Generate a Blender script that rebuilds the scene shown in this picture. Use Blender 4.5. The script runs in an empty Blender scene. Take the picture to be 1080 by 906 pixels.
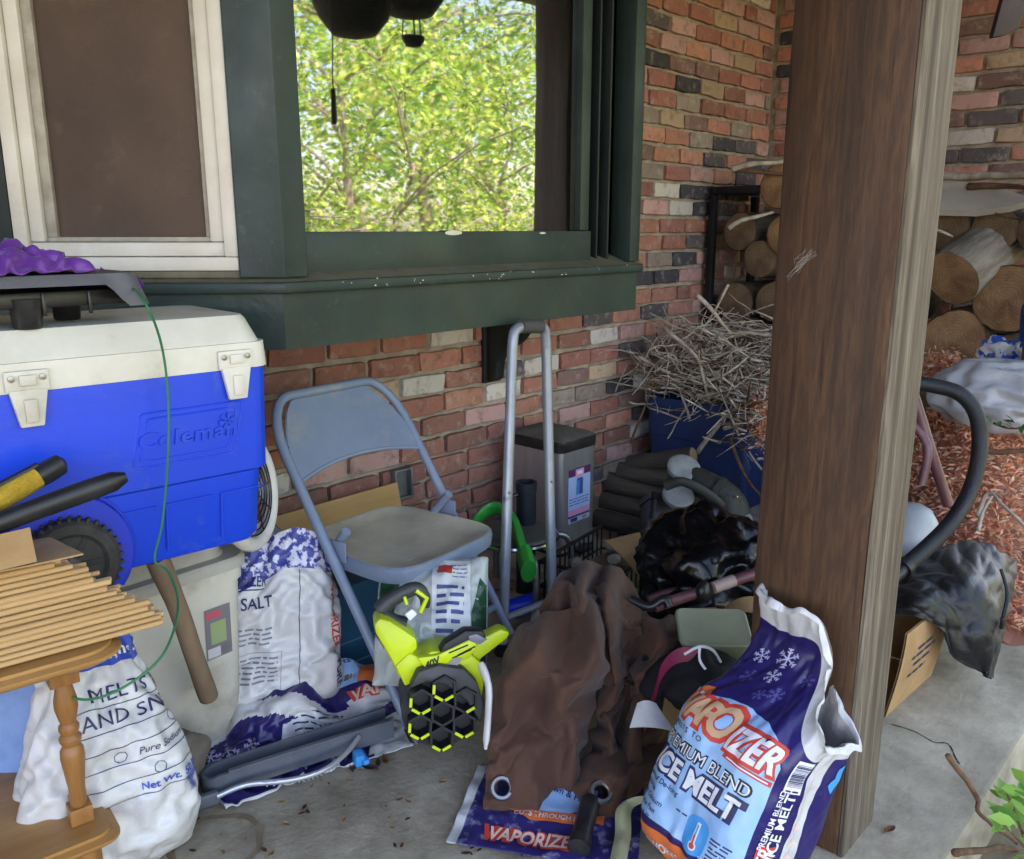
import bpy, bmesh, math, random, os
import numpy as np
from mathutils import Vector, Matrix, Quaternion, noise
S = bpy.context.scene
COL = S.collection
PI = math.pi
R = math.radians
rnd = random.Random(7)

# ---------------------------------------------------------------- camera geometry (metres; house wall along +X, yard towards -Y)
FPX, PITCH, YAW, EYE = 905.0, R(13.2), R(43.0), 1.2
FWD = Vector((math.cos(YAW), math.sin(YAW), 0)); RGT = Vector((math.sin(YAW), -math.cos(YAW), 0))
def ray(px, py):
    a = (px-540)/FPX; b = (453-py)/FPX
    f = math.cos(PITCH)+b*math.sin(PITCH); u = -math.sin(PITCH)+b*math.cos(PITCH)
    return FWD*f + RGT*a + Vector((0, 0, u))
O = Vector((0, 0, EYE))
def G(px, py, z=0.0):            # point of the photograph on the level z
    d = ray(px, py); return O + d*((z-EYE)/d.z)
def DP(px, py, dep):             # ... at a distance from the eye
    d = ray(px, py); return O + d*(dep/(d.x*FWD.x+d.y*FWD.y))
def PY(px, py, y):
    d = ray(px, py); return O + d*(y/d.y)
def PX(px, py, x):
    d = ray(px, py); return O + d*(x/d.x)

# ---------------------------------------------------------------- objects
def tag(o, label=None, cat=None, group=None, kind=None):
    if label: o['label'] = label
    if cat: o['category'] = cat
    if group: o['group'] = group
    if kind: o['kind'] = kind
    return o
def thing(name, label, cat, loc=(0, 0, 0), group=None, rot=None):
    o = bpy.data.objects.new(name, None); COL.objects.link(o)
    o.empty_display_size = .05
    o.location = loc
    if rot is not None: o.rotation_euler = rot
    return tag(o, label, cat, group)
def root_matrix(o):
    m = Matrix.LocRotScale(o.location, o.rotation_euler, o.scale)
    return root_matrix(o.parent) @ m if o.parent else m
def obj(name, me, mats, parent=None, world=True, sharp=40, smooth=True):
    """link mesh data as one object; 'world' coordinates are moved into the parent's frame"""
    if parent is not None and world:
        me.transform(root_matrix(parent).inverted())
    o = bpy.data.objects.new(name, me); COL.objects.link(o)
    if parent is not None: o.parent = parent
    if not isinstance(mats, (list, tuple)): mats = [mats]
    for m in mats: me.materials.append(m)
    if smooth and len(me.polygons):
        me.polygons.foreach_set('use_smooth', [True]*len(me.polygons))
        if sharp: me.set_sharp_from_angle(angle=R(sharp))
    return o

def frame_from(z, x=None):
    z = Vector(z).normalized()
    if x is None: x = Vector((1, 0, 0)) if abs(z.x) < .9 else Vector((0, 1, 0))
    x = Vector(x); x = (x - z*x.dot(z)).normalized(); y = z.cross(x)
    return Matrix((x, y, z)).transposed()
def M4(loc=(0, 0, 0), rot=(0, 0, 0)):
    from mathutils import Euler
    return Matrix.Translation(Vector(loc)) @ Euler(rot).to_matrix().to_4x4()
def fr4(loc, z, x=None):
    return Matrix.Translation(Vector(loc)) @ frame_from(z, x).to_4x4()

class MB:
    """collects shapes and links them as one mesh"""
    def __init__(s): s.bm = bmesh.new()
    def _tag(s, n0, mi):
        if mi:
            s.bm.faces.ensure_lookup_table()
            for f in s.bm.faces[n0:]: f.material_index = mi
    def _n(s): return len(s.bm.faces)
    def box(s, c, size, m=None, bevel=0, mi=0, seg=2):
        """box centred at c with size; m = optional matrix applied after"""
        t = bmesh.new(); bmesh.ops.create_cube(t, size=1)
        for v in t.verts: v.co = Vector((v.co.x*size[0], v.co.y*size[1], v.co.z*size[2]))
        if bevel: bmesh.ops.bevel(t, geom=t.edges[:], offset=bevel, segments=seg, affect='EDGES', profile=.5)
        mm = (m or Matrix()) @ Matrix.Translation(Vector(c))
        return s.join(t, mm, mi)
    def join(s, t, m=None, mi=0):
        vs = []
        for v in t.verts: vs.append(s.bm.verts.new((m @ v.co) if m else v.co))
        t.verts.index_update()
        for f in t.faces:
            try:
                nf = s.bm.faces.new([vs[v.index] for v in f.verts]); nf.material_index = mi or f.material_index
            except ValueError: pass
        t.free(); return s
    def raw(s, verts, faces, mi=0, m=None):
        vs = [s.bm.verts.new((m @ Vector(v)) if m else v) for v in verts]
        for f in faces:
            try: s.bm.faces.new([vs[i] for i in f]).material_index = mi
            except ValueError: pass
        return vs
    def tube(s, pts, r, n=10, caps=True, mi=0, closed=False, flat=1.0):
        pts = [Vector(p) for p in pts]; k = len(pts)
        rs = r if isinstance(r, (list, tuple)) else [r]*k
        rings = []; up = None
        for i, p in enumerate(pts):
            if closed: t = pts[(i+1) % k]-pts[i-1]
            else: t = pts[min(i+1, k-1)]-pts[max(i-1, 0)]
            t.normalize()
            if up is None:
                up = Vector((0, 0, 1)) if abs(t.z) < .9 else Vector((1, 0, 0))
            a = (up - t*up.dot(t)).normalized(); b = t.cross(a); up = a
            rings.append([s.bm.verts.new(p+(a*math.cos(q)+b*math.sin(q)*flat)*rs[i]) for q in [2*PI*j/n for j in range(n)]])
        for i in range(k if closed else k-1):
            A, B = rings[i], rings[(i+1) % k]
            for j in range(n):
                f = s.bm.faces.new((A[j], A[(j+1) % n], B[(j+1) % n], B[j])); f.material_index = mi
        if caps and not closed:
            f = s.bm.faces.new(rings[0][::-1]); f.material_index = mi
            f = s.bm.faces.new(rings[-1]); f.material_index = mi
        return s
    def lathe(s, prof, m=None, n=24, mi=0, cap=True):
        """profile [(r, z)...] turned about z"""
        m = m or Matrix(); rings = []
        for r, z in prof:
            rings.append([s.bm.verts.new(m @ Vector((r*math.cos(2*PI*j/n), r*math.sin(2*PI*j/n), z))) for j in range(n)])
        for A, B in zip(rings, rings[1:]):
            for j in range(n):
                f = s.bm.faces.new((A[j], A[(j+1) % n], B[(j+1) % n], B[j])); f.material_index = mi
        if cap:
            if prof[0][0] > 1e-5: s.bm.faces.new(rings[0][::-1]).material_index = mi
            if prof[-1][0] > 1e-5: s.bm.faces.new(rings[-1]).material_index = mi
        return s
    def prism(s, poly, th, m=None, bevel=0, mi=0):
        """2-D outline (x, y) extruded by th along z"""
        t = bmesh.new(); m = m or Matrix()
        lo = [t.verts.new((x, y, 0)) for x, y in poly]
        f = t.faces.new(lo)
        e = bmesh.ops.extrude_face_region(t, geom=[f])
        for v in [g for g in e['geom'] if isinstance(g, bmesh.types.BMVert)]: v.co.z += th
        bmesh.ops.recalc_face_normals(t, faces=t.faces[:])
        if bevel: bmesh.ops.bevel(t, geom=t.edges[:], offset=bevel, segments=2, affect='EDGES', profile=.5)
        return s.join(t, m, mi)
    def grid(s, fn, nu, nv, mi=0, mfn=None, close_u=False):
        vs = [[s.bm.verts.new(fn(i/nu, j/nv)) for j in range(nv+1)] for i in range(nu if close_u else nu+1)]
        for i in range(nu):
            for j in range(nv):
                i2 = (i+1) % len(vs)
                try:
                    f = s.bm.faces.new((vs[i][j], vs[i2][j], vs[i2][j+1], vs[i][j+1]))
                    f.material_index = mfn((i+.5)/nu, (j+.5)/nv) if mfn else mi
                except ValueError: pass
        return s
    def ico(s, c, r, sub=2, sc=(1, 1, 1), m=None, mi=0, disp=0, fq=3):
        t = bmesh.new(); bmesh.ops.create_icosphere(t, subdivisions=sub, radius=1)
        for v in t.verts:
            d = 1+disp*noise.noise(v.co*fq+Vector(c)*7) if disp else 1
            v.co = Vector((v.co.x*r*sc[0]*d, v.co.y*r*sc[1]*d, v.co.z*r*sc[2]*d))
        return s.join(t, Matrix.Translation(Vector(c)) @ (m or Matrix()), mi)
    def bez(s, poly, *a, **k): return s
    def mesh(s, name, recalc=True):
        if recalc: bmesh.ops.recalc_face_normals(s.bm, faces=s.bm.faces[:])
        me = bpy.data.meshes.new(name); s.bm.to_mesh(me); s.bm.free(); return me
    def build(s, name, mats, parent=None, sharp=40, world=True, smooth=True, recalc=True):
        return obj(name, s.mesh(name, recalc), mats, parent, world, sharp, smooth)

def curve(pts, n=8, closed=False):
    """Catmull-Rom through points"""
    P = [Vector(p) for p in pts]; out = []; k = len(P)
    for i in range(k if closed else k-1):
        if closed: a, b, c, d = P[i-1], P[i], P[(i+1) % k], P[(i+2) % k]
        else: a, b, c, d = P[max(i-1, 0)], P[i], P[i+1], P[min(i+2, k-1)]
        for j in range(n):
            t = j/n
            out.append(.5*((2*b)+(c-a)*t+(2*a-5*b+4*c-d)*t*t+(3*b-a-3*c+d)*t**3))
    if not closed: out.append(P[-1])
    return out
def rrect(w, h, r, n=4):
    """rounded rectangle outline centred on 0"""
    o = []
    for cx, cy, a0 in ((w/2-r, h/2-r, 0), (-w/2+r, h/2-r, 90), (-w/2+r, -h/2+r, 180), (w/2-r, -h/2+r, 270)):
        for i in range(n+1):
            a = R(a0+90*i/n); o.append((cx+r*math.cos(a), cy+r*math.sin(a)))
    return o

def fbm(p, oct=4): 
    return noise.fractal(Vector(p), 1.0, 2.0, oct)
def ridged(p, oct=3):
    v = 0; a = 1; p = Vector(p); t = 0
    for i in range(oct):
        v += a*(1-abs(noise.noise(p))*2); t += a; a *= .5; p = p*2.07+Vector((3.1, 1.7, 5.2))
    return v/t

# ---------------------------------------------------------------- materials
MATS = {}
def lin(c):
    return tuple(((v/255)/12.92 if v/255 <= .04045 else ((v/255+.055)/1.055)**2.4) for v in c)
def mat(name, col, rough=.6, col2=None, scale=12, detail=6, bump=0, bscale=None, metal=0, stretch=None, dirt=None, dirt_scale=4, dirt_amt=.5, dirt_cut=.5,
        spec=.5, trans=0, alpha=1, coat=0, rvar=0, attr=None, sheen=0, lo=.35, hi=.65, world=False, bdist=.01, ior=1.45, sss=0):
    """procedural surface: two tones by noise, optional dirt patches, roughness change and bump"""
    m = bpy.data.materials.new(name); m.use_nodes = True; nt = m.node_tree; N = nt.nodes; L = nt.links
    b = N['Principled BSDF']; b.inputs['Roughness'].default_value = rough; b.inputs['Metallic'].default_value = metal
    b.inputs['Specular IOR Level'].default_value = spec; b.inputs['IOR'].default_value = ior
    b.inputs['Transmission Weight'].default_value = trans; b.inputs['Alpha'].default_value = alpha
    b.inputs['Coat Weight'].default_value = coat; b.inputs['Sheen Weight'].default_value = sheen
    if sss:
        b.inputs['Subsurface Weight'].default_value = sss; b.inputs['Subsurface Scale'].default_value = .01
    tc = N.new('ShaderNodeTexCoord'); mp = N.new('ShaderNodeMapping')
    if world:
        g = N.new('ShaderNodeNewGeometry'); L.new(g.outputs['Position'], mp.inputs['Vector'])
    else: L.new(tc.outputs['Object'], mp.inputs['Vector'])
    if stretch: mp.inputs['Scale'].default_value = stretch
    def nz(sc, det=detail, vec=None, rough_=.6):
        n = N.new('ShaderNodeTexNoise'); n.inputs['Scale'].default_value = sc; n.inputs['Detail'].default_value = det
        n.inputs['Roughness'].default_value = rough_
        L.new(vec or mp.outputs['Vector'], n.inputs['Vector']); return n
    def ramp(src, a, bb):
        r = N.new('ShaderNodeMapRange'); r.inputs['From Min'].default_value = a; r.inputs['From Max'].default_value = bb
        L.new(src, r.inputs['Value']); return r.outputs['Result']
    def mix(f, c1, c2, blend='MIX'):
        x = N.new('ShaderNodeMix'); x.data_type = 'RGBA'; x.blend_type = blend
        if isinstance(f, float): x.inputs[0].default_value = f
        else: L.new(f, x.inputs[0])
        for i, c in ((6, c1), (7, c2)):
            if isinstance(c, tuple): x.inputs[i].default_value = (*c, 1)
            else: L.new(c, x.inputs[i])
        return x.outputs[2]
    base = col
    if attr:
        a = N.new('ShaderNodeAttribute'); a.attribute_name = attr; base = a.outputs['Color']
    n1 = nz(scale)
    if col2 is not None:
        base = mix(ramp(n1.outputs['Fac'], lo, hi), base, col2 if not attr else col2)
    if dirt is not None:
        n2 = nz(dirt_scale, 8, rough_=.7)
        f = ramp(n2.outputs['Fac'], dirt_cut, dirt_cut+.22)
        mm = N.new('ShaderNodeMath'); mm.operation = 'MULTIPLY'; mm.inputs[1].default_value = dirt_amt; L.new(f, mm.inputs[0])
        base = mix(mm.outputs[0], base, dirt)
    if isinstance(base, tuple): b.inputs['Base Color'].default_value = (*base, 1)
    else: L.new(base, b.inputs['Base Color'])
    if rvar:
        n3 = nz(scale*.7, 5)
        r = N.new('ShaderNodeMapRange'); r.inputs['To Min'].default_value = max(0, rough-rvar); r.inputs['To Max'].default_value = min(1, rough+rvar)
        r.inputs['From Min'].default_value = .3; r.inputs['From Max'].default_value = .7
        L.new(n3.outputs['Fac'], r.inputs['Value']); L.new(r.outputs['Result'], b.inputs['Roughness'])
    if bump:
        n4 = nz(bscale or scale*3, 8)
        bp = N.new('ShaderNodeBump'); bp.inputs['Strength'].default_value = bump; bp.inputs['Distance'].default_value = bdist
        L.new(n4.outputs['Fac'], bp.inputs['Height']); L.new(bp.outputs['Normal'], b.inputs['Normal'])
    MATS[name] = m
    return m
def plain(name, col, rough=.5, **k): return mat(name, col, rough, **k)

# ---------------------------------------------------------------- lettering
_TXT = {}
def text_tris(s, bold=0.0, shear=0.0, sp=1.0):
    """flat letters, cap height about 1, as (verts2d, tris); baseline at y 0, centred in x"""
    key = (s, bold, shear, sp)
    if key in _TXT: return _TXT[key]
    cu = bpy.data.curves.new('t', 'FONT'); cu.body = s; cu.size = 1.38; cu.offset = bold; cu.shear = shear; cu.resolution_u = 3
    cu.space_character = sp; cu.align_x = 'CENTER'
    o = bpy.data.objects.new('t', cu); COL.objects.link(o)
    dg = bpy.context.evaluated_depsgraph_get(); me = o.evaluated_get(dg).to_mesh()
    bm = bmesh.new(); bm.from_mesh(me); bmesh.ops.triangulate(bm, faces=bm.faces[:])
    bm.verts.index_update()
    v = [(p.co.x, p.co.y) for p in bm.verts]; f = [tuple(q.index for q in fc.verts) for fc in bm.faces]
    bm.free(); o.evaluated_get(dg).to_mesh_clear(); bpy.data.objects.remove(o); bpy.data.curves.remove(cu)
    _TXT[key] = (v, f); return v, f
class Print:
    """flat marks (letters, patches, lines) laid on a surface given by fn(u, v, lift) -> point"""
    def __init__(s, fn, maxe=.02, k=1.0): s.fn = fn; s.bm = bmesh.new(); s.maxe = maxe; s.k = k
    def add(s, v2, faces, mi, lift):
        t = bmesh.new(); vs = [t.verts.new((x, y, 0)) for x, y in v2]
        for f in faces:
            try: t.faces.new([vs[i] for i in f])
            except ValueError: pass
        bmesh.ops.triangulate(t, faces=t.faces[:])
        for _ in range(6):
            es = [e for e in t.edges if e.calc_length() > s.maxe]
            if not es: break
            bmesh.ops.subdivide_edges(t, edges=es, cuts=1, use_grid_fill=False)
            bmesh.ops.triangulate(t, faces=t.faces[:])
        t.verts.index_update()
        w = [s.bm.verts.new(s.fn(q.co.x, q.co.y, lift*s.k)) for q in t.verts]
        for f in t.faces:
            try: s.bm.faces.new([w[q.index] for q in f.verts]).material_index = mi
            except ValueError: pass
        t.free()
    def text(s, txt, u, v, h, mi=0, rot=0, bold=0, shear=0, lift=.0012, wide=1.0, left=False, sp=1.0, arc=None):
        vv, ff = text_tris(txt, bold, shear, sp)
        if not vv: return s
        if left:
            x0 = min(p[0] for p in vv); vv = [(x-x0, y) for x, y in vv]
        c, q = math.cos(rot), math.sin(rot)
        pts = []
        for x, y in vv:
            x *= wide
            if arc: y += arc*x*x
            pts.append((u+h*(x*c-y*q), v+h*(x*q+y*c)))
        s.add(pts, ff, mi, lift); return s
    def poly(s, pts, mi=0, lift=.0006): s.add(pts, [tuple(range(len(pts)))], mi, lift); return s
    def rect(s, u0, v0, u1, v1, mi=0, lift=.0006): return s.poly([(u0, v0), (u1, v0), (u1, v1), (u0, v1)], mi, lift)
    def line(s, a, b, w, mi=0, lift=.0008):
        a = Vector(a); b = Vector(b); d = (b-a).normalized(); n = Vector((-d.y, d.x))*w/2
        return s.poly([tuple(a-n), tuple(b-n), tuple(b+n), tuple(a+n)], mi, lift)
    def flake(s, u, v, r, mi=0, lift=.0008, a0=0, w=.1):
        for k in range(6):
            a = a0+k*PI/3; d = Vector((math.cos(a), math.sin(a))); c = Vector((u, v))
            s.line(c, c+d*r, r*w, mi, lift)
            for t in (.5, .78):
                for sg in (-1, 1):
                    e = Vector((math.cos(a+sg*.9), math.sin(a+sg*.9)))
                    s.line(c+d*r*t, c+d*r*t+e*r*.3, r*w*.8, mi, lift+.0002)
        return s
    def bars(s, u0, v0, u1, v1, mi=0, n=22, vert=True, lift=.0012, seed=1):
        r = random.Random(seed); x = 0
        while x < 1:
            w = r.choice((.015, .03, .05)); 
            if x+w > 1: break
            if vert: s.rect(u0+(u1-u0)*x, v0, u0+(u1-u0)*(x+w), v1, mi, lift)
            else: s.rect(u0, v0+(v1-v0)*x, u1, v0+(v1-v0)*(x+w), mi, lift)
            x += w+r.choice((.015, .025, .04))
        return s
    def scribble(s, u0, v, u1, h, mi=0, seed=0, lift=.0009):
        """a row of small unreadable words"""
        r = random.Random(seed); x = u0
        while x < u1:
            w = h*r.uniform(1.2, 4)
            x2 = min(u1, x+w)
            s.rect(x, v, x2, v+h*.55, mi, lift); x = x2+h*.7
        return s
    def build(s, name, mats, parent): 
        me = bpy.data.meshes.new(name); s.bm.to_mesh(me); s.bm.free()
        return obj(name, me, mats, parent, True, 0)

# filled sack: rounded slab cross-sections, arc-length round it
class Sack:
    def __init__(s, w, d, h, M, top='flat', lean=None, n=4.0, seed=0, wr=.006, wscale=9, thick=None, width=None, sway=None):
        s.P = 2*(w+d)*.93; s.w, s.d, s.h, s.M, s.seed, s.wr, s.ws = w, d, h, M, seed, wr, wscale
        s.thick = thick or (lambda b: min(1, math.sin(min(b/.16, 1)*PI/2)**.6*1.0)*min(1, ((1-b)/.3)**.6 if b < 1 else 0)+.02)
        s.width = width or (lambda b: 1.0)
        s.sway = sway or (lambda b: (0, 0)); s.n = n; s._c = {}
    def ring(s, b):
        k = round(b, 4)
        if k in s._c: return s._c[k]
        th = np.linspace(0, 2*PI, 181); e = 2/s.n
        c, q = np.cos(th), np.sin(th)
        x = s.w/2*s.width(b)*np.sign(q)*np.abs(q)**e
        y = -s.d/2*s.thick(b)*np.sign(c)*np.abs(c)**e
        L = np.concatenate([[0], np.cumsum(np.hypot(np.diff(x), np.diff(y)))])
        s._c[k] = (x, y, L); return s._c[k]
    def raw(s, a, b):
        """a in 0..1 round the sack (0 = middle of the front, .5 = middle of the back), b 0..1 up"""
        a = a % 1.0; x, y, L = s.ring(b); t = a*L[-1]
        X = float(np.interp(t, L, x)); Y = float(np.interp(t, L, y))
        sx, sy = s.sway(b)
        return Vector((X+sx, Y+sy, b*s.h))
    def pt(s, a, b, lift=0):
        b = min(max(b, 0), 1)
        p = s.raw(a, b); e = .004
        t1 = s.raw(a+e, b)-s.raw(a-e, b); t2 = s.raw(a, min(b+.01, 1))-s.raw(a, max(b-.01, 0))
        n = t1.cross(t2)
        n = n.normalized() if n.length > 1e-9 else Vector((0, -1, 0))
        q = Vector((math.cos(a*2*PI)*1.2, math.sin(a*2*PI)*1.2, b*1.6))*s.ws/4+Vector((s.seed*3.7, 0, s.seed))
        k = s.wr*(ridged(q, 3)*.9+.5*noise.noise(q*.45)*2)
        g = Vector((0, 0, 1)); 
        return s.M @ (p+n*(k+lift))
    def front(s, u, v, lift=0):
        """metres from the middle of the front, metres up the sheet"""
        L = s.ring(min(max(v/s.h, 0), 1))[2][-1]
        return s.pt(u/L, v/s.h, lift)
def relax(items, frames=16):
    """let sheets buckle like cloth: each keeps loosely to its shape while it gains a little length; items: (coords, faces, grow, hold, bend)"""
    obs = []
    fl = MB(); fl.box((1.5, 1.2, -.05), (6, 4, .1)); fo = fl.build('c', []); fo.modifiers.new('c', 'COLLISION'); fo.collision.thickness_outer = .003
    for co, F, grow, hold, bend in items:
        me = bpy.data.meshes.new('c'); me.from_pydata([tuple(c) for c in co], [], F); o = bpy.data.objects.new('c', me); COL.objects.link(o); obs.append(o)
        g = o.vertex_groups.new(name='p'); g.add(list(range(len(co))), hold, 'REPLACE')
        md = o.modifiers.new('cloth', 'CLOTH'); s = md.settings; k = md.collision_settings
        s.quality = 6; s.mass = .2; s.air_damping = 3; s.tension_stiffness = s.compression_stiffness = 25; s.shear_stiffness = 15; s.bending_stiffness = bend
        s.tension_damping = s.compression_damping = 10; s.bending_damping = 1; s.shrink_min = -grow; s.vertex_group_mass = 'p'; s.pin_stiffness = 1
        k.distance_min = .003; md.point_cache.frame_end = frames+1
    S.frame_start, S.frame_end = 1, frames+1
    for f in range(1, frames+1): S.frame_set(f)
    dg = bpy.context.evaluated_depsgraph_get(); out = []
    for o in obs:
        me = o.evaluated_get(dg).data; a = np.empty(len(me.vertices)*3, dtype=np.float32); me.vertices.foreach_get('co', a); out.append(a.reshape(-1, 3).copy())
    for o in obs+[fo]:
        me = o.data; bpy.data.objects.remove(o); bpy.data.meshes.remove(me)
    S.frame_set(1); return out
def quads(nu, nv, wrap=False):
    n = nu if wrap else nu+1
    return [(i*(nv+1)+j, ((i+1) % n)*(nv+1)+j, ((i+1) % n)*(nv+1)+j+1, i*(nv+1)+j+1) for i in range(nu) for j in range(nv)]
def cubic(A, k, axis, wrap=False):
    """Catmull-Rom refinement of an array along one axis"""
    A = np.moveaxis(A, axis, 0); n = len(A); 
    if wrap: B = np.concatenate([A[-1:], A, A[:2]]); segs = n
    else: B = np.concatenate([2*A[:1]-A[1:2], A, 2*A[-1:]-A[-2:-1]]); segs = n-1
    out = []
    for i in range(segs):
        a, b, c, d = B[i], B[i+1], B[i+2], B[i+3]
        for m in range(k):
            t = m/k; out.append(.5*((2*b)+(c-a)*t+(2*a-5*b+4*c-d)*t*t+(3*b-a-3*c+d)*t**3))
    if not wrap: out.append(A[-1])
    return np.moveaxis(np.array(out), 0, axis)
def finer(co, nu, nv, k, wrap=False):
    A = np.asarray(co).reshape(nu if wrap else nu+1, nv+1, 3); A = cubic(cubic(A, k, 0, wrap), k, 1); return A
class SoftSack:
    """a Sack's skin after buckling; pt(a, v) on the skin, front(u, v) in metres for print"""
    def __init__(s, sk, rim=1.0, nu=60, nv=48, grow=.07, hold=.45, bend=.6, frames=14, k=3):
        s.sk = sk; s.rim = rim if callable(rim) else (lambda u: rim)
        co = [tuple(sk.pt(i/nu+.5, j/nv*s.rim(i/nu+.5))) for i in range(nu) for j in range(nv+1)]
        co, = relax([(co, quads(nu, nv, True), grow, hold, bend)], frames)
        A = finer(co, nu, nv, k, True); s.A = np.concatenate([A, A[:1]]); s.nu, s.nv = nu*k, nv*k
        s.fn = sheet_fn(s.A, s.nu, s.nv); c = s.A.mean((0, 1)); p = s.fn(.5, .4); s.sg = 1 if (s.fn(.5, .4, .01)-p).dot(p-Vector(c)) > 0 else -1
    def pt(s, a, v, lift=0): return s.fn((a+.5) % 1.0, v, lift*s.sg)
    def front(s, u, v, lift=0):
        b = min(max(v/s.sk.h, 0), 1); L = s.sk.ring(b)[2][-1]; a = u/L
        return s.pt(a, min(b/s.rim(a), 1), lift)
    def build(s, name, mats, parent, mfn=None):
        V = s.A[:-1].reshape(-1, 3); F = quads(s.nu, s.nv, True); me = bpy.data.meshes.new(name); me.from_pydata([tuple(c) for c in V], [], F)
        if mfn: me.polygons.foreach_set('material_index', [mfn((i+.5)/s.nu-.5, (j+.5)/s.nv) for i in range(s.nu) for j in range(s.nv)])
        bm = bmesh.new(); bm.from_mesh(me); bmesh.ops.recalc_face_normals(bm, faces=bm.faces[:]); bm.to_mesh(me); bm.free()
        return obj(name, me, mats, parent, True, 0)
def sheet_fn(co, nu, nv):
    """bilinear surface through a (nu+1)x(nv+1) array of points; u, v in 0..1"""
    co = np.asarray(co).reshape(nu+1, nv+1, 3)
    d1 = np.gradient(co, axis=0); d2 = np.gradient(co, axis=1); nn = np.cross(d1, d2)
    nn /= (np.linalg.norm(nn, axis=2, keepdims=True)+1e-9)
    def fn(u, v, lift=0):
        x = min(max(u, 0), .99999)*nu; y = min(max(v, 0), .99999)*nv; i, j = int(x), int(y); a, b = x-i, y-j
        def bl(A): return (A[i, j]*(1-a)+A[i+1, j]*a)*(1-b)+(A[i, j+1]*(1-a)+A[i+1, j+1]*a)*b
        return Vector(bl(co)+bl(nn)*lift)
    return fn
# ================================================================ SETTING
WY, BX, FY = 2.3, 4.5, 1.70          # main wall plane, back wall plane, front of the bay
CX, RX = 1.07, 2.44                  # bay corners
m_conc = mat('concrete', lin((176, 164, 142)), .9, lin((142, 131, 112)), 7, 10, bump=.5, bscale=60, dirt=lin((92, 78, 58)), dirt_scale=3.4, dirt_amt=.7, dirt_cut=.5, world=True, bdist=.006)
m_soil = mat('yard_soil', lin((128, 112, 90)), .95, lin((110, 108, 78)), 1.2, 10, bump=.8, bscale=14, world=True)
m_leafl = mat('dry_leaf', lin((124, 88, 58)), .8, lin((160, 120, 84)), 30)

mb = MB(); mb.box((3.0, .0+(2.3+.36)/2-.0, -.1), (14, 2.3-.36, .2), bevel=.012)
slab = mb.build('porch_floor', m_conc); tag(slab, kind='structure')
def soil(u, v):
    x = -60+140*u; y = .372-90*v*v
    return Vector((x, y, -.17+.05*fbm((x*.6, y*.6, 0))*(1 if v > .02 else .2)))
mb = MB(); mb.grid(soil, 90, 60)
tag(mb.build('ground', m_soil), kind='structure')

# ---------------------------------------------------------------- bricks
PAL = [((176, 120, 104), 22), ((186, 130, 108), 14), ((158, 104, 92), 14), ((130, 100, 92), 13), ((92, 84, 84), 13), ((66, 65, 70), 9), ((184, 156, 128), 7), ((206, 196, 186), 9), ((188, 146, 138), 18), ((150, 134, 122), 9)]
PC = [p for p, w in PAL for _ in range(w)]
m_brick = mat('reclaimed_brick', (.3, .15, .1), .9, attr='Col', col2=lin((92, 70, 62)), scale=26, lo=.52, hi=.85, dirt=lin((196, 182, 168)), dirt_scale=21, dirt_amt=.6, dirt_cut=.53, bump=.55, bscale=70, world=True, bdist=.006)
m_mortar = mat('mortar', lin((178, 164, 146)), .95, lin((146, 132, 116)), 14, bump=.7, bscale=90, world=True)
m_brick['mortar'] = 1
def brick_template():
    t = bmesh.new(); bmesh.ops.create_cube(t, size=1)
    for ax, c in ((0, 3), (2, 1)):
        es = [e for e in t.edges if abs((e.verts[0].co-e.verts[1].co)[ax]) > .5]
        bmesh.ops.subdivide_edges(t, edges=es, cuts=c, use_grid_fill=True)
    es = [e for e in t.edges if len(e.link_faces) == 2 and e.calc_face_angle(0) > 1]
    bmesh.ops.bevel(t, geom=es, offset=.05, segments=1, affect='EDGES')
    bk = [f for f in t.faces if f.calc_center_median().y > .45]
    bmesh.ops.delete(t, geom=bk, context='FACES')
    t.verts.index_update()
    v = [p.co.copy() for p in t.verts]; f = [[q.index for q in fc.verts] for fc in t.faces]; t.free(); return v, f
TV, TF = brick_template()
def brick_field(M, x0, x1, z0, z1, seed, skip=None, course=.0795, length=.218, warm=None):
    """M maps wall-local (along, out is -y, up) to the world"""
    r = random.Random(seed); V = []; F = []; C = []
    nz = int((z1-z0)/course); joint = .0165
    for k in range(nz):
        x = x0-(length/2 if k % 2 else 0)+r.uniform(-.025, .025); zc = z0+(k+.5)*course+r.uniform(-.002, .002)
        while x < x1:
            L = length*r.choice((1, 1, 1, .96, 1.03, .52 if r.random() < .25 else 1)); a, b = max(x, x0), min(x+L, x1); x += L
            if b-a < .03 or (skip and skip((a+b)/2, zc)): continue
            col = r.choice(PC)
            if warm and r.random() < warm((a+b)/2, zc): col = r.choice(((168, 114, 96), (176, 122, 100), (160, 106, 90), (146, 100, 86)))
            k2 = r.uniform(.82, 1.12); c = tuple(min(.8, q*k2) for q in lin(col))
            dim = Vector((b-a-joint, .05, course-joint)); ce = Vector(((a+b)/2, .018+r.uniform(-.004, .004), zc))
            tilt = r.uniform(-.012, .012); n0 = len(V); so = Vector((r.uniform(0, 99), r.uniform(0, 99), 0))
            for p in TV:
                q = Vector((p.x*dim.x, p.y*dim.y, p.z*dim.z)); 
                q += noise.noise_vector(q*40+so)*.005+noise.noise_vector(q*12+so)*.005
                q = Vector((q.x-q.z*tilt, q.y, q.z+q.x*tilt))
                V.append(M @ (ce+q)); C.append((*c, 1))
            F += [[n0+i for i in f] for f in TF]
    me = bpy.data.meshes.new('bricks'); me.from_pydata(V, [], F); me.update()
    at = me.color_attributes.new('Col', 'FLOAT_COLOR', 'POINT'); at.data.foreach_set('color', np.array(C, dtype=np.float32).ravel())
    return me
mw = thing('brick_wall', 'long brick house wall carrying the green bay window', 'wall', (2.4, WY, 0))
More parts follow.
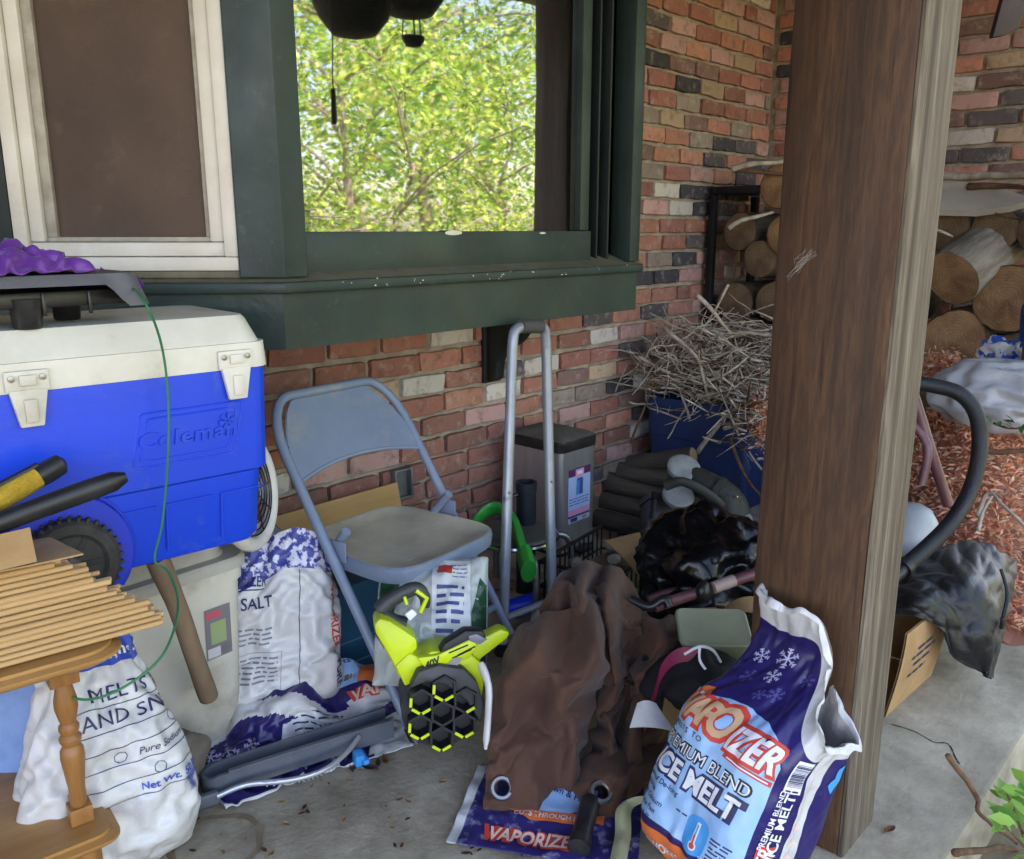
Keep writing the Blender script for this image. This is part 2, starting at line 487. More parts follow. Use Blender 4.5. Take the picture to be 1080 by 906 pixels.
mb = MB(); mb.box((1.6, WY+.013+.15, 1.3), (6.2, .3, 2.8))
mb.build('mortar_bed', m_mortar, mw)
obj('bricks', brick_field(Matrix.Translation((0, WY, 0)), -.4, BX-.012, -.02, 2.52, 3, skip=lambda x, z: z > 1.1 and .6 < x < 3.0, warm=lambda x, z: .55 if z < 1.0 and x < 3.2 else .12), m_brick, mw, sharp=25)
bw = thing('brick_wall', 'shorter brick wall behind the firewood stack at the porch end', 'wall', (BX, 1.5, 0))
mb = MB(); mb.box((BX+.013+.15, 1.5, 1.3), (.3, 1.9, 2.8))
mb.build('mortar_bed', m_mortar, bw)
MBK = Matrix.Translation((BX, 0, 0)) @ Matrix(((0, 1, 0, 0), (-1, 0, 0, 0), (0, 0, 1, 0), (0, 0, 0, 1)))   # local x -> -Y, local -y -> -X
obj('bricks', brick_field(MBK, -WY+.012, -.55, -.02, 2.52, 11, course=.0795), m_brick, bw, sharp=25)
# stack of house above: porch ceiling, beam and the roof that keeps the sun off
m_green = mat('dark_green_paint', lin((39, 57, 53)), .5, lin((31, 46, 43)), 6, bump=.15, bscale=40, dirt=lin((112, 112, 100)), dirt_scale=26, dirt_amt=.4, dirt_cut=.6, rvar=.15, world=True)
m_dgreen = mat('black_green_paint', lin((27, 38, 36)), .55, lin((20, 28, 27)), 6, bump=.2, dirt=lin((90, 92, 84)), dirt_scale=40, dirt_amt=.5, dirt_cut=.68, world=True)
m_ceil = mat('ceiling_boards', lin((120, 104, 84)), .7, lin((96, 80, 62)), 3, stretch=(1, 8, 1), world=True)
rf = thing('porch_roof', 'boarded porch roof carried on brown posts', 'roof', (2, 1, 2.5))
mb = MB()
for i in range(22): mb.box((2.5, -.05+i*.11, 2.535), (15, .104, .02))
mb.build('ceiling_board', m_ceil, rf, smooth=False)
mb = MB(); mb.box((2.5, 3.2, 2.75), (15.6, 7.2, .38)); mb.build('roof_deck', m_dgreen, rf, smooth=False)
m_post = mat('stained_post_wood', lin((95, 63, 39)), .6, lin((50, 33, 20)), 7, 8, stretch=(1.8, 1.8, .12), bump=.5, bscale=34, dirt=lin((122, 84, 52)), dirt_scale=2.2, dirt_amt=.55, dirt_cut=.48, rvar=.14, lo=.3, hi=.7, bdist=.004)
def add_grain(m, dark, scale=(1, 1, .1), wscale=20, amt=.5, crack=.5):
    """growth-ring grain with knots and dark drying cracks over a wood's colour"""
    nt = m.node_tree; N = nt.nodes; L = nt.links; b = N['Principled BSDF']; src = b.inputs['Base Color'].links[0].from_socket
    tc = N.new('ShaderNodeTexCoord'); mp = N.new('ShaderNodeMapping'); mp.inputs['Scale'].default_value = scale; L.new(tc.outputs['Object'], mp.inputs['Vector'])
    w = N.new('ShaderNodeTexWave'); w.wave_type = 'BANDS'; w.bands_direction = 'DIAGONAL'; w.inputs['Scale'].default_value = wscale; w.inputs['Distortion'].default_value = 14; w.inputs['Detail'].default_value = 5; w.inputs['Detail Scale'].default_value = 2.2; w.inputs['Detail Roughness'].default_value = .62
    L.new(mp.outputs['Vector'], w.inputs['Vector'])
    v = N.new('ShaderNodeTexNoise'); v.inputs['Scale'].default_value = 60; v.inputs['Detail'].default_value = 3; m2 = N.new('ShaderNodeMapping'); m2.inputs['Scale'].default_value = (1, 1, .03); L.new(tc.outputs['Object'], m2.inputs['Vector']); L.new(m2.outputs['Vector'], v.inputs['Vector'])
    r = N.new('ShaderNodeMapRange'); r.inputs['From Min'].default_value = .62; r.inputs['From Max'].default_value = .70; r.inputs['To Max'].default_value = crack; L.new(v.outputs['Fac'], r.inputs['Value'])
    a = N.new('ShaderNodeMath'); a.operation = 'MULTIPLY'; a.inputs[1].default_value = amt; L.new(w.outputs['Fac'], a.inputs[0])
    mx = N.new('ShaderNodeMix'); mx.data_type = 'RGBA'; L.new(a.outputs[0], mx.inputs[0]); L.new(src, mx.inputs[6]); mx.inputs[7].default_value = (*dark, 1)
    my = N.new('ShaderNodeMix'); my.data_type = 'RGBA'; L.new(r.outputs['Result'], my.inputs[0]); L.new(mx.outputs[2], my.inputs[6]); my.inputs[7].default_value = (*[q*.35 for q in dark], 1)
    L.new(my.outputs[2], b.inputs['Base Color'])
add_grain(m_post, lin((52, 33, 21)), (1, 1, .14), 16, .55, .7)
mb = MB(); mb.box((2.5, .6, 2.47), (15, .15, .1)); mb.build('beam', m_post, rf)
hs = MB(); hs.box((1.0, 4.6, 1.25), (7.0, 4.0, 2.5)); 
tag(hs.build('house_body', m_mortar, None, smooth=False), 'plain body of the house behind the brick wall', 'house')

# ---------------------------------------------------------------- porch posts
m_grey = mat('weathered_grey_wood', lin((138, 126, 108)), .8, lin((70, 58, 46)), 14, 10, stretch=(2.2, 1, .05), bump=.7, bscale=40, dirt=lin((76, 62, 46)), dirt_scale=3, dirt_amt=.7, dirt_cut=.5, lo=.32, hi=.68, bdist=.005)
add_grain(m_grey, lin((70, 58, 46)), (1, 1, .05), 26, .6, .6)
m_web = plain('cobweb', lin((186, 178, 168)), .9, alpha=.25)
def post(loc, label, weathered):
    t = thing('porch_post', label, 'post', loc)
    x0, y0 = loc[0], loc[1]
    mb = MB(); mb.box((0, 0, 1.21), (.17, .215, 2.42), bevel=.010, seg=2)
    t2 = mb.bm
    bmesh.ops.subdivide_edges(t2, edges=[e for e in t2.edges if abs(e.verts[0].co.z-e.verts[1].co.z) > 1], cuts=40)
    for v in t2.verts:
        n = noise.noise_vector(Vector((v.co.x*9+x0, v.co.y*9, v.co.z*3)))
        v.co.x += n.x*.003; v.co.y += n.y*.003
    mb.build('timber', m_post, t, world=False)
    if weathered:
        mb = MB(); prof = []
        for i in range(25):
            u = i/24; x = -.080+.158*u
            d = .012-.0025*math.exp(-((u-.2)/.03)**2)-.002*math.exp(-((u-.86)/.02)**2)+.0008*math.sin(u*9)
            if u < .04 or u > .96: d -= .004
            prof.append((x, -.1045-d))
        prof = [(.078, -.1065)]+prof[::-1]+[(-.080, -.1065)]
        mb.prism(prof[::-1], 2.42, None)
        mb.build('weathered_face_board', m_grey, t, world=False, sharp=35)
    return t
POST = Vector((1.575, .6275, 0))
pp = post(POST, 'thick brown timber porch post with one grey weathered face', True)
post(Vector((3.45, .62, 0)), 'second brown timber porch post by the log stack, out at the yard edge', False)
# cobweb blob caught on the near edge
mb = MB()
for p, q in (((832, 292), (856, 264)), ((836, 284), (860, 266)), ((840, 275), (852, 266)), ((838, 288), (850, 276))):
    a = PX(*p, POST.x-.089); b = PX(*q, POST.x-.089); c = (a+b)/2+Vector((-.003, .004, -.006))
    for k in range(4):
        e = [q+noise.noise_vector(q*60+Vector((k*9, 0, 0)))*.012 for q in (a, c, b)]
        for q in e: q.x = min(q.x, POST.x-.0868)
        mb.tube(curve(e, 6), .00045, 4)
mb.build('cobweb', m_web, pp)

# ---------------------------------------------------------------- bay window
m_white = mat('white_vinyl', lin((214, 208, 196)), .45, lin((196, 188, 172)), 5, dirt=lin((150, 138, 118)), dirt_scale=7, dirt_amt=.35, dirt_cut=.55, world=True)
m_olive = mat('bare_sill_wood', lin((112, 106, 86)), .75, lin((92, 88, 72)), 8, dirt=lin((70, 66, 54)), dirt_scale=20, dirt_amt=.5, world=True)
m_chip = plain('paint_chip', lin((214, 208, 192)), .8)
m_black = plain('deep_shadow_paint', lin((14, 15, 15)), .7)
m_screen = mat('insect_screen', lin((84, 64, 50)), .6, lin((66, 49, 38)), 3, 8, dirt=lin((112, 94, 76)), dirt_scale=11, dirt_amt=.45, dirt_cut=.55, world=True, bump=.2, bscale=500)
m_glass = bpy.data.materials.new('window_glass'); m_glass.use_nodes = True
nt = m_glass.node_tree; b = nt.nodes['Principled BSDF']
b.inputs['Base Color'].default_value = (.006, .007, .006, 1); b.inputs['Roughness'].default_value = .022; b.inputs['IOR'].default_value = 3.0
tcg = nt.nodes.new('ShaderNodeNewGeometry'); ng = nt.nodes.new('ShaderNodeTexNoise'); ng.inputs['Scale'].default_value = 5; ng.inputs['Detail'].default_value = 1
bp = nt.nodes.new('ShaderNodeBump'); bp.inputs['Strength'].default_value = .035; bp.inputs['Distance'].default_value = .02
nt.links.new(tcg.outputs['Position'], ng.inputs['Vector']); nt.links.new(ng.outputs['Fac'], bp.inputs['Height']); nt.links.new(bp.outputs['Normal'], b.inputs['Normal'])

bay = thing('bay_window', 'dark green bay window with reflecting centre pane on brick wall', 'window', (1.75, WY, .93))
LX = CX-.6
def plan(o):      # outline of the bay pushed out by o
    k = o*.4142
    return [(LX-o*.7-.001, WY+.0), (CX-k, FY-o), (RX+k, FY-o), (RX+.6+o*.7, WY+.0)]
def ext(mb, o, z0, z1, bevel=0, mi=0): mb.prism(plan(o), z1-z0, Matrix.Translation((0, 0, z0)), bevel, mi)
mb = MB(); ext(mb, 0, .93, 1.058); mb.build('apron', m_green, bay, sharp=20)
mb = MB(); ext(mb, .022, 1.058, 1.083, .004); mb.build('sill', m_green, bay, sharp=30)
mb = MB(); pa, pb = plan(.018), plan(-.075); va = [mb.bm.verts.new((x, y, 1.0834)) for x, y in pa]; vb = [mb.bm.verts.new((x, y, 1.116)) for x, y in pb]; vc = [mb.bm.verts.new((x, y, 1.0832)) for x, y in pb]
for j in range(3): mb.bm.faces.new((va[j], va[j+1], vb[j+1], vb[j])); mb.bm.faces.new((va[j], vc[j], vc[j+1], va[j+1]))
mb.build('sill_top', m_olive, bay, sharp=20)
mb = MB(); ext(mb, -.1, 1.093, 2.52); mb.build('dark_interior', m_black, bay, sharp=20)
# corner post: outline in plan
mb = MB()
d = .7071
def fac(s, o): return (CX-s*d-o*d, FY+s*d-o*d)     # left facet: s along, o out
mb.prism([(CX, FY-.012), (CX+.062, FY-.012), (CX+.062, FY+.09), fac(.09, -.07), fac(.09, .012), ], 1.44, Matrix.Translation((0, 0, 1.0925)), .003)
mb.build('corner_post', [m_green], bay, sharp=20)
mb = MB()
# centre window frame (green): sash rails set back behind the outer trim
zt = 2.35
def fr(x0, x1, y0, y1, z0, z1, bev=.003): mb.box(((x0+x1)/2, (y0+y1)/2, (z0+z1)/2), (x1-x0, y1-y0, z1-z0), bevel=bev)
gx0, gx1, gz0 = CX+.066, 2.165, 1.196
fr(gx0-.002, gx1+.06, FY+.03, FY+.075, 1.0925, gz0-.004)                    # bottom rail
fr(gx0+.0, gx0+.02, FY+.032, FY+.075, gz0-.003, zt)
fr(gx1+.002, gx1+.045, FY+.028, FY+.075, gz0-.003, zt)
fr(gx0+.02, gx1, FY+.032, FY+.075, zt, zt+.12)
f1 = mb.build('sash_frame', m_green, bay)
mb = MB(); fr(gx0+.018, gx1+.004, FY+.05, FY+.056, gz0-.006, zt+.01, 0); mb.build('pane', m_glass, f1)
mb = MB(); fr(RX-.058, RX-.004, FY-.012, FY+.07, 1.0925, 2.52)
mb.build('outer_stile', m_green, bay)
mb = MB(); fr(gx1+.046, gx1+.06, FY+.045, FY+.09, 1.0925, 2.5, .001); fr(gx1+.10, gx1+.108, FY+.04, FY+.09, 1.0925, 2.5, .001); fr(gx1+.145, gx1+.153, FY+.03, FY+.09, 1.0925, 2.5, .001)
mb.build('jamb_track', m_dgreen, bay)
mb = MB(); fr(LX-.02, RX+.62, FY+.0, FY+.05, 2.47, 2.52)
mb.build('head_casing', m_green, bay)
# right facet closes the bay
mb = MB(); q = Matrix.Translation((RX+.3, FY+.3, 0)) @ Matrix.Rotation(R(45), 4, 'Z')
mb.box((0, .04, 1.8), (.80, .05, 1.41), q); mb.build('side_panel', m_green, bay)
# flaked paint on the sill
mb = MB(); r = random.Random(3)
for i in range(18):
    x = r.uniform(CX+.1, RX-.03); 
    for k in range(r.choice((1, 1, 2))):
        mb.ico((x+r.uniform(-.01, .01), FY-.0225, 1.083-r.uniform(.0, .02)), r.uniform(.0008, .0024), 1, (1.4, .3, .8))
mb.ico((1.625, FY+.03, gz0-.008), .022, 2, (1.5, .1, .3)); mb.ico((1.99, FY+.03, gz0-.01), .01, 2, (1.5, .1, .3))
mb.build('paint_chips', m_chip, bay)
# left casement on the facet
FM = Matrix.Translation((CX, FY, 0)) @ Matrix(((-d, d, 0, 0), (d, d, 0, 0), (0, 0, 1, 0), (0, 0, 0, 1)))   # local x along the facet (away from corner), local y inwards
def frl(mb, s0, s1, i0, i1, z0, z1, bev=.003): mb.box(((s0+s1)/2, (i0+i1)/2, (z0+z1)/2), (s1-s0, i1-i0, z1-z0), FM, bevel=bev)
w = MB(); A, B, z0 = .092, .575, 1.108
for (a, b, c, e, i0, i1) in ((A, B, z0, z0+.03, -.004, .06), (A, A+.03, z0+.0305, 2.5, -.004, .06), (B-.03, B, z0+.0305, 2.5, -.004, .06)): frl(w, a, b, i0, i1, c, e)
for (a, b, c, e) in ((A+.031, B-.031, z0+.031, z0+.062), (A+.031, A+.062, z0+.0625, 2.5), (B-.062, B-.031, z0+.0625, 2.5)): frl(w, a, b, .006, .05, c, e, .005)
wf = w.build('casement_frame', m_white, bay)
w = MB()
for (a, b, c, e) in ((A+.063, B-.063, z0+.063, z0+.073), (A+.063, A+.073, z0+.0735, 2.5), (B-.085, B-.063, z0+.0735, 2.5)): frl(w, a, b, .018, .04, c, e, .001)
w.build('screen_frame', mat('grey_aluminium', lin((168, 160, 146)), .5, lin((140, 130, 114)), 20), wf)
w = MB(); frl(w, A+.07, B-.08, .03, .034, z0+.07, 2.5, 0); w.build('screen', m_screen, wf)
w = MB(); frl(w, .092, .84, .0, .05, 1.0925, z0-.001, .001); w.build('bare_sill', m_olive, bay)
w = MB(); frl(w, B+.002, B+.05, -.002, .06, 1.109, 2.5, .002); frl(w, B+.052, .845, -.012, .06, 1.109, 2.5, .002); w.build('side_casing', m_dgreen, bay)
# bracket under the bay
mb = MB(); prof = [(0, 0), (0, -.30), (.025, -.30)]
for i in range(13):
    t = i/12; prof.append((.045+.19*t**1.6, -.285+.25*t+.03*math.sin(t*PI*2)))
prof += [(.26, -.02), (.26, 0)]
bk = Matrix(((0, 0, 1, 2.305), (-1, 0, 0, WY-.021), (0, 1, 0, .929), (0, 0, 0, 1)))
mb.prism(prof, .045, bk, .004); mb.box((2.3275, WY-.012, .775), (.075, .018, .305), bevel=.003)
mb.build('bracket', m_dgreen, bay, sharp=30)
# open socket box low on the wall
ob = thing('socket_box', 'grey metal socket box low on the brick wall behind the chair', 'socket', (PY(425, 505, WY-.03)))
p = PY(424, 510, WY-.022); mb = MB()
for (x, z, sx, sz) in ((-.036, 0, .008, .11), (.036, 0, .008, .11), (0, .051, .064, .008), (0, -.051, .064, .008)): mb.box(p+Vector((x, 0, z)), (sx, .03, sz), bevel=.002)
mb.box(p+Vector((0, .012, 0)), (.064, .004, .094))
mb.build('frame', plain('galvanised', lin((130, 132, 134)), .5, metal=.7), ob)

# ---------------------------------------------------------------- light, sky, camera
W = bpy.data.worlds.new('World'); S.world = W; W.use_nodes = True
nt = W.node_tree; bg = nt.nodes['Background']; sk = nt.nodes.new('ShaderNodeTexSky'); sk.sky_type = 'NISHITA'; sk.sun_disc = False
SUN_EL, SUN_AZ = R(52), R(65)       # direction towards the sun: over the house, azimuth from +X
sk.sun_elevation = SUN_EL; sk.sun_rotation = PI/2-SUN_AZ; sk.dust_density = 1.5; sk.air_density = 1.0
nt.links.new(sk.outputs['Color'], bg.inputs['Color']); bg.inputs['Strength'].default_value = .15
sl = bpy.data.lights.new('Sun', 'SUN'); sl.energy = 4.5; sl.angle = R(.5); sl.color = (1, .95, .86)
so = bpy.data.objects.new('Sun', sl); COL.objects.link(so)
sd = Vector((math.cos(SUN_EL)*math.cos(SUN_AZ), math.cos(SUN_EL)*math.sin(SUN_AZ), math.sin(SUN_EL)))
so.rotation_euler = sd.to_track_quat('Z', 'Y').to_euler()
cam = bpy.data.cameras.new('Camera'); co = bpy.data.objects.new('Camera', cam); COL.objects.link(co); S.camera = co
cam.sensor_fit = 'HORIZONTAL'; cam.sensor_width = 36; cam.lens = 36*FPX/1080; cam.clip_start = .03; cam.clip_end = 500
co.location = O
f = FWD*math.cos(PITCH)+Vector((0, 0, -math.sin(PITCH))); u = FWD*math.sin(PITCH)+Vector((0, 0, math.cos(PITCH)))
co.rotation_euler = Matrix((RGT, u, -f)).transposed().to_euler()
vs = S.view_settings; vs.view_transform = 'Standard'; vs.look = 'None'; vs.gamma = 1; vs.use_curve_mapping = False; vs.exposure = 2.98
vs.use_white_balance = True; vs.white_balance_temperature = 7400; vs.white_balance_tint = 22
S.render.engine = 'CYCLES'; cy = S.cycles; cy.use_denoising = True; cy.max_bounces = 7; cy.diffuse_bounces = 4; cy.glossy_bounces = 4; cy.transmission_bounces = 5; cy.transparent_max_bounces = 12
cy.sample_clamp_indirect = 6; cy.caustics_reflective = False; cy.caustics_refractive = False
# ================================================================ YARD TREES (seen in the window pane)
m_bark = mat('bark', lin((170, 160, 146)), .9, lin((120, 108, 94)), 10, stretch=(1, 1, .25), bump=.6)
def leaf_mat(name, c1, c2):
    m = bpy.data.materials.new(name); m.use_nodes = True; nt = m.node_tree; N = nt.nodes; L = nt.links
    b = N['Principled BSDF']; out = N['Material Output']
    a = N.new('ShaderNodeAttribute'); a.attribute_name = 'Col'
    b.inputs['Roughness'].default_value = .55; L.new(a.outputs['Color'], b.inputs['Base Color'])
    tr = N.new('ShaderNodeBsdfTranslucent'); L.new(a.outputs['Color'], tr.inputs['Color'])
    ms = N.new('ShaderNodeMixShader'); ms.inputs[0].default_value = .45
    L.new(b.outputs[0], ms.inputs[1]); L.new(tr.outputs[0], ms.inputs[2]); L.new(ms.outputs[0], out.inputs['Surface'])
    return m
m_leaf = leaf_mat('leaf', 0, 0)
def leaf_mesh(pts, size, cols, r, aspect=.55):
    V = []; F = []; C = []
    for p in pts:
        s = size*r.uniform(.6, 1.3); n = Vector((r.gauss(0, 1), r.gauss(0, 1), r.gauss(.5, 1))).normalized()
        M = frame_from(n, (r.gauss(0, 1), r.gauss(0, 1), r.gauss(0, .3))); k = len(V)
        for x, y, z in ((-s, 0, 0), (-.2*s, -s*aspect, .05*s), (s, 0, -.12*s), (-.2*s, s*aspect, .05*s)): V.append(p+M @ Vector((x, y, z)))
        F.append((k, k+1, k+2, k+3)); c = r.choice(cols); kk = r.uniform(.7, 1.25); C += [(*[q*kk for q in c], 1)]*4
    me = bpy.data.meshes.new('leaves'); me.from_pydata(V, [], F)
    at = me.color_attributes.new('Col', 'FLOAT_COLOR', 'POINT'); at.data.foreach_set('color', np.array(C, dtype=np.float32).ravel())
    return me
def tree(seed, h, cr, nleaf, cols, trunk_r, lsize, low=.25):
    """trunk with limbs, crown of leaf faces clustered round the limb ends"""
    r = random.Random(seed); mb = MB(); tips = []
    P = [Vector((0, 0, -.3))]
    for i in range(1, 8): P.append(Vector((r.uniform(-.1, .1)*i*.4, r.uniform(-.1, .1)*i*.4, h*i/8)))
    mb.tube(curve(P, 3), [trunk_r*(1-.85*i/21) for i in range(22)], 8)
    for k in range(26):
        t = r.uniform(low, .97); b = P[min(7, int(t*8))]; a = r.uniform(0, 2*PI); L = cr*(1.15-.7*t)*r.uniform(.5, 1.1)
        e = b+Vector((math.cos(a)*L, math.sin(a)*L, L*r.uniform(.15, .7))); m = (b+e)/2+Vector((0, 0, L*.1))
        mb.tube(curve([b, m, e], 4), [trunk_r*.3*(1-.8*i/8)+.006 for i in range(9)], 5)
        tips += [e, e*.6+m*.4, m]
    me = mb.mesh('trunk'); pts = []
    for i in range(nleaf):
        c = r.choice(tips); s = cr*.2
        pts.append(c+Vector((r.gauss(0, s), r.gauss(0, s), r.gauss(0, s*.75))))
    return me, leaf_mesh(pts, lsize, cols, r)
YG = [lin(c) for c in ((190, 214, 92), (160, 198, 80), (130, 178, 72), (206, 218, 120), (104, 150, 60))]
MG = [lin(c) for c in ((96, 140, 64), (120, 166, 76), (72, 112, 52), (146, 184, 92))]
TREES = [tree(1, 7.5, 2.6, 3300, YG, .11, .055), tree(2, 9.5, 3.0, 3700, MG, .14, .06), tree(4, 4.2, 2.2, 4500, YG, .06, .05, .05)]
def put_tree(k, x, y, rz, sc, label, first={}):
    t = thing('yard_tree', label, 'tree', (x, y, -.17), 'trees beyond the porch, mirrored in the window', (0, 0, rz)); t.scale = (sc, sc, sc)
    a, b = TREES[k]
    for nm, me, m in (('trunk', a, m_bark), ('crown', b, m_leaf)):
        if not len(me.materials): me.materials.append(m)
        o = bpy.data.objects.new(nm, me); COL.objects.link(o); o.parent = t
    return t
spots = [(1, 11.5, -9.5, .3, 1.0, 'tall mid green tree mirrored at the right of the window pane'), (0, 8.8, -8.4, 1.2, .95, 'yellow green tree mirrored in the middle of the window pane'),
         (0, 6.6, -9.8, 2.6, 1.1, 'yellow green tree mirrored at the left of the window pane'), 
         (2, 7.6, -5.6, .5, .95, 'low yellow green shrub mirrored along the pane bottom'), (2, 10.4, -6.4, 2.2, 1.0, 'low bright shrub mirrored low at the right of the pane'),
         (2, 5.2, -6.6, 3.9, 1.0, 'low bright shrub mirrored low at the left of the pane'),
         (0, 13.5, -7.2, .9, 1.0, 'yellow green tree mirrored by the dark post strip in the pane'), (0, 2.0, -12, 2.0, 1.1, 'yellow green tree out in the yard far left'),
         (2, 9.2, -11.5, 1.9, 1.5, 'wide bright shrub mirrored behind the low ones in the pane'), (2, 13.0, -13.5, .2, 1.6, 'wide bright shrub mirrored far off in the pane'), (2, 6.4, -13, 2.9, 1.6, 'wide bright shrub mirrored far off at the left of the pane'), (2, 17.5, -15, 2.4, 1.8, 'broad far shrub mirrored at the very back of the pane'), (2, 12.8, -9.0, 3.0, 1.2, 'bushy shrub mirrored between two trees in the pane'), (1, 19, -9, 1.0, 1.0, 'far tree at the end of the yard')]
for s in spots: put_tree(*s)
# hanging baskets under the eave (only their mirror image falls in the frame)
def REFL(px, py, y):
    p = PY(px, py, FY+.05); d = p-O; d.y = -d.y; return p+d*((y-p.y)/d.y)
m_wick = mat('dark_wicker', lin((58, 44, 34)), .8, lin((36, 28, 22)), 30, stretch=(1, 1, 4), bump=.8)
for (px, py, rr, lab) in ((372, 6, .17, 'large dark hanging basket under the eave mirrored at the pane top'), (432, -14, .17, 'second dark hanging basket mirrored beside the large one'), (436, 42, .05, 'small dark hanging feeder mirrored below the baskets')):
    c = REFL(px, py, .28); t = thing('hanging_basket', lab, 'basket', c, 'hanging baskets')
    mb = MB(); mb.lathe([(rr*.2, -rr*.75), (rr*.6, -rr*.66), (rr*.88, -rr*.3), (rr, .0), (rr*1.03, .01), (rr*.95, .015), (0, .015)], Matrix.Translation(c), 20); mb.build('bowl', m_wick, t)
    mb = MB()
    for k in range(3): mb.tube([c+Vector((rr*math.cos(k*2.09), rr*math.sin(k*2.09), 0)), c+Vector((0, 0, 2.52-c.z if k else 2.515-c.z))], .004, 5)
    mb.build('hanger', m_black, t)
# ================================================================ LEFT SIDE
# ---------------------------------------------------------------- wheeled cooler on the beige bin
m_blue = mat('blue_cooler_plastic', (.001, .062, .66), .36, (.001, .050, .54), 3, bump=.05, bscale=120, rvar=.08, dirt=(.14, .20, .42), dirt_scale=12, dirt_amt=.4, dirt_cut=.57)
m_lid = mat('cooler_white_plastic', lin((218, 214, 200)), .5, lin((200, 194, 178)), 6, dirt=lin((134, 124, 104)), dirt_scale=6, dirt_amt=.45, dirt_cut=.55, bump=.08, bscale=160)
m_tyre = mat('black_rubber', lin((34, 34, 36)), .75, lin((52, 50, 48)), 20, dirt=lin((110, 100, 86)), dirt_scale=12, dirt_amt=.3)
CL, CW, CH = .80, .36, .365                     # length, depth, height of the box part
ca = R(-5)
c_right = Vector((.925, 1.535, 0))             # front right corner in plan
CU = Vector((math.cos(ca), math.sin(ca), 0)); CV = Vector((-math.sin(ca), math.cos(ca), 0)); CB = .565
cool_o = c_right-CU*CL/2+CV*CW/2
cooler = thing('cooler', 'big blue wheeled cooler with white lid standing on the beige bin', 'cooler', (cool_o.x, cool_o.y, CB), None, (0, 0, ca))
def body_fn(mb):
    # tapered box: sections from the bottom up
    secs = [(0, .90, .86), (.012, .925, .89), (.15, .955, .93), (.156, .985, .968), (.35, 1.0, 1.0), (CH, 1.0, 1.0)]
    rings = []
    for z, sx, sy in secs:
        rings.append([mb.bm.verts.new((x, y, z)) for x, y in rrect(CL*sx, CW*sy, .035, 5)])
    n = len(rings[0])
    for A, B in zip(rings, rings[1:]):
        for j in range(n): mb.bm.faces.new((A[j], A[(j+1) % n], B[(j+1) % n], B[j]))
    mb.bm.faces.new(rings[0][::-1]); mb.bm.faces.new(rings[-1])
mb = MB(); body_fn(mb)
fy = -CW/2
def rib(pts, r=.0022): mb.tube(pts, r, 6)
for x in (.06, .17, .28):                       # moulded steps low on the front
    rib([(x, fy*.915-.0, .022), (x+.004, fy*.937, .115)]); rib([(x+.004, fy*.937, .115), (x+.095, fy*.937, .115)], .0018)
body = mb.build('body', m_blue, cooler, world=False, sharp=30)
# moulded name plate
mb = MB()
def fp(x, z, l=0):                              # point on the upper front face
    t = (z-.156)/(.35-.156); s = .968+(1-.968)*t
    return Vector((x, fy*s-l, z))
L0, L1, Z0, Z1 = .125, .325, .198, .300
out = [(L0-.008, Z0), (L1-.012, Z0), (L1+.012, Z1), (L0+.014, Z1)]
for k in (0, .011):
    q = [(out[0][0]+k*1.2, out[0][1]+k), (out[1][0]-k, out[1][1]+k), (out[2][0]-k*1.2, out[2][1]-k), (out[3][0]+k, out[3][1]-k)]
    pts = []
    for i in range(4):
        a, b = Vector(q[i]), Vector(q[(i+1) % 4])
        for t in (.08, .5, .92): pts.append(a+(b-a)*t)
    mb.tube([fp(p.x, p.y, -.0002) for p in curve([(p.x, p.y, 0) for p in pts], 3, True)], .0022, 6, closed=True)
pr = Print(lambda u, v, l: fp(u, v, l), .03)
pl = mb.build('name_plate', m_blue, body)
pl.matrix_parent_inverse = Matrix(); pl.data.transform(root_matrix(cooler))
for k, (dx, l) in enumerate(((0, .0042),)):
    pr.text('Coleman', .225, .234, .030, 0, 0, .03, .12, l, 1.2, sp=1.08)
pr.flake(.303, .264, .017, 0, .0042, .2, .28)
me = bpy.data.meshes.new('letters'); 
ex = bmesh.ops.extrude_face_region(pr.bm, geom=pr.bm.faces[:])
for g in ex['geom']:
    if isinstance(g, bmesh.types.BMVert): g.co.y += .0055
bmesh.ops.recalc_face_normals(pr.bm, faces=pr.bm.faces[:])
pr.bm.to_mesh(me); pr.bm.free(); me.transform(root_matrix(cooler))
obj('letters', me, m_blue, body, True, 30, False)
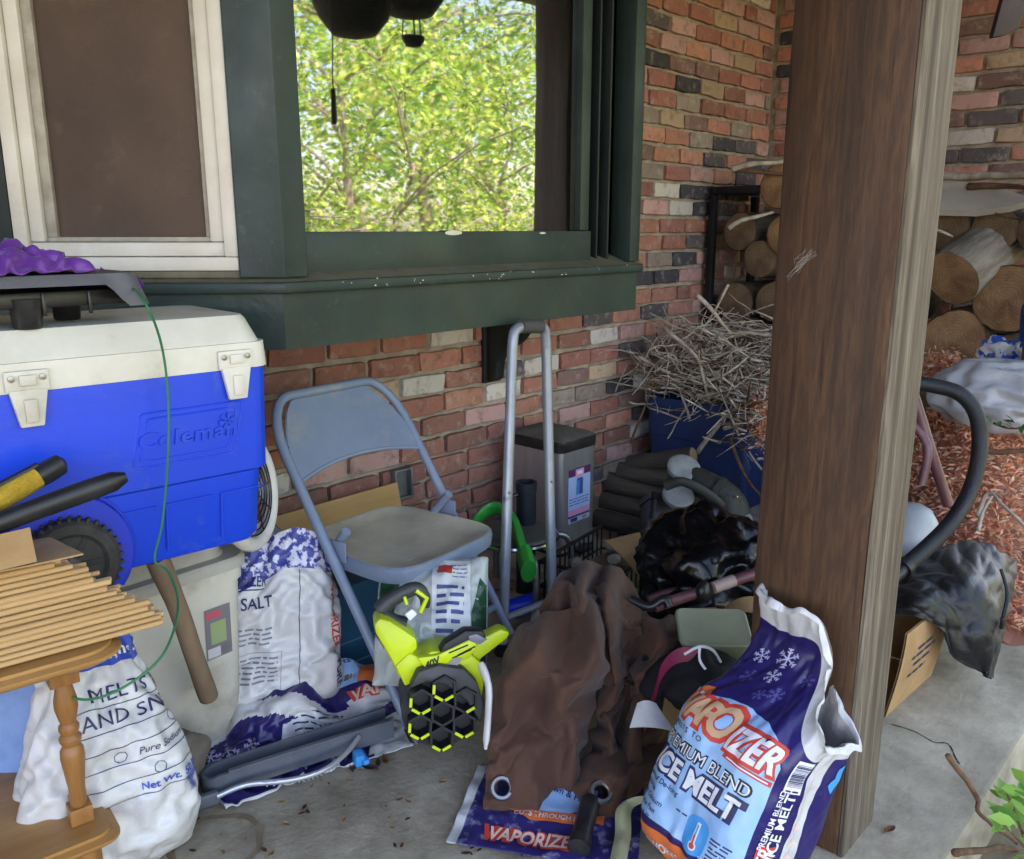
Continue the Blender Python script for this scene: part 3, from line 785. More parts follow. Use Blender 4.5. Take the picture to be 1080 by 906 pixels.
# the two previous meshes were made in the cooler's frame
# lid
mb = MB()
secs = [(CH+.0005, 1.012, 1.02), (CH+.05, 1.004, 1.012), (CH+.0505, .985, .985), (CH+.056, .978, .97), (CH+.095, .945, .86), (CH+.102, .93, .83)]
rings = [[mb.bm.verts.new((x, y, z)) for x, y in rrect(CL*sx, CW*sy, .035, 5)] for z, sx, sy in secs]; n = len(rings[0])
for A, B in zip(rings, rings[1:]):
    for j in range(n): mb.bm.faces.new((A[j], A[(j+1) % n], B[(j+1) % n], B[j]))
mb.bm.faces.new(rings[0][::-1]); mb.bm.faces.new(rings[-1])
lid = mb.build('lid', m_lid, cooler, world=False, sharp=25)
m_screw = plain('screw_steel', lin((150, 148, 142)), .35, metal=.8)
for x in (-.042, .325):
    mb = MB(); yy = fy*1.02-.004
    mb.prism([(-.034, .0), (.034, .0), (.034, .036), (-.034, .036)], .008, Matrix.Translation((x, yy+.004, CH+.002)) @ Matrix.Rotation(R(90), 4, 'X'), .002)
    mb.prism([(-.03, .002), (.03, .002), (.018, -.062), (-.018, -.062)], .012, Matrix.Translation((x, yy+.006, CH+.004)) @ Matrix.Rotation(R(90), 4, 'X'), .002)
    mb.box((x, yy-.008, CH-.03), (.02, .006, .04), bevel=.002); mb.box((x, yy-.008, CH+.022), (.026, .005, .018), bevel=.002)
    la = mb.build('latch', m_lid, cooler, world=False)
    for sx in (-.024, .024):
        mb = MB(); mb.lathe([(.0055, 0), (.0055, .003), (.003, .0036)], Matrix.Translation((x+sx, yy-.004, CH+.026)) @ Matrix.Rotation(R(90), 4, 'X'), 10)
        mb.build('screw', m_screw, la, world=False)
# wheel in its arch, far left of the front
wx, wr = -.01, .085
mb = MB()
arch = [(wx+(wr+.03)*math.cos(R(a)), (wr+.03)*math.sin(R(a))*1.05+.055) for a in range(-40, 221, 10)]
mb.tube([Vector((x, fy*.94+.001, z)) for x, z in arch], .004, 8)
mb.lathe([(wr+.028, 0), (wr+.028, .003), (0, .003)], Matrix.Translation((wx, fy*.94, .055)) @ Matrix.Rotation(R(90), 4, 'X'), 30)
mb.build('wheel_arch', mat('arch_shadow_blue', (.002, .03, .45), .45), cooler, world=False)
wh = MB(); MW = Matrix.Translation((wx, fy*.94-.012, .045)) @ Matrix.Rotation(R(90), 4, 'X')
wh.lathe([(.055, -.018), (.078, -.018), (wr, -.01), (wr, .01), (.078, .018), (.062, .02), (.055, .014)], MW, 36)
for k in range(34):
    a = 2*PI*k/34
    for sg in (-1, 1):
        wh.box((0, 0, 0), (.010, .006, .010), MW @ Matrix.Rotation(a+sg*.04, 4, 'Z') @ Matrix.Translation((wr, 0, sg*.009)), bevel=.001, seg=1)
whl = wh.build('wheel', m_tyre, cooler, world=False)
mb = MB(); mb.lathe([(.056, .006), (.052, .012), (.03, .008), (.014, .016), (0, .018)], MW, 30)
for k in range(6):
    a = k*PI/3; mb.box((.034, 0, .011), (.04, .012, .008), MW @ Matrix.Rotation(a, 4, 'Z'), bevel=.001, seg=1)
mb.build('hub', plain('hub_plastic', lin((40, 40, 44)), .4), whl, world=False)

# ---------------------------------------------------------------- grey plastic tray on black feet, standing on the lid
m_gplas = mat('grey_plastic', lin((98, 98, 104)), .5, lin((84, 84, 90)), 8, bump=.1, bscale=120, dirt=lin((140, 134, 122)), dirt_scale=8, dirt_amt=.3)
m_bplas = mat('black_plastic', lin((22, 22, 24)), .35, lin((34, 34, 36)), 12, dirt=lin((96, 90, 82)), dirt_scale=14, dirt_amt=.25)
TZ = CB+CH+.102
tl = c_right-CU*.32+CV*.10                     # right front corner region of the tray
tray = thing('plastic_stand', 'upturned grey plastic stand with black feet on the cooler lid', 'plastic stand', (tl.x-.3, tl.y+.02, TZ), None, (0, 0, ca+R(2))); tray.scale = (1, 1, .78)
mb = MB()
# skirt with an arched lower edge, swept round a rounded rectangle
W2, D2, Hh = .76, .22, .082
loop = rrect(W2, D2, .03, 6)
def low(x, y):
    if y < -D2/2+.02 and abs(x) < W2/2-.075: 
        return .058
    if y < -D2/2+.02 and abs(x) < W2/2-.045: return .058-.05*((abs(x)-(W2/2-.075))/.03)
    return .008
loop2 = []
k = len(loop)
for i in range(k):
    a, b = Vector(loop[i]), Vector(loop[(i+1) % k]); m = max(1, int((b-a).length/.012))
    for j in range(m): loop2.append(a+(b-a)*j/m)
n = len(loop2); rows = []
for fr_, sc in ((0, 1.045), (.9, 1.0), (1.0, .985)):
    rows.append([mb.bm.verts.new((p.x*sc if abs(p.x) < W2/2-.05 or 1 else 0, p.y*(sc+.03*(sc > 1)), .035+low(p.x, p.y)*1.0*(1-fr_)+(Hh)*fr_)) for p in loop2])
for A, B in zip(rows, rows[1:]):
    for j in range(n): mb.bm.faces.new((A[j], A[(j+1) % n], B[(j+1) % n], B[j]))
mb.bm.faces.new(rows[-1])
mb.build('top', m_gplas, tray, world=False, sharp=30, recalc=False)
mb = MB(); mb.box((0, .012, .062), (W2-.02, D2-.05, .035), bevel=.004)
for i in range(9): mb.box((-.3+i*.075, -D2/2+.036, .052), (.006, .006, .05), bevel=.001)
mb.build('underside', m_bplas, tray, world=False)
for x, y in ((.20, -.06), (-.1, -.065), (-.28, .05), (.3, .06), (.01, .05)):
    mb = MB(); mb.lathe([(.021, .0), (.023, .003), (.027, .06), (.028, .066)], Matrix.Translation((x, y, 0)), 18)
    mb.build('foot', m_bplas, tray, world=False)

# ---------------------------------------------------------------- white round wire-guarded fan leaning behind the cooler
m_fanw = mat('fan_white', lin((206, 202, 196)), .4, dirt=lin((140, 132, 118)), dirt_scale=9, dirt_amt=.3)
fc = DP(262, 518, 1.86)
fn_ = thing('wire_fan', 'white round fan with dark wire guard behind the cooler end', 'fan', (fc.x, fc.y, 0))
FMx = fr4(fc, (.55, -.75, .12))
mb = MB(); ring = [FMx @ Vector((.12*math.cos(a), .12*math.sin(a), 0)) for a in [2*PI*i/40 for i in range(40)]]
mb.tube(ring, .017, 10, closed=True); mb.build('guard_rim', m_fanw, fn_)
mb = MB()
for r_ in (.03, .045, .06, .075, .09, .102): mb.tube([FMx @ Vector((r_*math.cos(a), r_*math.sin(a), .012-.03*r_)) for a in [2*PI*i/30 for i in range(30)]], .0018, 5, closed=True)
for k in range(10):
    a = k*PI/5; mb.tube([FMx @ Vector((.02*math.cos(a), .02*math.sin(a), .013)), FMx @ Vector((.112*math.cos(a), .112*math.sin(a), .006))], .0016, 5)
mb.build('guard_wires', m_bplas, fn_)
mb = MB(); mb.lathe([(.035, -.05), (.035, .0), (.02, .012), (0, .013)], FMx, 20); mb.build('motor', m_fanw, fn_)
mb = MB(); b0 = Vector((fc.x-.1, fc.y+.06, .51)); mb.tube([FMx @ Vector((0, 0, -.05)), b0+Vector((0, .0, .1)), b0], .014, 10); mb.lathe([(.06, 0), (.06, .012), (.03, .02), (0, .02)], Matrix.Translation(b0), 24)
mb.build('stand', m_fanw, fn_)

# ---------------------------------------------------------------- beige bin under the cooler
m_beige = mat('beige_plastic', lin((204, 198, 184)), .5, lin((186, 178, 162)), 5, dirt=lin((112, 98, 78)), dirt_scale=5, dirt_amt=.5, dirt_cut=.5, bump=.08)
bo = Vector((.66, 1.895, 0))
bbin = thing('storage_bin', 'beige plastic bin with a stuck-on label beneath the blue cooler', 'bin', bo, None, (0, 0, R(3)))
mb = MB(); rings = []
for z, s_ in ((0, .90), (.01, .915), (.41, .985), (.411, 1.01), (.44, 1.012)):
    rings.append([mb.bm.verts.new((x*s_, y*s_, z)) for x, y in rrect(.56, .36, .045, 5)])
n = len(rings[0])
for A, B in zip(rings, rings[1:]):
    for j in range(n): mb.bm.faces.new((A[j], A[(j+1) % n], B[(j+1) % n], B[j]))
mb.bm.faces.new(rings[0][::-1]); mb.bm.faces.new(rings[-1])
mb.build('tub', m_beige, bbin, world=False, sharp=30)
mb = MB(); rings = []
for z, s_ in ((.4405, 1.05), (.462, 1.05), (.468, 1.03), (.47, .9), (.478, .88), (CB-.001, .86)):
    rings.append([mb.bm.verts.new((x*s_, y*s_, z)) for x, y in rrect(.56, .36, .05, 5)])
for A, B in zip(rings, rings[1:]):
    for j in range(n): mb.bm.faces.new((A[j], A[(j+1) % n], B[(j+1) % n], B[j]))
mb.bm.faces.new(rings[0][::-1]); mb.bm.faces.new(rings[-1])
mb.build('lid', mat('stone_lid', lin((176, 172, 164)), .55, lin((150, 144, 134)), 6), bbin, world=False, sharp=30)
m_lblw = plain('label_paper', lin((196, 190, 190)), .6); m_lblg = plain('label_green', lin((142, 160, 110)), .6); m_lblr = plain('label_red', lin((196, 80, 96)), .6); m_lblk = plain('label_grey', lin((120, 112, 116)), .6)
pr = Print(lambda u, v, l: Vector((u, -.36/2*(.915+.07*v/.4)-.001-l, v)), .08)
pr.rect(.165, .235, .23, .36, 3, .0004); pr.rect(.168, .335, .205, .352, 2, .0009); pr.rect(.178, .27, .217, .325, 1, .0009); pr.rect(.168, .238, .2, .262, 0, .0009); pr.bars(.203, .24, .226, .262, 3, lift=.0009)
me = bpy.data.meshes.new('label'); pr.bm.to_mesh(me); pr.bm.free(); obj('label', me, [m_lblw, m_lblg, m_lblr, m_lblk], bbin, False, 0)

# ---------------------------------------------------------------- mallet handle, stone
m_oldwood = mat('old_wood', lin((128, 106, 84)), .8, lin((100, 80, 62)), 10, stretch=(1, 1, .2), bump=.4, dirt=lin((84, 74, 64)), dirt_scale=6, dirt_amt=.4)
a, b = PY(220, 735, 1.655), PY(165, 588, 1.60)
hd = thing('tool_handle', 'bare wooden tool handle leaning in front of the beige bin', 'tool handle', (a.x, a.y, 0))
mb = MB(); mb.tube(curve([a, (a*2+b)/3+Vector((.0, -.006, 0)), (a+b*2)/3+Vector((.003, -.006, 0)), b], 6), [.021, .0215, .0215, .021, .0205]+[.02]*9+[.021, .022, .023, .023, .022], 14)
mb.build('shaft', m_oldwood, hd)
m_stone = mat('grey_stone', lin((124, 114, 102)), .9, lin((88, 80, 72)), 9, bump=.8, bscale=30)
sc_ = PY(176, 738, 1.65); sc_.z = .07; st = MB(); st.ico(sc_+Vector((0, .0, 0)), .08, 4, (1.0, .62, .9), disp=.3, fq=1.6)
tag(st.build('stone', m_stone), 'grey lump of stone on the floor behind the mallet handle', 'stone')

# ---------------------------------------------------------------- small turned-leg wooden stand, lower left
m_oak = mat('golden_oak', lin((186, 140, 84)), .42, lin((158, 108, 58)), 11, 9, stretch=(.16, 1.6, 1.6), bump=.15, bscale=60, dirt=lin((150, 118, 82)), dirt_scale=5, dirt_amt=.5, lo=.3, hi=.7, rvar=.1)
m_oakd = mat('oak_leg', lin((168, 116, 64)), .4, lin((128, 82, 42)), 12, 9, stretch=(1.6, 1.6, .2), bump=.15, bscale=60, rvar=.1)
sa = R(-8)
scn = Vector((.475, 1.345, 0))      # front right corner of the lower shelf
SU = Vector((math.cos(sa), math.sin(sa), 0)); SV = Vector((-math.sin(sa), math.cos(sa), 0))
stand = thing('plant_stand', 'small two-tier oak stand with turned spindles, bottom left', 'stand', scn, None, (0, 0, sa))
def shelf(mb, w, dpt, z, th, r=.035, x1=0, y0=0):
    o = [(x1-w/2+p[0], y0+dpt/2+p[1]) for p in rrect(w, dpt, r, 6)]
    mb.prism(o, th*.4, Matrix.Translation((0, 0, z))); 
    o2 = [(x1-w/2+p[0]*(1-.012/w*2), y0+dpt/2+p[1]*(1-.012/dpt*2)) for p in rrect(w, dpt, r, 6)]
    t = bmesh.new()
    rings = [[t.verts.new((x, y, z_)) for x, y in oo] for oo, z_ in ((o2, z+.0), (o, z+th*.4), (o, z+th*.62), (o2, z+th*.78), (o2, z+th))]
    t2 = rings; n = len(o)
    for A, B in zip(rings, rings[1:]):
        for j in range(n): t.faces.new((A[j], A[(j+1) % n], B[(j+1) % n], B[j]))
    t.faces.new(rings[-1]); t.faces.new(rings[0][::-1]); mb.bm.free(); mb.bm = bmesh.new(); mb.join(t)
mb = MB(); shelf(mb, .60, .34, .178, .026, .03); mb.build('lower_shelf', m_oak, stand, world=False, sharp=50)
mb = MB(); shelf(mb, .64, .33, .508, .026, .055, .04, .0); mb.build('upper_shelf', m_oak, stand, world=False, sharp=50)
def spindle(x, y):
    mb = MB(); z0 = .236
    prof = [(.0125, 0), (.014, .012), (.0135, .03), (.017, .06), (.0195, .08), (.0185, .092), (.013, .1), (.017, .106), (.018, .112), (.013, .118), (.016, .124), (.0165, .130), (.012, .136), (.014, .142), (.0185, .16), (.0185, .172), (.014, .19), (.0125, .2)]
    mb.lathe([(a, b*1.15) for a, b in prof], Matrix.Translation((x, y, z0)), 20)
    mb.box((x, y, .2205), (.036, .036, .031), bevel=.002); mb.box((x, y, .4868), (.046, .036, .0415), bevel=.002)
    mb.build('spindle', m_oakd, stand, world=False, sharp=35)
for x, y in ((-.05, .075), (-.05, .255), (-.52, .075), (-.52, .255)): spindle(x, y)
for x in (-.05, -.52):
    mb = MB(); mb.box((x, .165, .222), (.022, .143, .034), bevel=.002); mb.build('lower_rail', m_oakd, stand, world=False)
    mb = MB(); mb.box((x, .165, .49), (.024, .143, .03), bevel=.002); mb.build('upper_rail', m_oakd, stand, world=False)
for x, y in ((-.05, .05), (-.05, .28), (-.55, .05), (-.55, .28)):
    mb = MB(); mb.lathe([(.014, 0), (.018, .03), (.014, .05), (.02, .09), (.022, .14), (.022, .1775)], Matrix.Translation((x, y, 0)), 16); mb.build('leg', m_oakd, stand, world=False)

# ---------------------------------------------------------------- wooden dowels stacked on the stand
m_dow = mat('dowel_wood', lin((206, 168, 118)), .6, lin((180, 138, 88)), 14, 6, stretch=(.12, 1, 1), bump=.1, bscale=80, dirt=lin((150, 108, 66)), dirt_scale=3, dirt_amt=.4)
m_dowc = mat('dowel_end', lin((226, 196, 148)), .7)
DA = R(-8); DU = Vector((math.cos(DA), math.sin(DA), 0)); DV = Vector((-math.sin(DA), math.cos(DA), 0))
tipz = .515
r = random.Random(12)
base = Vector((.572, 1.366, 0))
dm = None
def dowel_mesh(rad, L):
    mb = MB(); mb.lathe([(rad*.8, 0), (rad, .0012), (rad, L-.0012), (rad*.8, L)], Matrix.Rotation(R(-90), 4, 'Y'), 10)
    me = mb.mesh('dowel'); me.materials.append(m_dow); me.polygons.foreach_set('use_smooth', [True]*len(me.polygons)); me.set_sharp_from_angle(angle=R(40)); return me
DMS = [dowel_mesh(.0048, .60), dowel_mesh(.0053, .60), dowel_mesh(.0043, .60)]
rows = 16; cnt = 0
for k in range(rows):
    nn = 11-k//3
    for j in range(nn):
        if 0 < k < rows-1 and j > 2 : continue        # the heap's hidden core is left out
        y = .006+j*.0112+k*.0036+r.uniform(-.002, .002)
        z = .5345+.0052+k*.0091+r.uniform(-.0006, .0006)
        out = .012-.010*max(0, k-2)+r.uniform(-.014, .010) if k < 12 else -.085-.02*(k-12)+r.uniform(-.008, .008)
        p = base+DU*(out)+DV*y; p.z = z
        o = bpy.data.objects.new('wooden_dowel', r.choice(DMS)); COL.objects.link(o); o.location = p; o.rotation_euler = (r.uniform(0, 6), r.uniform(-.006, .006), DA+r.uniform(-.012, .012)); cnt += 1
        tag(o, 'thin pale wooden dowel in the stack on the oak stand', 'dowel', 'wooden dowels stacked on the stand')
core = MB()
# ---------------------------------------------------------------- cardboard on the dowels and the loppers
m_card = mat('cardboard', lin((178, 142, 98)), .85, lin((160, 124, 82)), 8, bump=.15, bscale=50, dirt=lin((130, 98, 64)), dirt_scale=4, dirt_amt=.3)
def sheet(name, pts, th, m, lab, cat, parent=None, bend=0):
    """flat rigid sheet through four corners with a real thickness"""
    a, b, c, d_ = [Vector(p) for p in pts]; nrm = (b-a).cross(d_-a).normalized(); mb = MB(); nu, nv = 10, 8
    def f(u, v, o):
        p = (a*(1-u)+b*u)*(1-v)+(d_*(1-u)+c*u)*v
        return p+nrm*(o+bend*math.sin(u*PI)+.002*noise.noise(p*20))
    mb.grid(lambda u, v: f(u, v, 0), nu, nv); mb.grid(lambda u, v: f(u, v, th), nu, nv)
    bm = mb.bm; ed = [(i, 0) for i in range(nu)]
    per = [(i/nu, 0) for i in range(nu)]+[(1, j/nv) for j in range(nv)]+[(1-i/nu, 1) for i in range(nu)]+[(0, 1-j/nv) for j in range(nv)]
    A = [bm.verts.new(f(u, v, 0)) for u, v in per]; B = [bm.verts.new(f(u, v, th)) for u, v in per]
    for i in range(len(per)): bm.faces.new((A[i], A[(i+1) % len(A)], B[(i+1) % len(A)], B[i]))
    bmesh.ops.remove_doubles(bm, verts=bm.verts[:], dist=1e-5)
    o = mb.build(name, m, parent, sharp=40)
    return tag(o, lab, cat) if lab else o
dz = .5345+rows*.0091+.004
q0 = base+DU*(-.10)+DV*.03; q0.z = dz
def dw(x, y, z): 
    p = base+DU*x+DV*y; return Vector((p.x, p.y, dz+z))
sheet('cardboard_sheet', [dw(-.5, .02, .003), dw(-.095, .012, .003), dw(-.12, .13, .004), dw(-.5, .14, .004)], .003, m_card, 'flat brown cardboard sheet lying on top of the dowel stack', 'cardboard')
sheet('cardboard_flap', [dw(-.6, -.014, .004), dw(-.163, .004, .012), dw(-.163, .026, .062), dw(-.6, .0, .05)], .003, m_card, 'brown cardboard strip standing on edge on the dowel stack', 'cardboard', bend=-.004)
m_yel = mat('yellow_foam_grip', lin((196, 160, 50)), .8, lin((170, 132, 36)), 40, bump=.5, bscale=160)
m_grip = mat('black_grip', lin((26, 26, 28)), .42, lin((40, 40, 42)), 15, rvar=.1)
pv = dw(-.38, .05, .022)
t1 = DP(133, 503, 1.385); t2 = DP(68, 487, 1.40)
lop = thing('loppers', 'long-handled loppers with black and yellow grips on the dowels', 'loppers', (pv.x, pv.y, dz))
mb = MB(); mb.tube(curve([pv, (pv+t1)/2+Vector((0, 0, .006)), t1], 6), [.010]*3+[.014, .016, .0165, .017, .0175, .018, .0185, .0185, .0175, .009], 14, flat=.8); mb.build('black_handle', m_grip, lop)
a = pv+(t2-pv)*.45; b2 = pv+(t2-pv)*.86
mb = MB(); mb.tube(curve([pv, a, b2], 5), [.009]*4+[.013, .0175, .018, .0185, .019, .0185, .018], 14, flat=.85); mb.build('yellow_handle', m_yel, lop)
mb = MB(); mb.tube([b2-(t2-pv)*.01, b2+(t2-b2)*.3, b2+(t2-b2)*.85, t2], [.0185, .0195, .018, .008], 14, flat=.85)
mb.tube([a+Vector((0, .006, .016)), (a+b2)/2+Vector((0, .006, .019)), b2+Vector((0, .003, .017))], .007, 8); mb.build('grip_cap', m_grip, lop)
mb = MB(); bd = (pv-t1).normalized(); mb.tube([pv+Vector((0, 0, .0)), pv+bd*.06, pv+bd*.16], [.014, .02, .004], 8, flat=.3); mb.build('blade', plain('blade_steel', lin((120, 120, 122)), .35, metal=1), lop)

# ---------------------------------------------------------------- green cord hanging down from the stand
m_cord = plain('green_cord', lin((36, 112, 72)), .45)
CY = 1.515
pts = [DP(100, 289, 1.70), DP(124, 292, 1.665), PY(152, 318, CY-.03), PY(172, 372, CY), PY(178, 450, CY), PY(172, 545, CY), PY(163, 590, CY), DP(178, 604, 1.5), DP(188, 640, 1.44), DP(172, 690, 1.34), DP(130, 725, 1.29), DP(90, 738, 1.28), DP(58, 728, 1.3)]
mb = MB(); mb.tube(curve(pts, 8), .0023, 7); tag(mb.build('garden_twine', m_cord), 'thin green cord looping down over the blue cooler', 'cord')

# ---------------------------------------------------------------- pale blue board behind the left sack
m_pblue = mat('pale_blue_plastic', lin((126, 158, 206)), .5, lin((108, 138, 186)), 6, dirt=lin((90, 96, 110)), dirt_scale=6, dirt_amt=.4)
a = G(12, 838, .0); a = Vector((.42, 1.66, 0)); 
sheet('plastic_board', [(.345, 1.72, .001), (.47, 1.60, .001), (.475, 1.63, .40), (.35, 1.75, .40)], .02, m_pblue, 'pale blue plastic board standing behind the white sack', 'board')

# ---------------------------------------------------------------- left white sack
m_sack = mat('white_sack_plastic', lin((208, 206, 204)), .30, lin((190, 187, 182)), 7, 8, bump=.3, bscale=70, dirt=lin((150, 136, 112)), dirt_scale=5, dirt_amt=.35, dirt_cut=.55, rvar=.12, bdist=.006)
m_ink = plain('blue_ink', lin((52, 78, 170)), .45); m_navy = plain('navy_ink', lin((44, 44, 84)), .45); m_whitei = plain('white_ink', lin((222, 222, 226)), .45)
m_redi = plain('red_ink', lin((206, 66, 52)), .45); m_greyi = plain('grey_ink', lin((120, 122, 134)), .5)
m_peach = plain('peach_ink', lin((232, 196, 178)), .45)
def ss(a, b, x): 
    t = min(max((x-a)/(b-a), 0), 1); return t*t*(3-2*t)
def sack_mesh(sk, nu, nv, mfn, name, mats, parent, top_open=False, inner=None):
    mb = MB(); mb.grid(lambda u, v: sk.pt(u, v), nu, nv, mfn=mfn, close_u=True)
    return mb.build(name, mats, parent, sharp=60)
MS1 = Matrix.Translation((.510, 1.515, .004)) @ Matrix.Rotation(R(-10), 4, 'Z') @ Matrix.Rotation(R(-9), 4, 'X')
sk1 = Sack(.29, .17, .48, MS1, seed=2, wr=.012, wscale=12,
           thick=lambda b: .03+.97*min(1, math.sin(min(b/.22, 1)*PI/2)**.7)*max(0, 1-ss(.45, 1.0, b))**.8,
           width=lambda b: (.82+.18*math.sin(min(b/.25, 1)*PI/2))*(1-.52*ss(.30, 1, b)), sway=lambda b: (.015*b, -.03*math.sin(b*PI)+.02*b))
s1 = thing('salt_sack', 'upright white sack printed with MELTS AND SNOW beside the oak stand', 'sack', (.608, 1.535, 0))
ss1 = SoftSack(sk1, nu=36, nv=28, k=5, grow=.05, hold=.42, bend=2.5); ss1.build('bag', [m_sack], s1)
pr = Print(lambda u, v, l: ss1.front(u+.045, v*.88, l), .01, 1.6); F = pr
pr.rect(-.09, .455, .085, .505, 0); pr.rect(-.07, .512, .075, .553, 0, .0006); pr.flake(-.02, .53, .014, 1, .0012); pr.flake(.04, .532, .012, 1, .0012)
pr.text('De-Icing Salt', -.0, .468, .022, 1, 0, .03, 0, .0014)
pr.text('MELTS ICE', .02, .395, .026, 2, 0, .0, 0, .0014, 1.05); pr.text('AND SNOW', .02, .352, .026, 2, 0, .0, 0, .0014, 1.05)
for v in (.385, .342, .31, .275, .24, .205): pr.line((-.1, v), (.12, v), .0016, 2)
pr.text('Pure Sodium', .045, .285, .013, 2, 0, 0, .2, .0013); pr.text('Net Wt. 50 lb', .05, .214, .014, 0, 0, .03, 0, .0014)
for u, v in ((-.03, .29), (.03, .25), (.08, .325)):
    for k in range(7):
        a = 2*PI*k/7; pr.line((u+.011*math.cos(a), v+.011*math.sin(a)), (u+.011*math.cos(a+.9), v+.011*math.sin(a+.9)), .0012, 2)
pr.bars(.082, .165, .115, .205, 0, seed=4)
pr.build('print', [m_ink, m_whitei, m_navy], s1)

# ---------------------------------------------------------------- open white sack by the chair
MS2 = Matrix.Translation((1.03, 1.80, .003)) @ Matrix.Rotation(R(-32), 4, 'Z') @ Matrix.Rotation(R(-6), 4, 'X')
sk2 = Sack(.32, .21, .47, MS2, seed=5, wr=.012, wscale=11,
           thick=lambda b: .05+.95*min(1, math.sin(min(b/.2, 1)*PI/2)**.7)*(1-.55*ss(.55, 1.0, b)),
           width=lambda b: (.86+.14*math.sin(min(b/.25, 1)*PI/2))*(1-.24*ss(.4, 1, b)), sway=lambda b: (.03*b, .02*b))
m_floral = mat('blue_floral_print', lin((62, 66, 140)), .4, lin((205, 205, 220)), 46, 3, lo=.5, hi=.56, bump=.2, bscale=30)
m_inner = mat('sack_lining', lin((196, 192, 184)), .5, lin((168, 164, 158)), 12, bump=.5, bscale=30)
s2 = thing('salt_sack', 'open-topped white sack with blue floral rim and red lettering by the chair', 'sack', (1.03, 1.80, 0))
def rim2(u): return .86+.14*(.5+.5*math.sin(u*2*PI*2+.6))
ss2 = SoftSack(sk2, rim2, nu=38, nv=30, k=4, grow=.07, hold=.38, bend=2); ss2.build('bag', [m_sack, m_floral], s2, lambda u, v: 1 if v > .80 else 0)
mb = MB(); mb.grid(lambda u, v: ss2.pt(u, .998-.3*v, -.002-.02*v), 90, 16, close_u=True); mb.grid(lambda u, v: sk2.M @ (Vector((0, 0, .33))+(sk2.M.inverted() @ ss2.pt(u, .7, -.004)-Vector((0, 0, .33)))*(1-v)), 60, 6, close_u=True)
mb.build('lining', m_inner, s2, sharp=60)
pr = Print(ss2.front, .01, 1.6)
pr.text('VAPORIZER', -.075, .345, .022, 0, 0, .02, .15, .0013, .75); pr.line((-.13, .338), (-.02, .338), .003, 0); pr.text('ICE SALT', -.065, .295, .026, 0, 0, .02, 0, .0013, .9)
for k in range(4): pr.scribble(-.13, .245-k*.011, .0, .008, 3, k)
for k in range(6): pr.scribble(-.125, .175-k*.012, .012, .008, 3, k+9)
pr.line((-.13, .19), (.02, .19), .001, 3); pr.line((.02, .19), (.02, .09), .001, 3)
pr.line((.062, .03), (.062, .37), .0018, 0)
pr.text('VAPORIZER', .148, .245, .021, 1, -PI/2, .03, 0, .0013); pr.text('PURE', .15, .105, .02, 0, -PI/2, .02, 0, .0013)
pr.build('print', [m_navy, m_redi, m_whitei, m_greyi], s2)

# ---------------------------------------------------------------- teal box with orange letters behind the chair leg, pale board on the wall
m_teal = mat('teal_box_card', lin((22, 84, 118)), .55, lin((18, 70, 102)), 5, dirt=lin((60, 90, 106)), dirt_scale=6, dirt_amt=.3)
p = G(392, 690, 0); bx = Vector((1.335, 1.80, 0))
tb = thing('teal_box', 'teal carton with tan curly lettering on the floor under the chair', 'box', bx, None, (0, 0, R(-2)))
mb = MB(); mb.box((0, .06, .13), (.30, .14, .26), bevel=.003); mb.build('carton', m_teal, tb, world=False)
pr = Print(lambda u, v, l: Vector((u, -.0105-l, v)), .1); pr.text('nn', .07, .13, .06, 0, 0, .05, .2, .001, 1.0); pr.line((-.15, .035), (.15, .035), .004, 1); pr.line((-.15, .1), (.15, .1), .003, 1)
me = bpy.data.meshes.new('lettering'); pr.bm.to_mesh(me); pr.bm.free(); obj('lettering', me, [plain('tan_ink', lin((176, 134, 92)), .6), plain('pale_teal_ink', lin((96, 130, 150)), .6)], tb, False, 0)
m_pine = mat('pale_pine', lin((206, 160, 104)), .6, lin((186, 138, 84)), 9, stretch=(.15, 1, 1.2), bump=.1)
a0 = PY(330, 548, 2.2); a1 = PY(425, 512, 2.2)
sheet('pine_board', [(a0.x-.2, 2.17, .02), (a1.x, 2.17, .02), (a1.x, 2.25, a1.z), (a0.x-.2, 2.25, a1.z-.005)], .02, m_pine, 'pale pine board leaning on the brick wall behind the chair', 'board')
# ================================================================ MIDDLE
# ---------------------------------------------------------------- folding chair
m_chair = mat('blue_grey_chair_paint', lin((118, 132, 152)), .40, lin((106, 120, 142)), 5, bump=.08, bscale=90, dirt=lin((168, 156, 128)), dirt_scale=7, dirt_amt=.6, dirt_cut=.54, rvar=.12)
m_seat = mat('dusty_seat_paint', lin((204, 190, 164)), .75, lin((172, 160, 140)), 7, 9, dirt=lin((128, 134, 142)), dirt_scale=5, dirt_amt=.45, dirt_cut=.56, bump=.12, bscale=110)
cyaw = R(6.4)
chair = thing('folding_chair', 'worn blue-grey metal folding chair with a dusty seat facing the yard', 'chair', (1.409, 1.406, -.048), None, (0, 0, cyaw)); chair.scale = (1.04, 1.04, 1.04); ZF = .048/1.04
HW = .216
def ty(z): return z/1.515
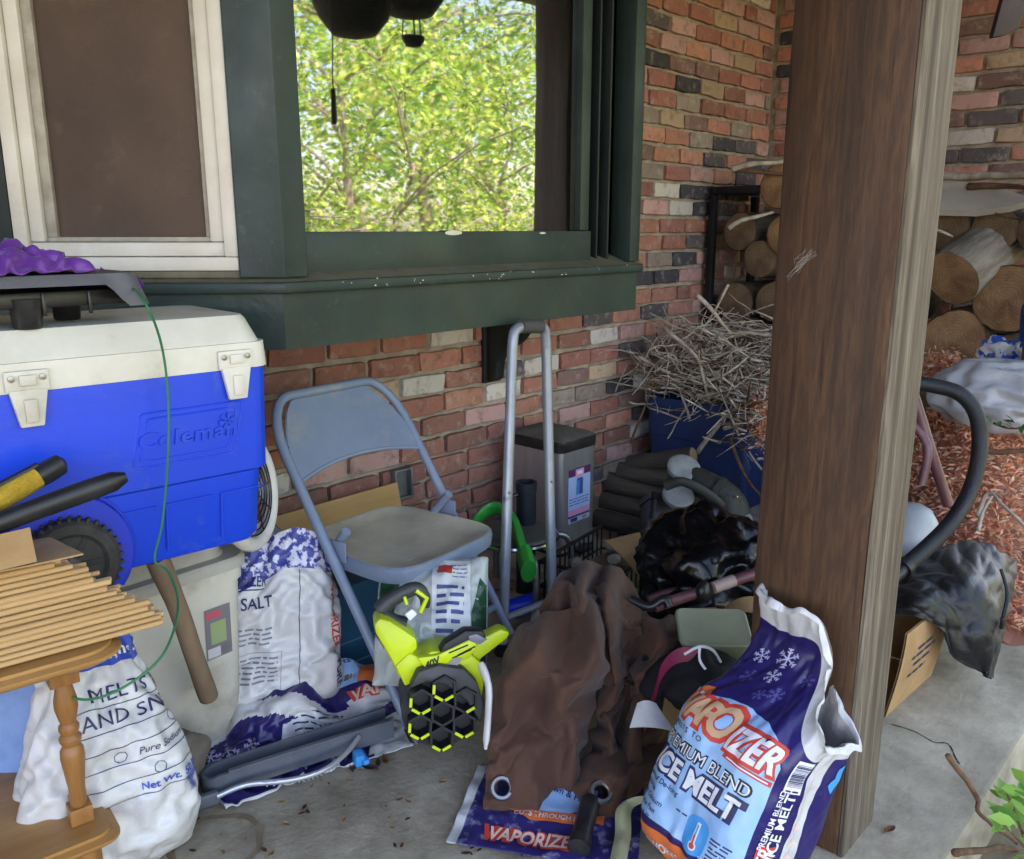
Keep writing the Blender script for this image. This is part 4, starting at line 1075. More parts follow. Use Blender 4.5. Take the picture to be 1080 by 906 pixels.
# front tube: foot, up through the back, round the top, down again
tr = .0125; pts = []
top = .795
for sx in (-1, 1):
    seq = [Vector((sx*HW, ty(z), z)) for z in (ZF+.004, .2, .4, .6, .66)]
    arc = [Vector((sx*(HW-.085*(1-math.cos(a))), ty(.66+.13*math.sin(a)), .66+.13*math.sin(a))) for a in [R(q) for q in (15, 30, 45, 60, 75, 88)]]
    s_ = seq+arc
    pts += s_ if sx < 0 else s_[::-1]
mb = MB(); mb.tube(pts, tr, 12); mb.build('front_tube', m_chair, chair, world=False)
mb = MB()
nrm = Vector((0, -1.515, 1)).normalized() if 0 else Vector((0, -.835, .55))
def backp(u, v, o):
    x = -HW+.010+(2*HW-.02)*u; s = abs(2*u-1)
    zb = .605+.022*(1-s*s); zt = .782-.118*max(0, (s-.45)/.55)**2.4
    z = zb+(zt-zb)*v; y = ty(z)+.012*(1-s*s)
    return Vector((x, y, z))+nrm*o
mb.grid(lambda u, v: backp(u, v, .004), 28, 14); mb.grid(lambda u, v: backp(u, v, -.004), 28, 14)
mb.tube([backp(u/28, 0, 0) for u in range(29)], .0058, 8); mb.tube([backp(.02+.96*u/28, .97, 0) for u in range(29)], .0045, 6)
mb.build('backrest', m_chair, chair, world=False)
# seat pan
mb = MB()
def outl(s, dz):
    o = []
    y0, y1 = .095, .475
    wf, wb = .20, .178
    for a in range(0, 360, 6):
        c, q = math.cos(R(a)), math.sin(R(a)); e = 2/5.
        x = math.copysign(abs(c)**e, c); y = math.copysign(abs(q)**e, q)
        w = wf+(wb-wf)*(y+1)/2
        o.append(Vector((x*w*s, (y0+y1)/2+y*(y1-y0)/2*s-.012*(y < -.5)*(1-x*x), .438+dz)))
    return o
prof = [(.97, -.04), (1.0, -.036), (1.012, -.012), (1.006, -.003), (.985, .0012), (.93, .001), (.9, -.002), (.6, -.004), (.3, -.005), (.02, -.005)]
rings = [[mb.bm.verts.new(p) for p in outl(s, z)] for s, z in prof]; n = len(rings[0])
for k, (A, B) in enumerate(zip(rings, rings[1:])):
    for j in range(n): mb.bm.faces.new((A[j], A[(j+1) % n], B[(j+1) % n], B[j])).material_index = 1 if k >= 4 else 0
mb.bm.faces.new(rings[-1]).material_index = 1
mb.build('seat', [m_chair, m_seat], chair, world=False, sharp=35)
for sx in (-1, 1):
    mb = MB(); x = sx*(HW-.03)
    mb.tube([Vector((x, .27, .50)), Vector((x, .36, .40)), Vector((x, .59, ZF+.002))], .0115, 10); mb.build('rear_leg', m_chair, chair, world=False)
    mb = MB(); mb.tube([Vector((sx*HW, ty(ZF), ZF)), Vector((sx*HW, ty(ZF+.035), ZF+.035))], .0155, 10); mb.build('foot_cap', m_bplas, chair, world=False)
    mb = MB(); mb.box((sx*(HW-.016), .29, .452), (.004, .06, .05), bevel=.001); mb.build('hinge_plate', m_chair, chair, world=False)
mb = MB(); mb.tube([Vector((-HW, ty(.2), .2)), Vector((HW, ty(.2), .2))], .010, 10); mb.build('front_stretcher', m_chair, chair, world=False)
mb = MB(); mb.tube([Vector((-HW+.03, .50, .185)), Vector((HW-.03, .50, .185))], .0095, 10); mb.build('rear_stretcher', m_chair, chair, world=False)
# ---------------------------------------------------------------- hand truck
m_alu = mat('grey_tube_metal', lin((150, 156, 166)), .38, lin((136, 142, 152)), 6, metal=.35, dirt=lin((110, 106, 98)), dirt_scale=8, dirt_amt=.4, rvar=.1)
ht = thing('hand_truck', 'folding grey metal hand truck with tall U-shaped handle against the bay', 'hand truck', (1.74, 1.58, 0))
La, Lb, Ra, Rb = Vector((1.640, 1.568, .0)), Vector((1.768, 1.648, .86)), Vector((1.842, 1.548, 0)), Vector((1.925, 1.655, .85))
topL, topR = Vector((1.80, 1.652, .925)), Vector((1.905, 1.655, .918))
mb = MB(); up = [La, La*.5+Lb*.5, Lb]; pts = up[:2]+curve([Lb, Lb*.3+topL*.7+Vector((-.012, 0, .005)), topL], 5)
pts += curve([topR, Rb*.3+topR*.7+Vector((.008, 0, .004)), Rb], 5)+[Ra*.5+Rb*.5, Ra]
mb.tube(pts, .0155, 12); mb.build('handle_frame', m_alu, ht)
mb = MB(); a = topL+Vector((.006, 0, .002)); b = topR-Vector((.008, 0, -.001)); mb.tube([a, a*.5+b*.5+Vector((0, 0, .002)), b], .0200, 14); mb.build('grip', mat('grey_foam', lin((76, 74, 74)), .8, bump=.4, bscale=120), ht)
for p in (La, Ra):
    mb = MB(); mb.tube([p, p+Vector((0, 0, .035))], .021, 10); mb.build('end_cap', m_bplas, ht)
for p, q in ((La, Lb), (Ra, Rb)):
    mb = MB(); c = p+(q-p)*.52; dd = (q-p).normalized(); mb.tube([c-dd*.006, c+dd*.006], .0155, 12); mb.tube([c+Vector((-.005, -.016, .02)), c+Vector((-.005, -.011, .02))], .004, 8); mb.build('clamp_ring', m_alu, ht)
mb = MB(); mb.tube([La+(Lb-La)*.12, Ra+(Rb-Ra)*.12], .010, 8); mb.build('cross_bar', m_alu, ht)

# ---------------------------------------------------------------- low stool and green arch
so_ = G(543, 562, .235); stl = thing('low_stool', 'low round stool with chrome rim and bent tube legs behind the chair', 'stool', (so_.x, so_.y, 0))
mb = MB(); mb.lathe([(0, .218), (.13, .218), (.133, .235), (.125, .243), (0, .240)], Matrix.Translation((so_.x, so_.y, 0)), 40); mb.build('seat', mat('grey_vinyl', lin((96, 92, 86)), .6, lin((74, 72, 68)), 10, dirt=lin((130, 120, 104)), dirt_scale=9, dirt_amt=.4), stl)
mb = MB(); mb.tube([Vector((so_.x+.136*math.cos(a), so_.y+.136*math.sin(a), .228)) for a in [2*PI*i/40 for i in range(40)]], .009, 8, closed=True); mb.build('rim', plain('chrome', lin((176, 176, 178)), .2, metal=1), stl)
for k in range(4):
    a = R(-28+90*k); cx, sx_ = math.cos(a), math.sin(a); P = lambda q, z: Vector((so_.x+cx*q, so_.y+sx_*q, z))
    mb = MB(); mb.tube(curve([P(.09, .212), P(.15, .212), P(.185, .195), P(.198, .15), P(.20, .08), P(.20, .0)], 5), .011, 10); mb.build('leg', plain('leg_tube', lin((140, 142, 148)), .35, metal=.8) if k == 0 else MATS['leg_tube'], stl)
m_kgreen = mat('bright_green_plastic', lin((16, 158, 60)), .35, lin((12, 134, 50)), 5, rvar=.08)
gp = [DP(489, 612, 2.34), DP(487, 585, 2.42), DP(500, 553, 2.62), DP(520, 536, 2.68), DP(540, 545, 2.62), DP(549, 570, 2.48), DP(557, 600, 2.36)]
gp[0].z = max(.06, gp[0].z)
mb = MB(); cp = curve(gp, 6); mb.tube(cp, [.036-.004*abs(math.sin(i)) if i < 7 or i > len(cp)-8 else .030 for i in range(len(cp))], 12, flat=.45)
ga = thing('garden_toy', 'bright green plastic arch with thick ends behind the chair seat', 'toy', (gp[0].x, gp[0].y, 0))
mb.build('arch', m_kgreen, ga)
for e, d_ in ((cp[0], cp[0]-cp[2]), (cp[-1], cp[-1]-cp[-3])):
    mb = MB(); mb.tube([e-d_.normalized()*.06, e+d_.normalized()*.012], .043, 14, flat=.55); mb.build('end_sleeve', m_kgreen, ga)

# ---------------------------------------------------------------- step bin with its sticker
m_steel = mat('brushed_steel', lin((196, 196, 198)), .32, lin((180, 180, 184)), 30, metal=.8, stretch=(1, 1, .05), rvar=.08)
bx0, by0 = 2.325, 1.925; BW, BD, BH = .21, .27, .40
tbin = thing('step_bin', 'small steel step bin with black domed lid and product sticker', 'bin', (bx0+BW/2, by0+BD/2, 0))
mb = MB(); mb.prism([(x+BW/2, y+BD/2) for x, y in rrect(BW, BD, .02, 5)], BH-.012, Matrix.Translation((bx0, by0, .012))); mb.build('body', m_steel, tbin, sharp=25)
mb = MB(); mb.prism([(x+BW/2, y+BD/2) for x, y in rrect(BW+.008, BD+.008, .022, 5)], .011, Matrix.Translation((bx0, by0, .0))); mb.build('base_ring', m_bplas, tbin, sharp=25)
mb = MB()
rings = []
for z, s_ in ((BH+.0006, 1.03), (BH+.036, 1.05), (BH+.042, 1.03), (BH+.052, .88), (BH+.062, .6), (BH+.066, .05)):
    rings.append([mb.bm.verts.new((bx0+BW/2+x*s_, by0+BD/2+y*s_, z)) for x, y in rrect(BW, BD, .022, 5)])
n = len(rings[0])
for k, (A, B) in enumerate(zip(rings, rings[1:])):
    for j in range(n): mb.bm.faces.new((A[j], A[(j+1) % n], B[(j+1) % n], B[j])).material_index = 1 if k > 1 else 0
mb.bm.faces.new(rings[0][::-1]); mb.bm.faces.new(rings[-1]).material_index = 1
m_dusty = mat('dusty_black_plastic', lin((98, 94, 84)), .85, lin((66, 64, 60)), 9, bump=.1)
mb.build('lid', [m_bplas, m_dusty], tbin, sharp=30)
pr = Print(lambda u, v, l: Vector((bx0+u, by0-.0006-l, v)), .1)
pr.rect(.045, .12, .175, .33, 0, .0004); pr.rect(.045, .30, .175, .33, 1, .001); pr.rect(.085, .295, .135, .325, 2, .0014); pr.rect(.095, .305, .125, .317, 4, .002)
pr.poly([(.09, .225), (.13, .225), (.132, .28), (.092, .28)], 3, .001); pr.poly([(.092, .28), (.132, .28), (.127, .29), (.096, .29)], 5, .0012); pr.rect(.11, .225, .13, .28, 5, .0014)
for k in range(3): pr.scribble(.05, .21-k*.011, .165, .007, 5, k)
pr.rect(.045, .150, .175, .172, 2, .001); pr.rect(.045, .140, .175, .148, 1, .001); pr.rect(.125, .124, .165, .138, 4, .001); pr.bars(.127, .125, .163, .137, 1, lift=.0014); pr.rect(.06, .123, .10, .138, 1, .001)
me = bpy.data.meshes.new('st'); pr.bm.to_mesh(me); pr.bm.free()
obj('sticker', me, [plain('sticker_blue', lin((158, 186, 226)), .4), plain('sticker_plum', lin((92, 44, 84)), .4), plain('sticker_pink', lin((214, 150, 186)), .4), plain('sticker_box', lin((70, 130, 200)), .4), m_whitei, plain('sticker_shade', lin((60, 84, 140)), .4)], tbin, True, 0)
mb = MB(); mb.prism(rrect(.09, .05, .02, 4), .012, Matrix.Translation((bx0+BW/2, by0-.03, .012))); mb.build('pedal', m_bplas, tbin)
a = DP(555, 508, 2.72); tb_ = thing('drain_tube', 'open dark tube standing upright before the steel bin', 'tube', (a.x, a.y, 0))
mb = MB(); ro = .033
mb.lathe([(ro-.004, .0), (ro, .0), (ro, a.z-.03), (ro+.003, a.z-.028), (ro+.003, a.z), (ro-.005, a.z), (ro-.005, .02), (0, .02)], Matrix.Translation((a.x, a.y, 0)), 24); mb.build('pipe', mat('navy_black_plastic', lin((24, 28, 38)), .4, lin((34, 38, 48)), 8), tb_)
mb = MB(); mb.tube([a+Vector((-.03, .012, -.04)), a+Vector((-.052, .02, -.045))], .007, 8); mb.ico(a+Vector((-.058, .022, -.045)), .013, 2); mb.build('knob', m_bplas, tb_)

# ---------------------------------------------------------------- leaf blower
m_lime = mat('lime_plastic', lin((196, 214, 22)), .38, lin((184, 202, 16)), 5, rvar=.08, dirt=lin((150, 150, 60)), dirt_scale=9, dirt_amt=.3, bump=.04, bscale=100)
m_blk = mat('blower_black', lin((20, 20, 22)), .5, lin((32, 32, 34)), 12)
bc = DP(467, 752, 1.68)
zf = Vector((-.56, -.80, .14)).normalized(); BM = fr4(bc, zf, (RGT+Vector((0, 0, -.02))))
blow = thing('leaf_blower', 'lime green cordless blower with a black honeycomb nozzle facing out', 'leaf blower', (bc.x, bc.y, 0))
kpx = 1.70/905*1.08
def lp(px, py): return ((px-467)*kpx, (752-py)*kpx)
def poly(pxs): return [lp(*p) for p in pxs]
def hexp(r_, a0=PI/6): return [(r_*math.cos(a0+k*PI/3), r_*math.sin(a0+k*PI/3)) for k in range(6)]
cells = [(0, 0)]+[(.056*math.cos(a), .056*math.sin(a)) for a in [R(28+60*k) for k in range(6)]]
mb = MB()
mb.lathe([(.084, -.17), (.088, -.04), (.0885, -.028)], BM, 30, cap=True)
mb.build('nozzle_body', m_blk, blow)
for ci, (cx_, cy_) in enumerate(cells):
    mb = MB(); t = bmesh.new()
    R_, r_ = .0295, .0235
    O_ = hexp(R_, R(28)); I_ = hexp(r_, R(28))
    lay = [[t.verts.new((x+cx_, y+cy_, z)) for x, y in o] for o, z in ((O_, -.03), (O_, .006), (I_, .006), (hexp(r_*.93, R(28)), -.028), (hexp(.002), -.029))]
    for A, B in zip(lay, lay[1:]):
        for j in range(6): t.faces.new((A[j], A[(j+1) % 6], B[(j+1) % 6], B[j]))
    mb.join(t, BM); 
    t = bmesh.new()
    if ci:
        I2 = hexp(r_*.99, R(28)); base_k = {1: (4,), 2: (2, 3, 4), 3: (2, 3, 4), 4: (2, 3, 4), 5: (3, 4), 6: (3, 4)}[ci]
        for j in base_k:
            a = Vector(O_[j]).lerp(Vector(O_[(j+1) % 6]), .12)*.5+Vector(I2[j]).lerp(Vector(I2[(j+1) % 6]), .12)*.5; b = Vector(O_[j]).lerp(Vector(O_[(j+1) % 6]), .88)*.5+Vector(I2[j]).lerp(Vector(I2[(j+1) % 6]), .88)*.5
            dn = (b-a).normalized(); nn = Vector((-dn.y, dn.x))*.0030
            q = [(p.x+cx_, p.y+cy_) for p in (a-nn, b-nn, b+nn, a+nn)]
            mb.prism(q, .003, BM @ Matrix.Translation((0, 0, .0055)), 0, 1)
    mb.build('honeycomb_cell', [m_blk, m_lime], blow, smooth=False)
mb = MB()
mb.prism(poly([(417, 704), (432, 690), (446, 697), (455, 690), (492, 688), (512, 706), (516, 722), (513, 745), (503, 742), (494, 722), (470, 708), (452, 710), (438, 722), (428, 728)]), .10, BM @ Matrix.Translation((0, 0, -.135)), .006)
mb.prism(poly([(488, 694), (500, 686), (534, 671), (545, 675), (542, 682), (512, 704), (506, 716)]), .05, BM @ Matrix.Translation((0, 0, -.10)), .006)
mb.prism(poly([(440, 694), (462, 692), (500, 675), (506, 684), (496, 698), (470, 704), (450, 708)]), .03, BM @ Matrix.Translation((0, 0, -.052)), .004)
mb.prism(poly([(394, 658), (400, 651), (412, 655), (440, 675), (442, 687), (434, 694), (430, 722), (421, 718), (414, 700), (396, 668)]), .085, BM @ Matrix.Translation((0, 0, -.125)), .008)
mb.build('housing', m_lime, blow, sharp=30)
mb = MB()
hp = [lp(*p) for p in ((402, 652), (414, 640), (440, 628), (451, 637), (452, 650))]
mb.tube(curve([BM @ Vector((x, y, -.10)) for x, y in hp], 5), [.019, .02, .02, .02, .019, .018, .018, .017, .017, .017, .016, .016, .015, .015, .014, .014, .013, .012, .012, .011, .01], 12, flat=.9)
hp2 = [lp(*p) for p in ((404, 656), (418, 664), (430, 668))]; mb.tube([BM @ Vector((x, y, -.095)) for x, y in hp2], .018, 10)
mb.prism(poly([(432, 724), (440, 706), (462, 700), (490, 706), (505, 722), (512, 745), (509, 768), (494, 742), (470, 722), (450, 718)]), .05, BM @ Matrix.Translation((0, 0, -.055)), .005)
mb.build('handle', mat('handle_grey', lin((62, 64, 64)), .5, lin((48, 50, 50)), 10), blow)
mb = MB(); hq = [lp(*p) for p in ((441, 628), (453, 637), (446, 653))]; mb.tube([BM @ Vector((x, y, -.083)) for x, y in hq], .0055, 8)
hq = [lp(*p) for p in ((428, 634), (431, 643))]; mb.tube([BM @ Vector((x, y, -.080)) for x, y in hq], .004, 8); mb.build('lime_trim', m_lime, blow)
mb = MB(); mb.prism(poly([(464, 690), (470, 680), (492, 667), (512, 668), (516, 677), (500, 684), (478, 691)]), .04, BM @ Matrix.Translation((0, 0, -.065)), .005); mb.build('battery', m_blk, blow)
mb = MB(); mb.prism(poly([(495, 672), (504, 670), (516, 677), (508, 682), (497, 678)]), .006, BM @ Matrix.Translation((0, 0, -.026)), .001); mb.build('battery_plate', plain('steel_grey_plastic', lin((110, 112, 122)), .4), blow)
mb = MB(); mb.prism(poly([(428, 652), (436, 646), (442, 652), (434, 660)]), .02, BM @ Matrix.Translation((0, 0, -.085)), .003); mb.build('trigger', m_whitei, blow)
pr = Print(lambda u, v, l: BM @ Vector((u, v, -.0215+l)), .2)
for a, b in (((474, 690), (495, 682)), ((484, 693), (503, 684)), ((478, 696), (499, 687))): pr.line(lp(*a), lp(*b), .0035, 0, .0006)
def onface(px, py, l, zz): x, y = lp(px, py); return BM @ Vector((x, y, zz+l))
pr.build('vent_slots', [m_blk], blow)
pr = Print(lambda u, v, l: BM @ Vector((u, v, -.0215+l)), .2)
x, y = lp(457, 703); pr.text('40V', x, y, .0150, 0, R(24), .05, .25, .0016); x, y = lp(446, 704); pr.rect(x-.002, y-.002, x+.002, y+.002, 0, .0016)
pr.poly([lp(472, 702), lp(480, 695), lp(489, 696), lp(484, 704)], 1, .0016)
pr.build('markings', [m_blk, plain('label_silver', lin((140, 134, 128)), .4)], blow)

# ---------------------------------------------------------------- grey channel with a ribbed silver handle, blue clip
m_chan = mat('slate_plastic', lin((92, 98, 108)), .45, lin((80, 86, 96)), 6, dirt=lin((122, 118, 112)), dirt_scale=9, dirt_amt=.4, rvar=.1)
A_, B_ = Vector((.725, 1.568, 0)), Vector((1.145, 1.452, 0)); ud = (B_-A_).normalized(); vd = Vector((-ud.y, ud.x, 0)); Lc = (B_-A_).length
CM = Matrix((ud, vd, Vector((0, 0, 1)))).transposed().to_4x4(); CM.translation = A_+Vector((0, 0, .016))
chn = thing('channel', 'long slate grey plastic channel with ribbed silver handle on the floor', 'channel', A_)
w_ = .058; prof = [(Lc, 0), (.03, 0)]
mb = MB(); arc = [(.03-.03*math.sin(R(a)), w_/2-w_/2*math.cos(R(a))) for a in range(0, 181, 15)]
oo = [(Lc, 0)]+arc+[(Lc, w_)]; wall = .007
inn = [(Lc, wall)]+[(.03-(.03-wall)*math.sin(R(a)), w_/2-(w_/2-wall)*math.cos(R(a))) for a in range(0, 181, 15)]+[(Lc, w_-wall)]
n = len(oo)
def hgt(x): return .052-.014*ss(.07, 0, x)
A0 = [mb.bm.verts.new(CM @ Vector((x, y, 0))) for x, y in oo]; A1 = [mb.bm.verts.new(CM @ Vector((x, y, hgt(x)))) for x, y in oo]
B1 = [mb.bm.verts.new(CM @ Vector((x, y, hgt(x)))) for x, y in inn]; B0 = [mb.bm.verts.new(CM @ Vector((x, y, .01))) for x, y in inn]
for P_, Q_ in ((A0, A1), (A1, B1), (B1, B0)):
    for j in range(n-1): mb.bm.faces.new((P_[j], P_[j+1], Q_[j+1], Q_[j]))
mb.bm.faces.new(B0); mb.bm.faces.new(A0[::-1])
mb.box((Lc/2+.02, .0, .049), (Lc-.06, .012, .005), CM, bevel=.001); mb.box((.0, -.014, .008), (.05, .018, .03), CM, bevel=.006)
mb.build('trough', m_chan, chn, sharp=35)
mb = MB(); hp = [(.02, -.02, .012), (.08, -.028, .022), (.17, -.06, .02), (.24, -.062, .02), (.30, -.038, .026), (.345, -.006, .036)]
cp = curve([CM @ Vector(p) for p in hp], 7); mb.tube(cp, .0062, 9)
for i in range(10, 26):
    mb.tube([cp[i]-Vector((0, 0, .002)), cp[i]+vd*-.010-Vector((0, 0, .003))], .0022, 5)
mb.build('handle', plain('silver_handle', lin((176, 178, 182)), .35, metal=.5), chn)
p = G(378, 800, .018); mb = MB(); mb.box((0, 0, 0), (.022, .03, .034), M4(p, (R(10), 0, R(-20))), bevel=.004); mb.box((.012, 0, .0), (.014, .05, .012), M4(p, (0, 0, R(-20))), bevel=.003)
tag(mb.build('clip', mat('sky_blue_plastic', lin((30, 140, 206)), .4)), 'small sky blue plastic clip beside the grey channel', 'clip')
# blue cup and grey cardboard corner by the chair foot
a = G(545, 640, .036); hd_ = Vector((.86, -.45, .1)).normalized(); MM = fr4(a, hd_)
cup = MB(); cup.lathe([(0, -.035), (.028, -.035), (.030, .0), (.034, .055), (.036, .057), (.033, .057), (.028, -.02), (0, -.02)], MM, 24)
tag(cup.build('cup', mat('royal_blue_plastic', lin((20, 54, 200)), .35)), 'royal blue plastic cup tipped over near the chair foot', 'cup')
a = G(565, 655, .05)
sheet('grey_card', [a+Vector((-.05, -.02, -.04)), a+Vector((.05, -.06, -.03)), a+Vector((.045, .0, .045)), a+Vector((.015, .03, .035))], .002, mat('grey_board', lin((150, 146, 132)), .8), 'bent grey card corner sticking up behind the brown tarp', 'card', bend=.02)
# ================================================================ RIGHT SIDE
# ---------------------------------------------------------------- firewood
m_lbark = mat('grey_log_bark', lin((150, 142, 132)), .9, lin((92, 84, 76)), 16, 10, stretch=(1, 1, .22), bump=1.0, bscale=40, dirt=lin((120, 122, 96)), dirt_scale=4, dirt_amt=.3, bdist=.012)
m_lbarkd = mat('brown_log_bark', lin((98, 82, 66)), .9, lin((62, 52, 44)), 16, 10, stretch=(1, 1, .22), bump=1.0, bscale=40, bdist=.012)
def ring_mat(name, c1, c2):
    m = mat(name, c1, .85, c2, 9, 8, dirt=lin((70, 56, 44)), dirt_scale=4, dirt_amt=.35, bump=.3, bscale=40)
    nt = m.node_tree; N = nt.nodes; L = nt.links; b = N['Principled BSDF']
    src = b.inputs['Base Color'].links[0].from_socket
    tc = N.new('ShaderNodeTexCoord'); w = N.new('ShaderNodeTexWave'); w.wave_type = 'RINGS'; w.rings_direction = 'Z'
    w.inputs['Scale'].default_value = 26; w.inputs['Distortion'].default_value = 9; w.inputs['Detail'].default_value = 4; w.inputs['Detail Scale'].default_value = 1.2
    L.new(tc.outputs['Object'], w.inputs['Vector'])
    mx = N.new('ShaderNodeMix'); mx.data_type = 'RGBA'; mx.blend_type = 'MULTIPLY'; mx.inputs[0].default_value = .22
    L.new(src, mx.inputs[6]); L.new(w.outputs['Color'], mx.inputs[7]); L.new(mx.outputs[2], b.inputs['Base Color']); return m
m_cut = ring_mat('cut_log_face', lin((164, 128, 92)), lin((128, 94, 64)))
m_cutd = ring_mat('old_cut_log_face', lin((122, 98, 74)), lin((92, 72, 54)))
def log(loc, axis, L, r, label, bark, cut, seed, sub=(40, 26), group='split logs in the firewood stack', name='log', face=True):
    mb = MB(); 
    def rad(a, z, k=1):
        q = Vector((math.cos(a)*r, math.sin(a)*r, z))
        n = 1+.07*noise.noise(q*6+Vector((seed*3, 0, 0)))+.06*noise.noise(Vector((math.cos(a)*1.2, math.sin(a)*1.2, seed*5)))
        rd = .045*ridged((math.cos(a)*r*26, math.sin(a)*r*26, z*5+seed), 2)
        return r*n+r*rd*k
    na, nz = sub
    mb.grid(lambda u, v: Vector((math.cos(2*PI*u)*rad(2*PI*u, v*L), math.sin(2*PI*u)*rad(2*PI*u, v*L), v*L)), na, nz, close_u=True)
    fm = frame_from(axis); t = thing(name, label, 'log', loc, group); t.rotation_euler = fm.to_euler()
    mb.build('bark', bark, t, world=False, sharp=0)
    if face:
        for z, s in ((0, -1), (L, 1)):
            mb = MB()
            def fp(u, v): 
                a = 2*PI*u; k = rad(a, z)*(v if v > 0 else .001)*.985
                p = Vector((math.cos(a)*k, math.sin(a)*k, z+s*(.002-.006*v**8)))
                p.z += .0025*noise.noise(p*40); return p
            mb.grid(fp, na, 6, close_u=True); mb.build('cut_face', cut, t, world=False, sharp=0)
    return t
AX = Vector((1, 0, 0)); r = random.Random(21); LF = 3.82
logs = [((1003, 291), .108, .46, 1, 'grey-barked log with pale cut end jutting out right of the post'),
        ((1062, 316), .125, .42, 0, 'log with round tan cut end at the right of the stack'),
        ((1006, 360), .125, .42, 0, 'wide log with ringed cut end low beside the post'),
        ((801, 273), .085, .40, 2, 'dark round log end next to the black rack upright'),
        ((822, 196), .095, .40, 0, 'orange-tan log end at the top of the stack left of the post'),
        ((826, 248), .085, .40, 0, 'tan log end half hidden by the left edge of the post'),
        ((818, 318), .095, .40, 2, 'dark log end below, behind the brush heap')]
for i, (px, rr, L, kind, lab) in enumerate(logs):
    p = PX(px[0], px[1], LF-(.10 if kind == 1 else r.uniform(-.02, .03)))
    ax = Vector((1, r.uniform(-.06, .06), r.uniform(-.03, .03)))
    if kind == 1:
        p = PX(1003, 293, 3.70); dq = DP(1080, 232, p.dot(FWD)+.24); ax = dq-p; L = (dq-p).length*1.1
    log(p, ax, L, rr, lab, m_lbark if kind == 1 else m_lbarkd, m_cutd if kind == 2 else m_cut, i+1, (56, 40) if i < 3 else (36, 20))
k = 0
for z in (.15, .33, .505, .68, .855, 1.03, 1.19):
    for y in (.80, .985, 1.17, 1.355, 1.54, 1.725, 1.91, 2.09):
        q = Vector((LF+.03, y+r.uniform(-.012, .012)+(.09 if round(z*1000) % 350 > 180 else 0), z+r.uniform(-.012, .012)))
        if any((PX(px[0], px[1], LF).yz-q.yz).length < rr+.07 for px, rr, *_ in logs): continue
        if q.y > 2.14: continue
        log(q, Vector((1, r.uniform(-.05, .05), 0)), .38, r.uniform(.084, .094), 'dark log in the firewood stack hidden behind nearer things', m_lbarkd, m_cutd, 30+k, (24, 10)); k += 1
    k += 1
# rack
m_rack = mat('black_steel', lin((24, 25, 28)), .45, lin((34, 35, 38)), 12, metal=.3)
rk = thing('log_rack', 'black square-tube log rack standing at the wall corner', 'log rack', (4.0, 1.5, 0))
for x in (3.86, 4.28):
    for y in (2.245, .70):
        mb = MB(); mb.box((x, y, .68), (.035, .035, 1.36), bevel=.003); mb.build('upright', m_rack, rk)
for y in (2.245, .70):
    mb = MB(); mb.box((4.07, y, 1.38), (.455, .034, .034), bevel=.003); mb.build('end_bar', m_rack, rk)
for x in (3.86, 4.28):
    mb = MB(); mb.box((x, 1.4725, .04), (.033, 1.509, .033), bevel=.003); mb.build('base_rail', m_rack, rk)
mb = MB(); mb.box((3.86, 2.07, 1.38), (.034, .314, .034), bevel=.003); mb.build('top_rail', m_rack, rk)
# weathered plank and sticks over the stack
m_plank = mat('bleached_plank', lin((190, 184, 172)), .8, lin((160, 152, 140)), 7, stretch=(1, .2, 1), bump=.3)
X_ = 3.70
pl_pts = [(940, 190), (992, 189), (1030, 193), (1062, 200), (1090, 210), (1066, 217), (1030, 222), (980, 221), (940, 219)]
v = [PX(px, py, X_+.10*(1-(py-188)/34)) for px, py in pl_pts]; n = len(v); w = [p+Vector((.012, 0, -.022)) for p in v]
mb = MB(); mb.raw(v+w, [tuple(range(n)), tuple(range(2*n-1, n-1, -1))]+[(i, i+n, (i+1) % n+n, (i+1) % n) for i in range(n)])
tag(mb.build('plank', m_plank, sharp=30), 'bleached pointed plank lying across the top of the logs', 'plank')
m_twig = mat('grey_twig', lin((186, 174, 158)), .9, lin((136, 122, 106)), 20, 6, bump=.4)
m_twigb = mat('brown_twig', lin((120, 88, 64)), .9, lin((86, 62, 46)), 20, 6, bump=.4)
def stick(pts, r0, lab, m=m_twig, cat='stick', taper=.5):
    mb = MB(); c = curve(pts, 5); n = len(c); c = [p+noise.noise_vector(p*9)*r0*.6 for p in c]
    mb.tube(c, [r0*(1-(1-taper)*i/n)*(1+.15*noise.noise(c[i]*40)) for i in range(n)], 8)
    return tag(mb.build('stick', m, sharp=0), lab, cat, None)
stick([PX(960, 184, 3.78), PX(1020, 186, 3.76), PX(1085, 183, 3.74)], .018, 'long grey branch laid along the top of the logs')
stick([PX(1020, 196, 3.76), PX(1060, 196, 3.74), PX(1085, 200, 3.7)], .014, 'short mossy branch end beside the pale plank', m_twigb)
stick([PX(772, 178, 3.7), PX(795, 173, 3.75), PX(830, 170, 3.85)], .016, 'grey branch jutting from the top of the stack at the left', m_twig)
stick([PX(775, 179, 3.72), PX(800, 181, 3.75), PX(828, 184, 3.8)], .012, 'dark branch under the grey one at the stack top', m_twigb)
stick([PX(768, 241, 3.62), PX(785, 232, 3.66), PX(815, 224, 3.8)], .013, 'pale bent stick poking out before the rack', m_twig)
stick([PX(972, 240, 3.6), PX(990, 243, 3.62), PX(1004, 250, 3.7)], .008, 'thin pale stick beside the furrowed log', m_twig)
stick([PX(1050, 226, 3.62), PX(1068, 230, 3.6), PX(1090, 233, 3.6)], .006, 'thin orange stick below the pale plank', m_twigb)
stick([PX(725, 228, 4.0), PX(726, 262, 4.0), PX(725, 320, 4.0)], .010, 'straight upright stick leaning on the brick wall', m_twig, taper=.9)

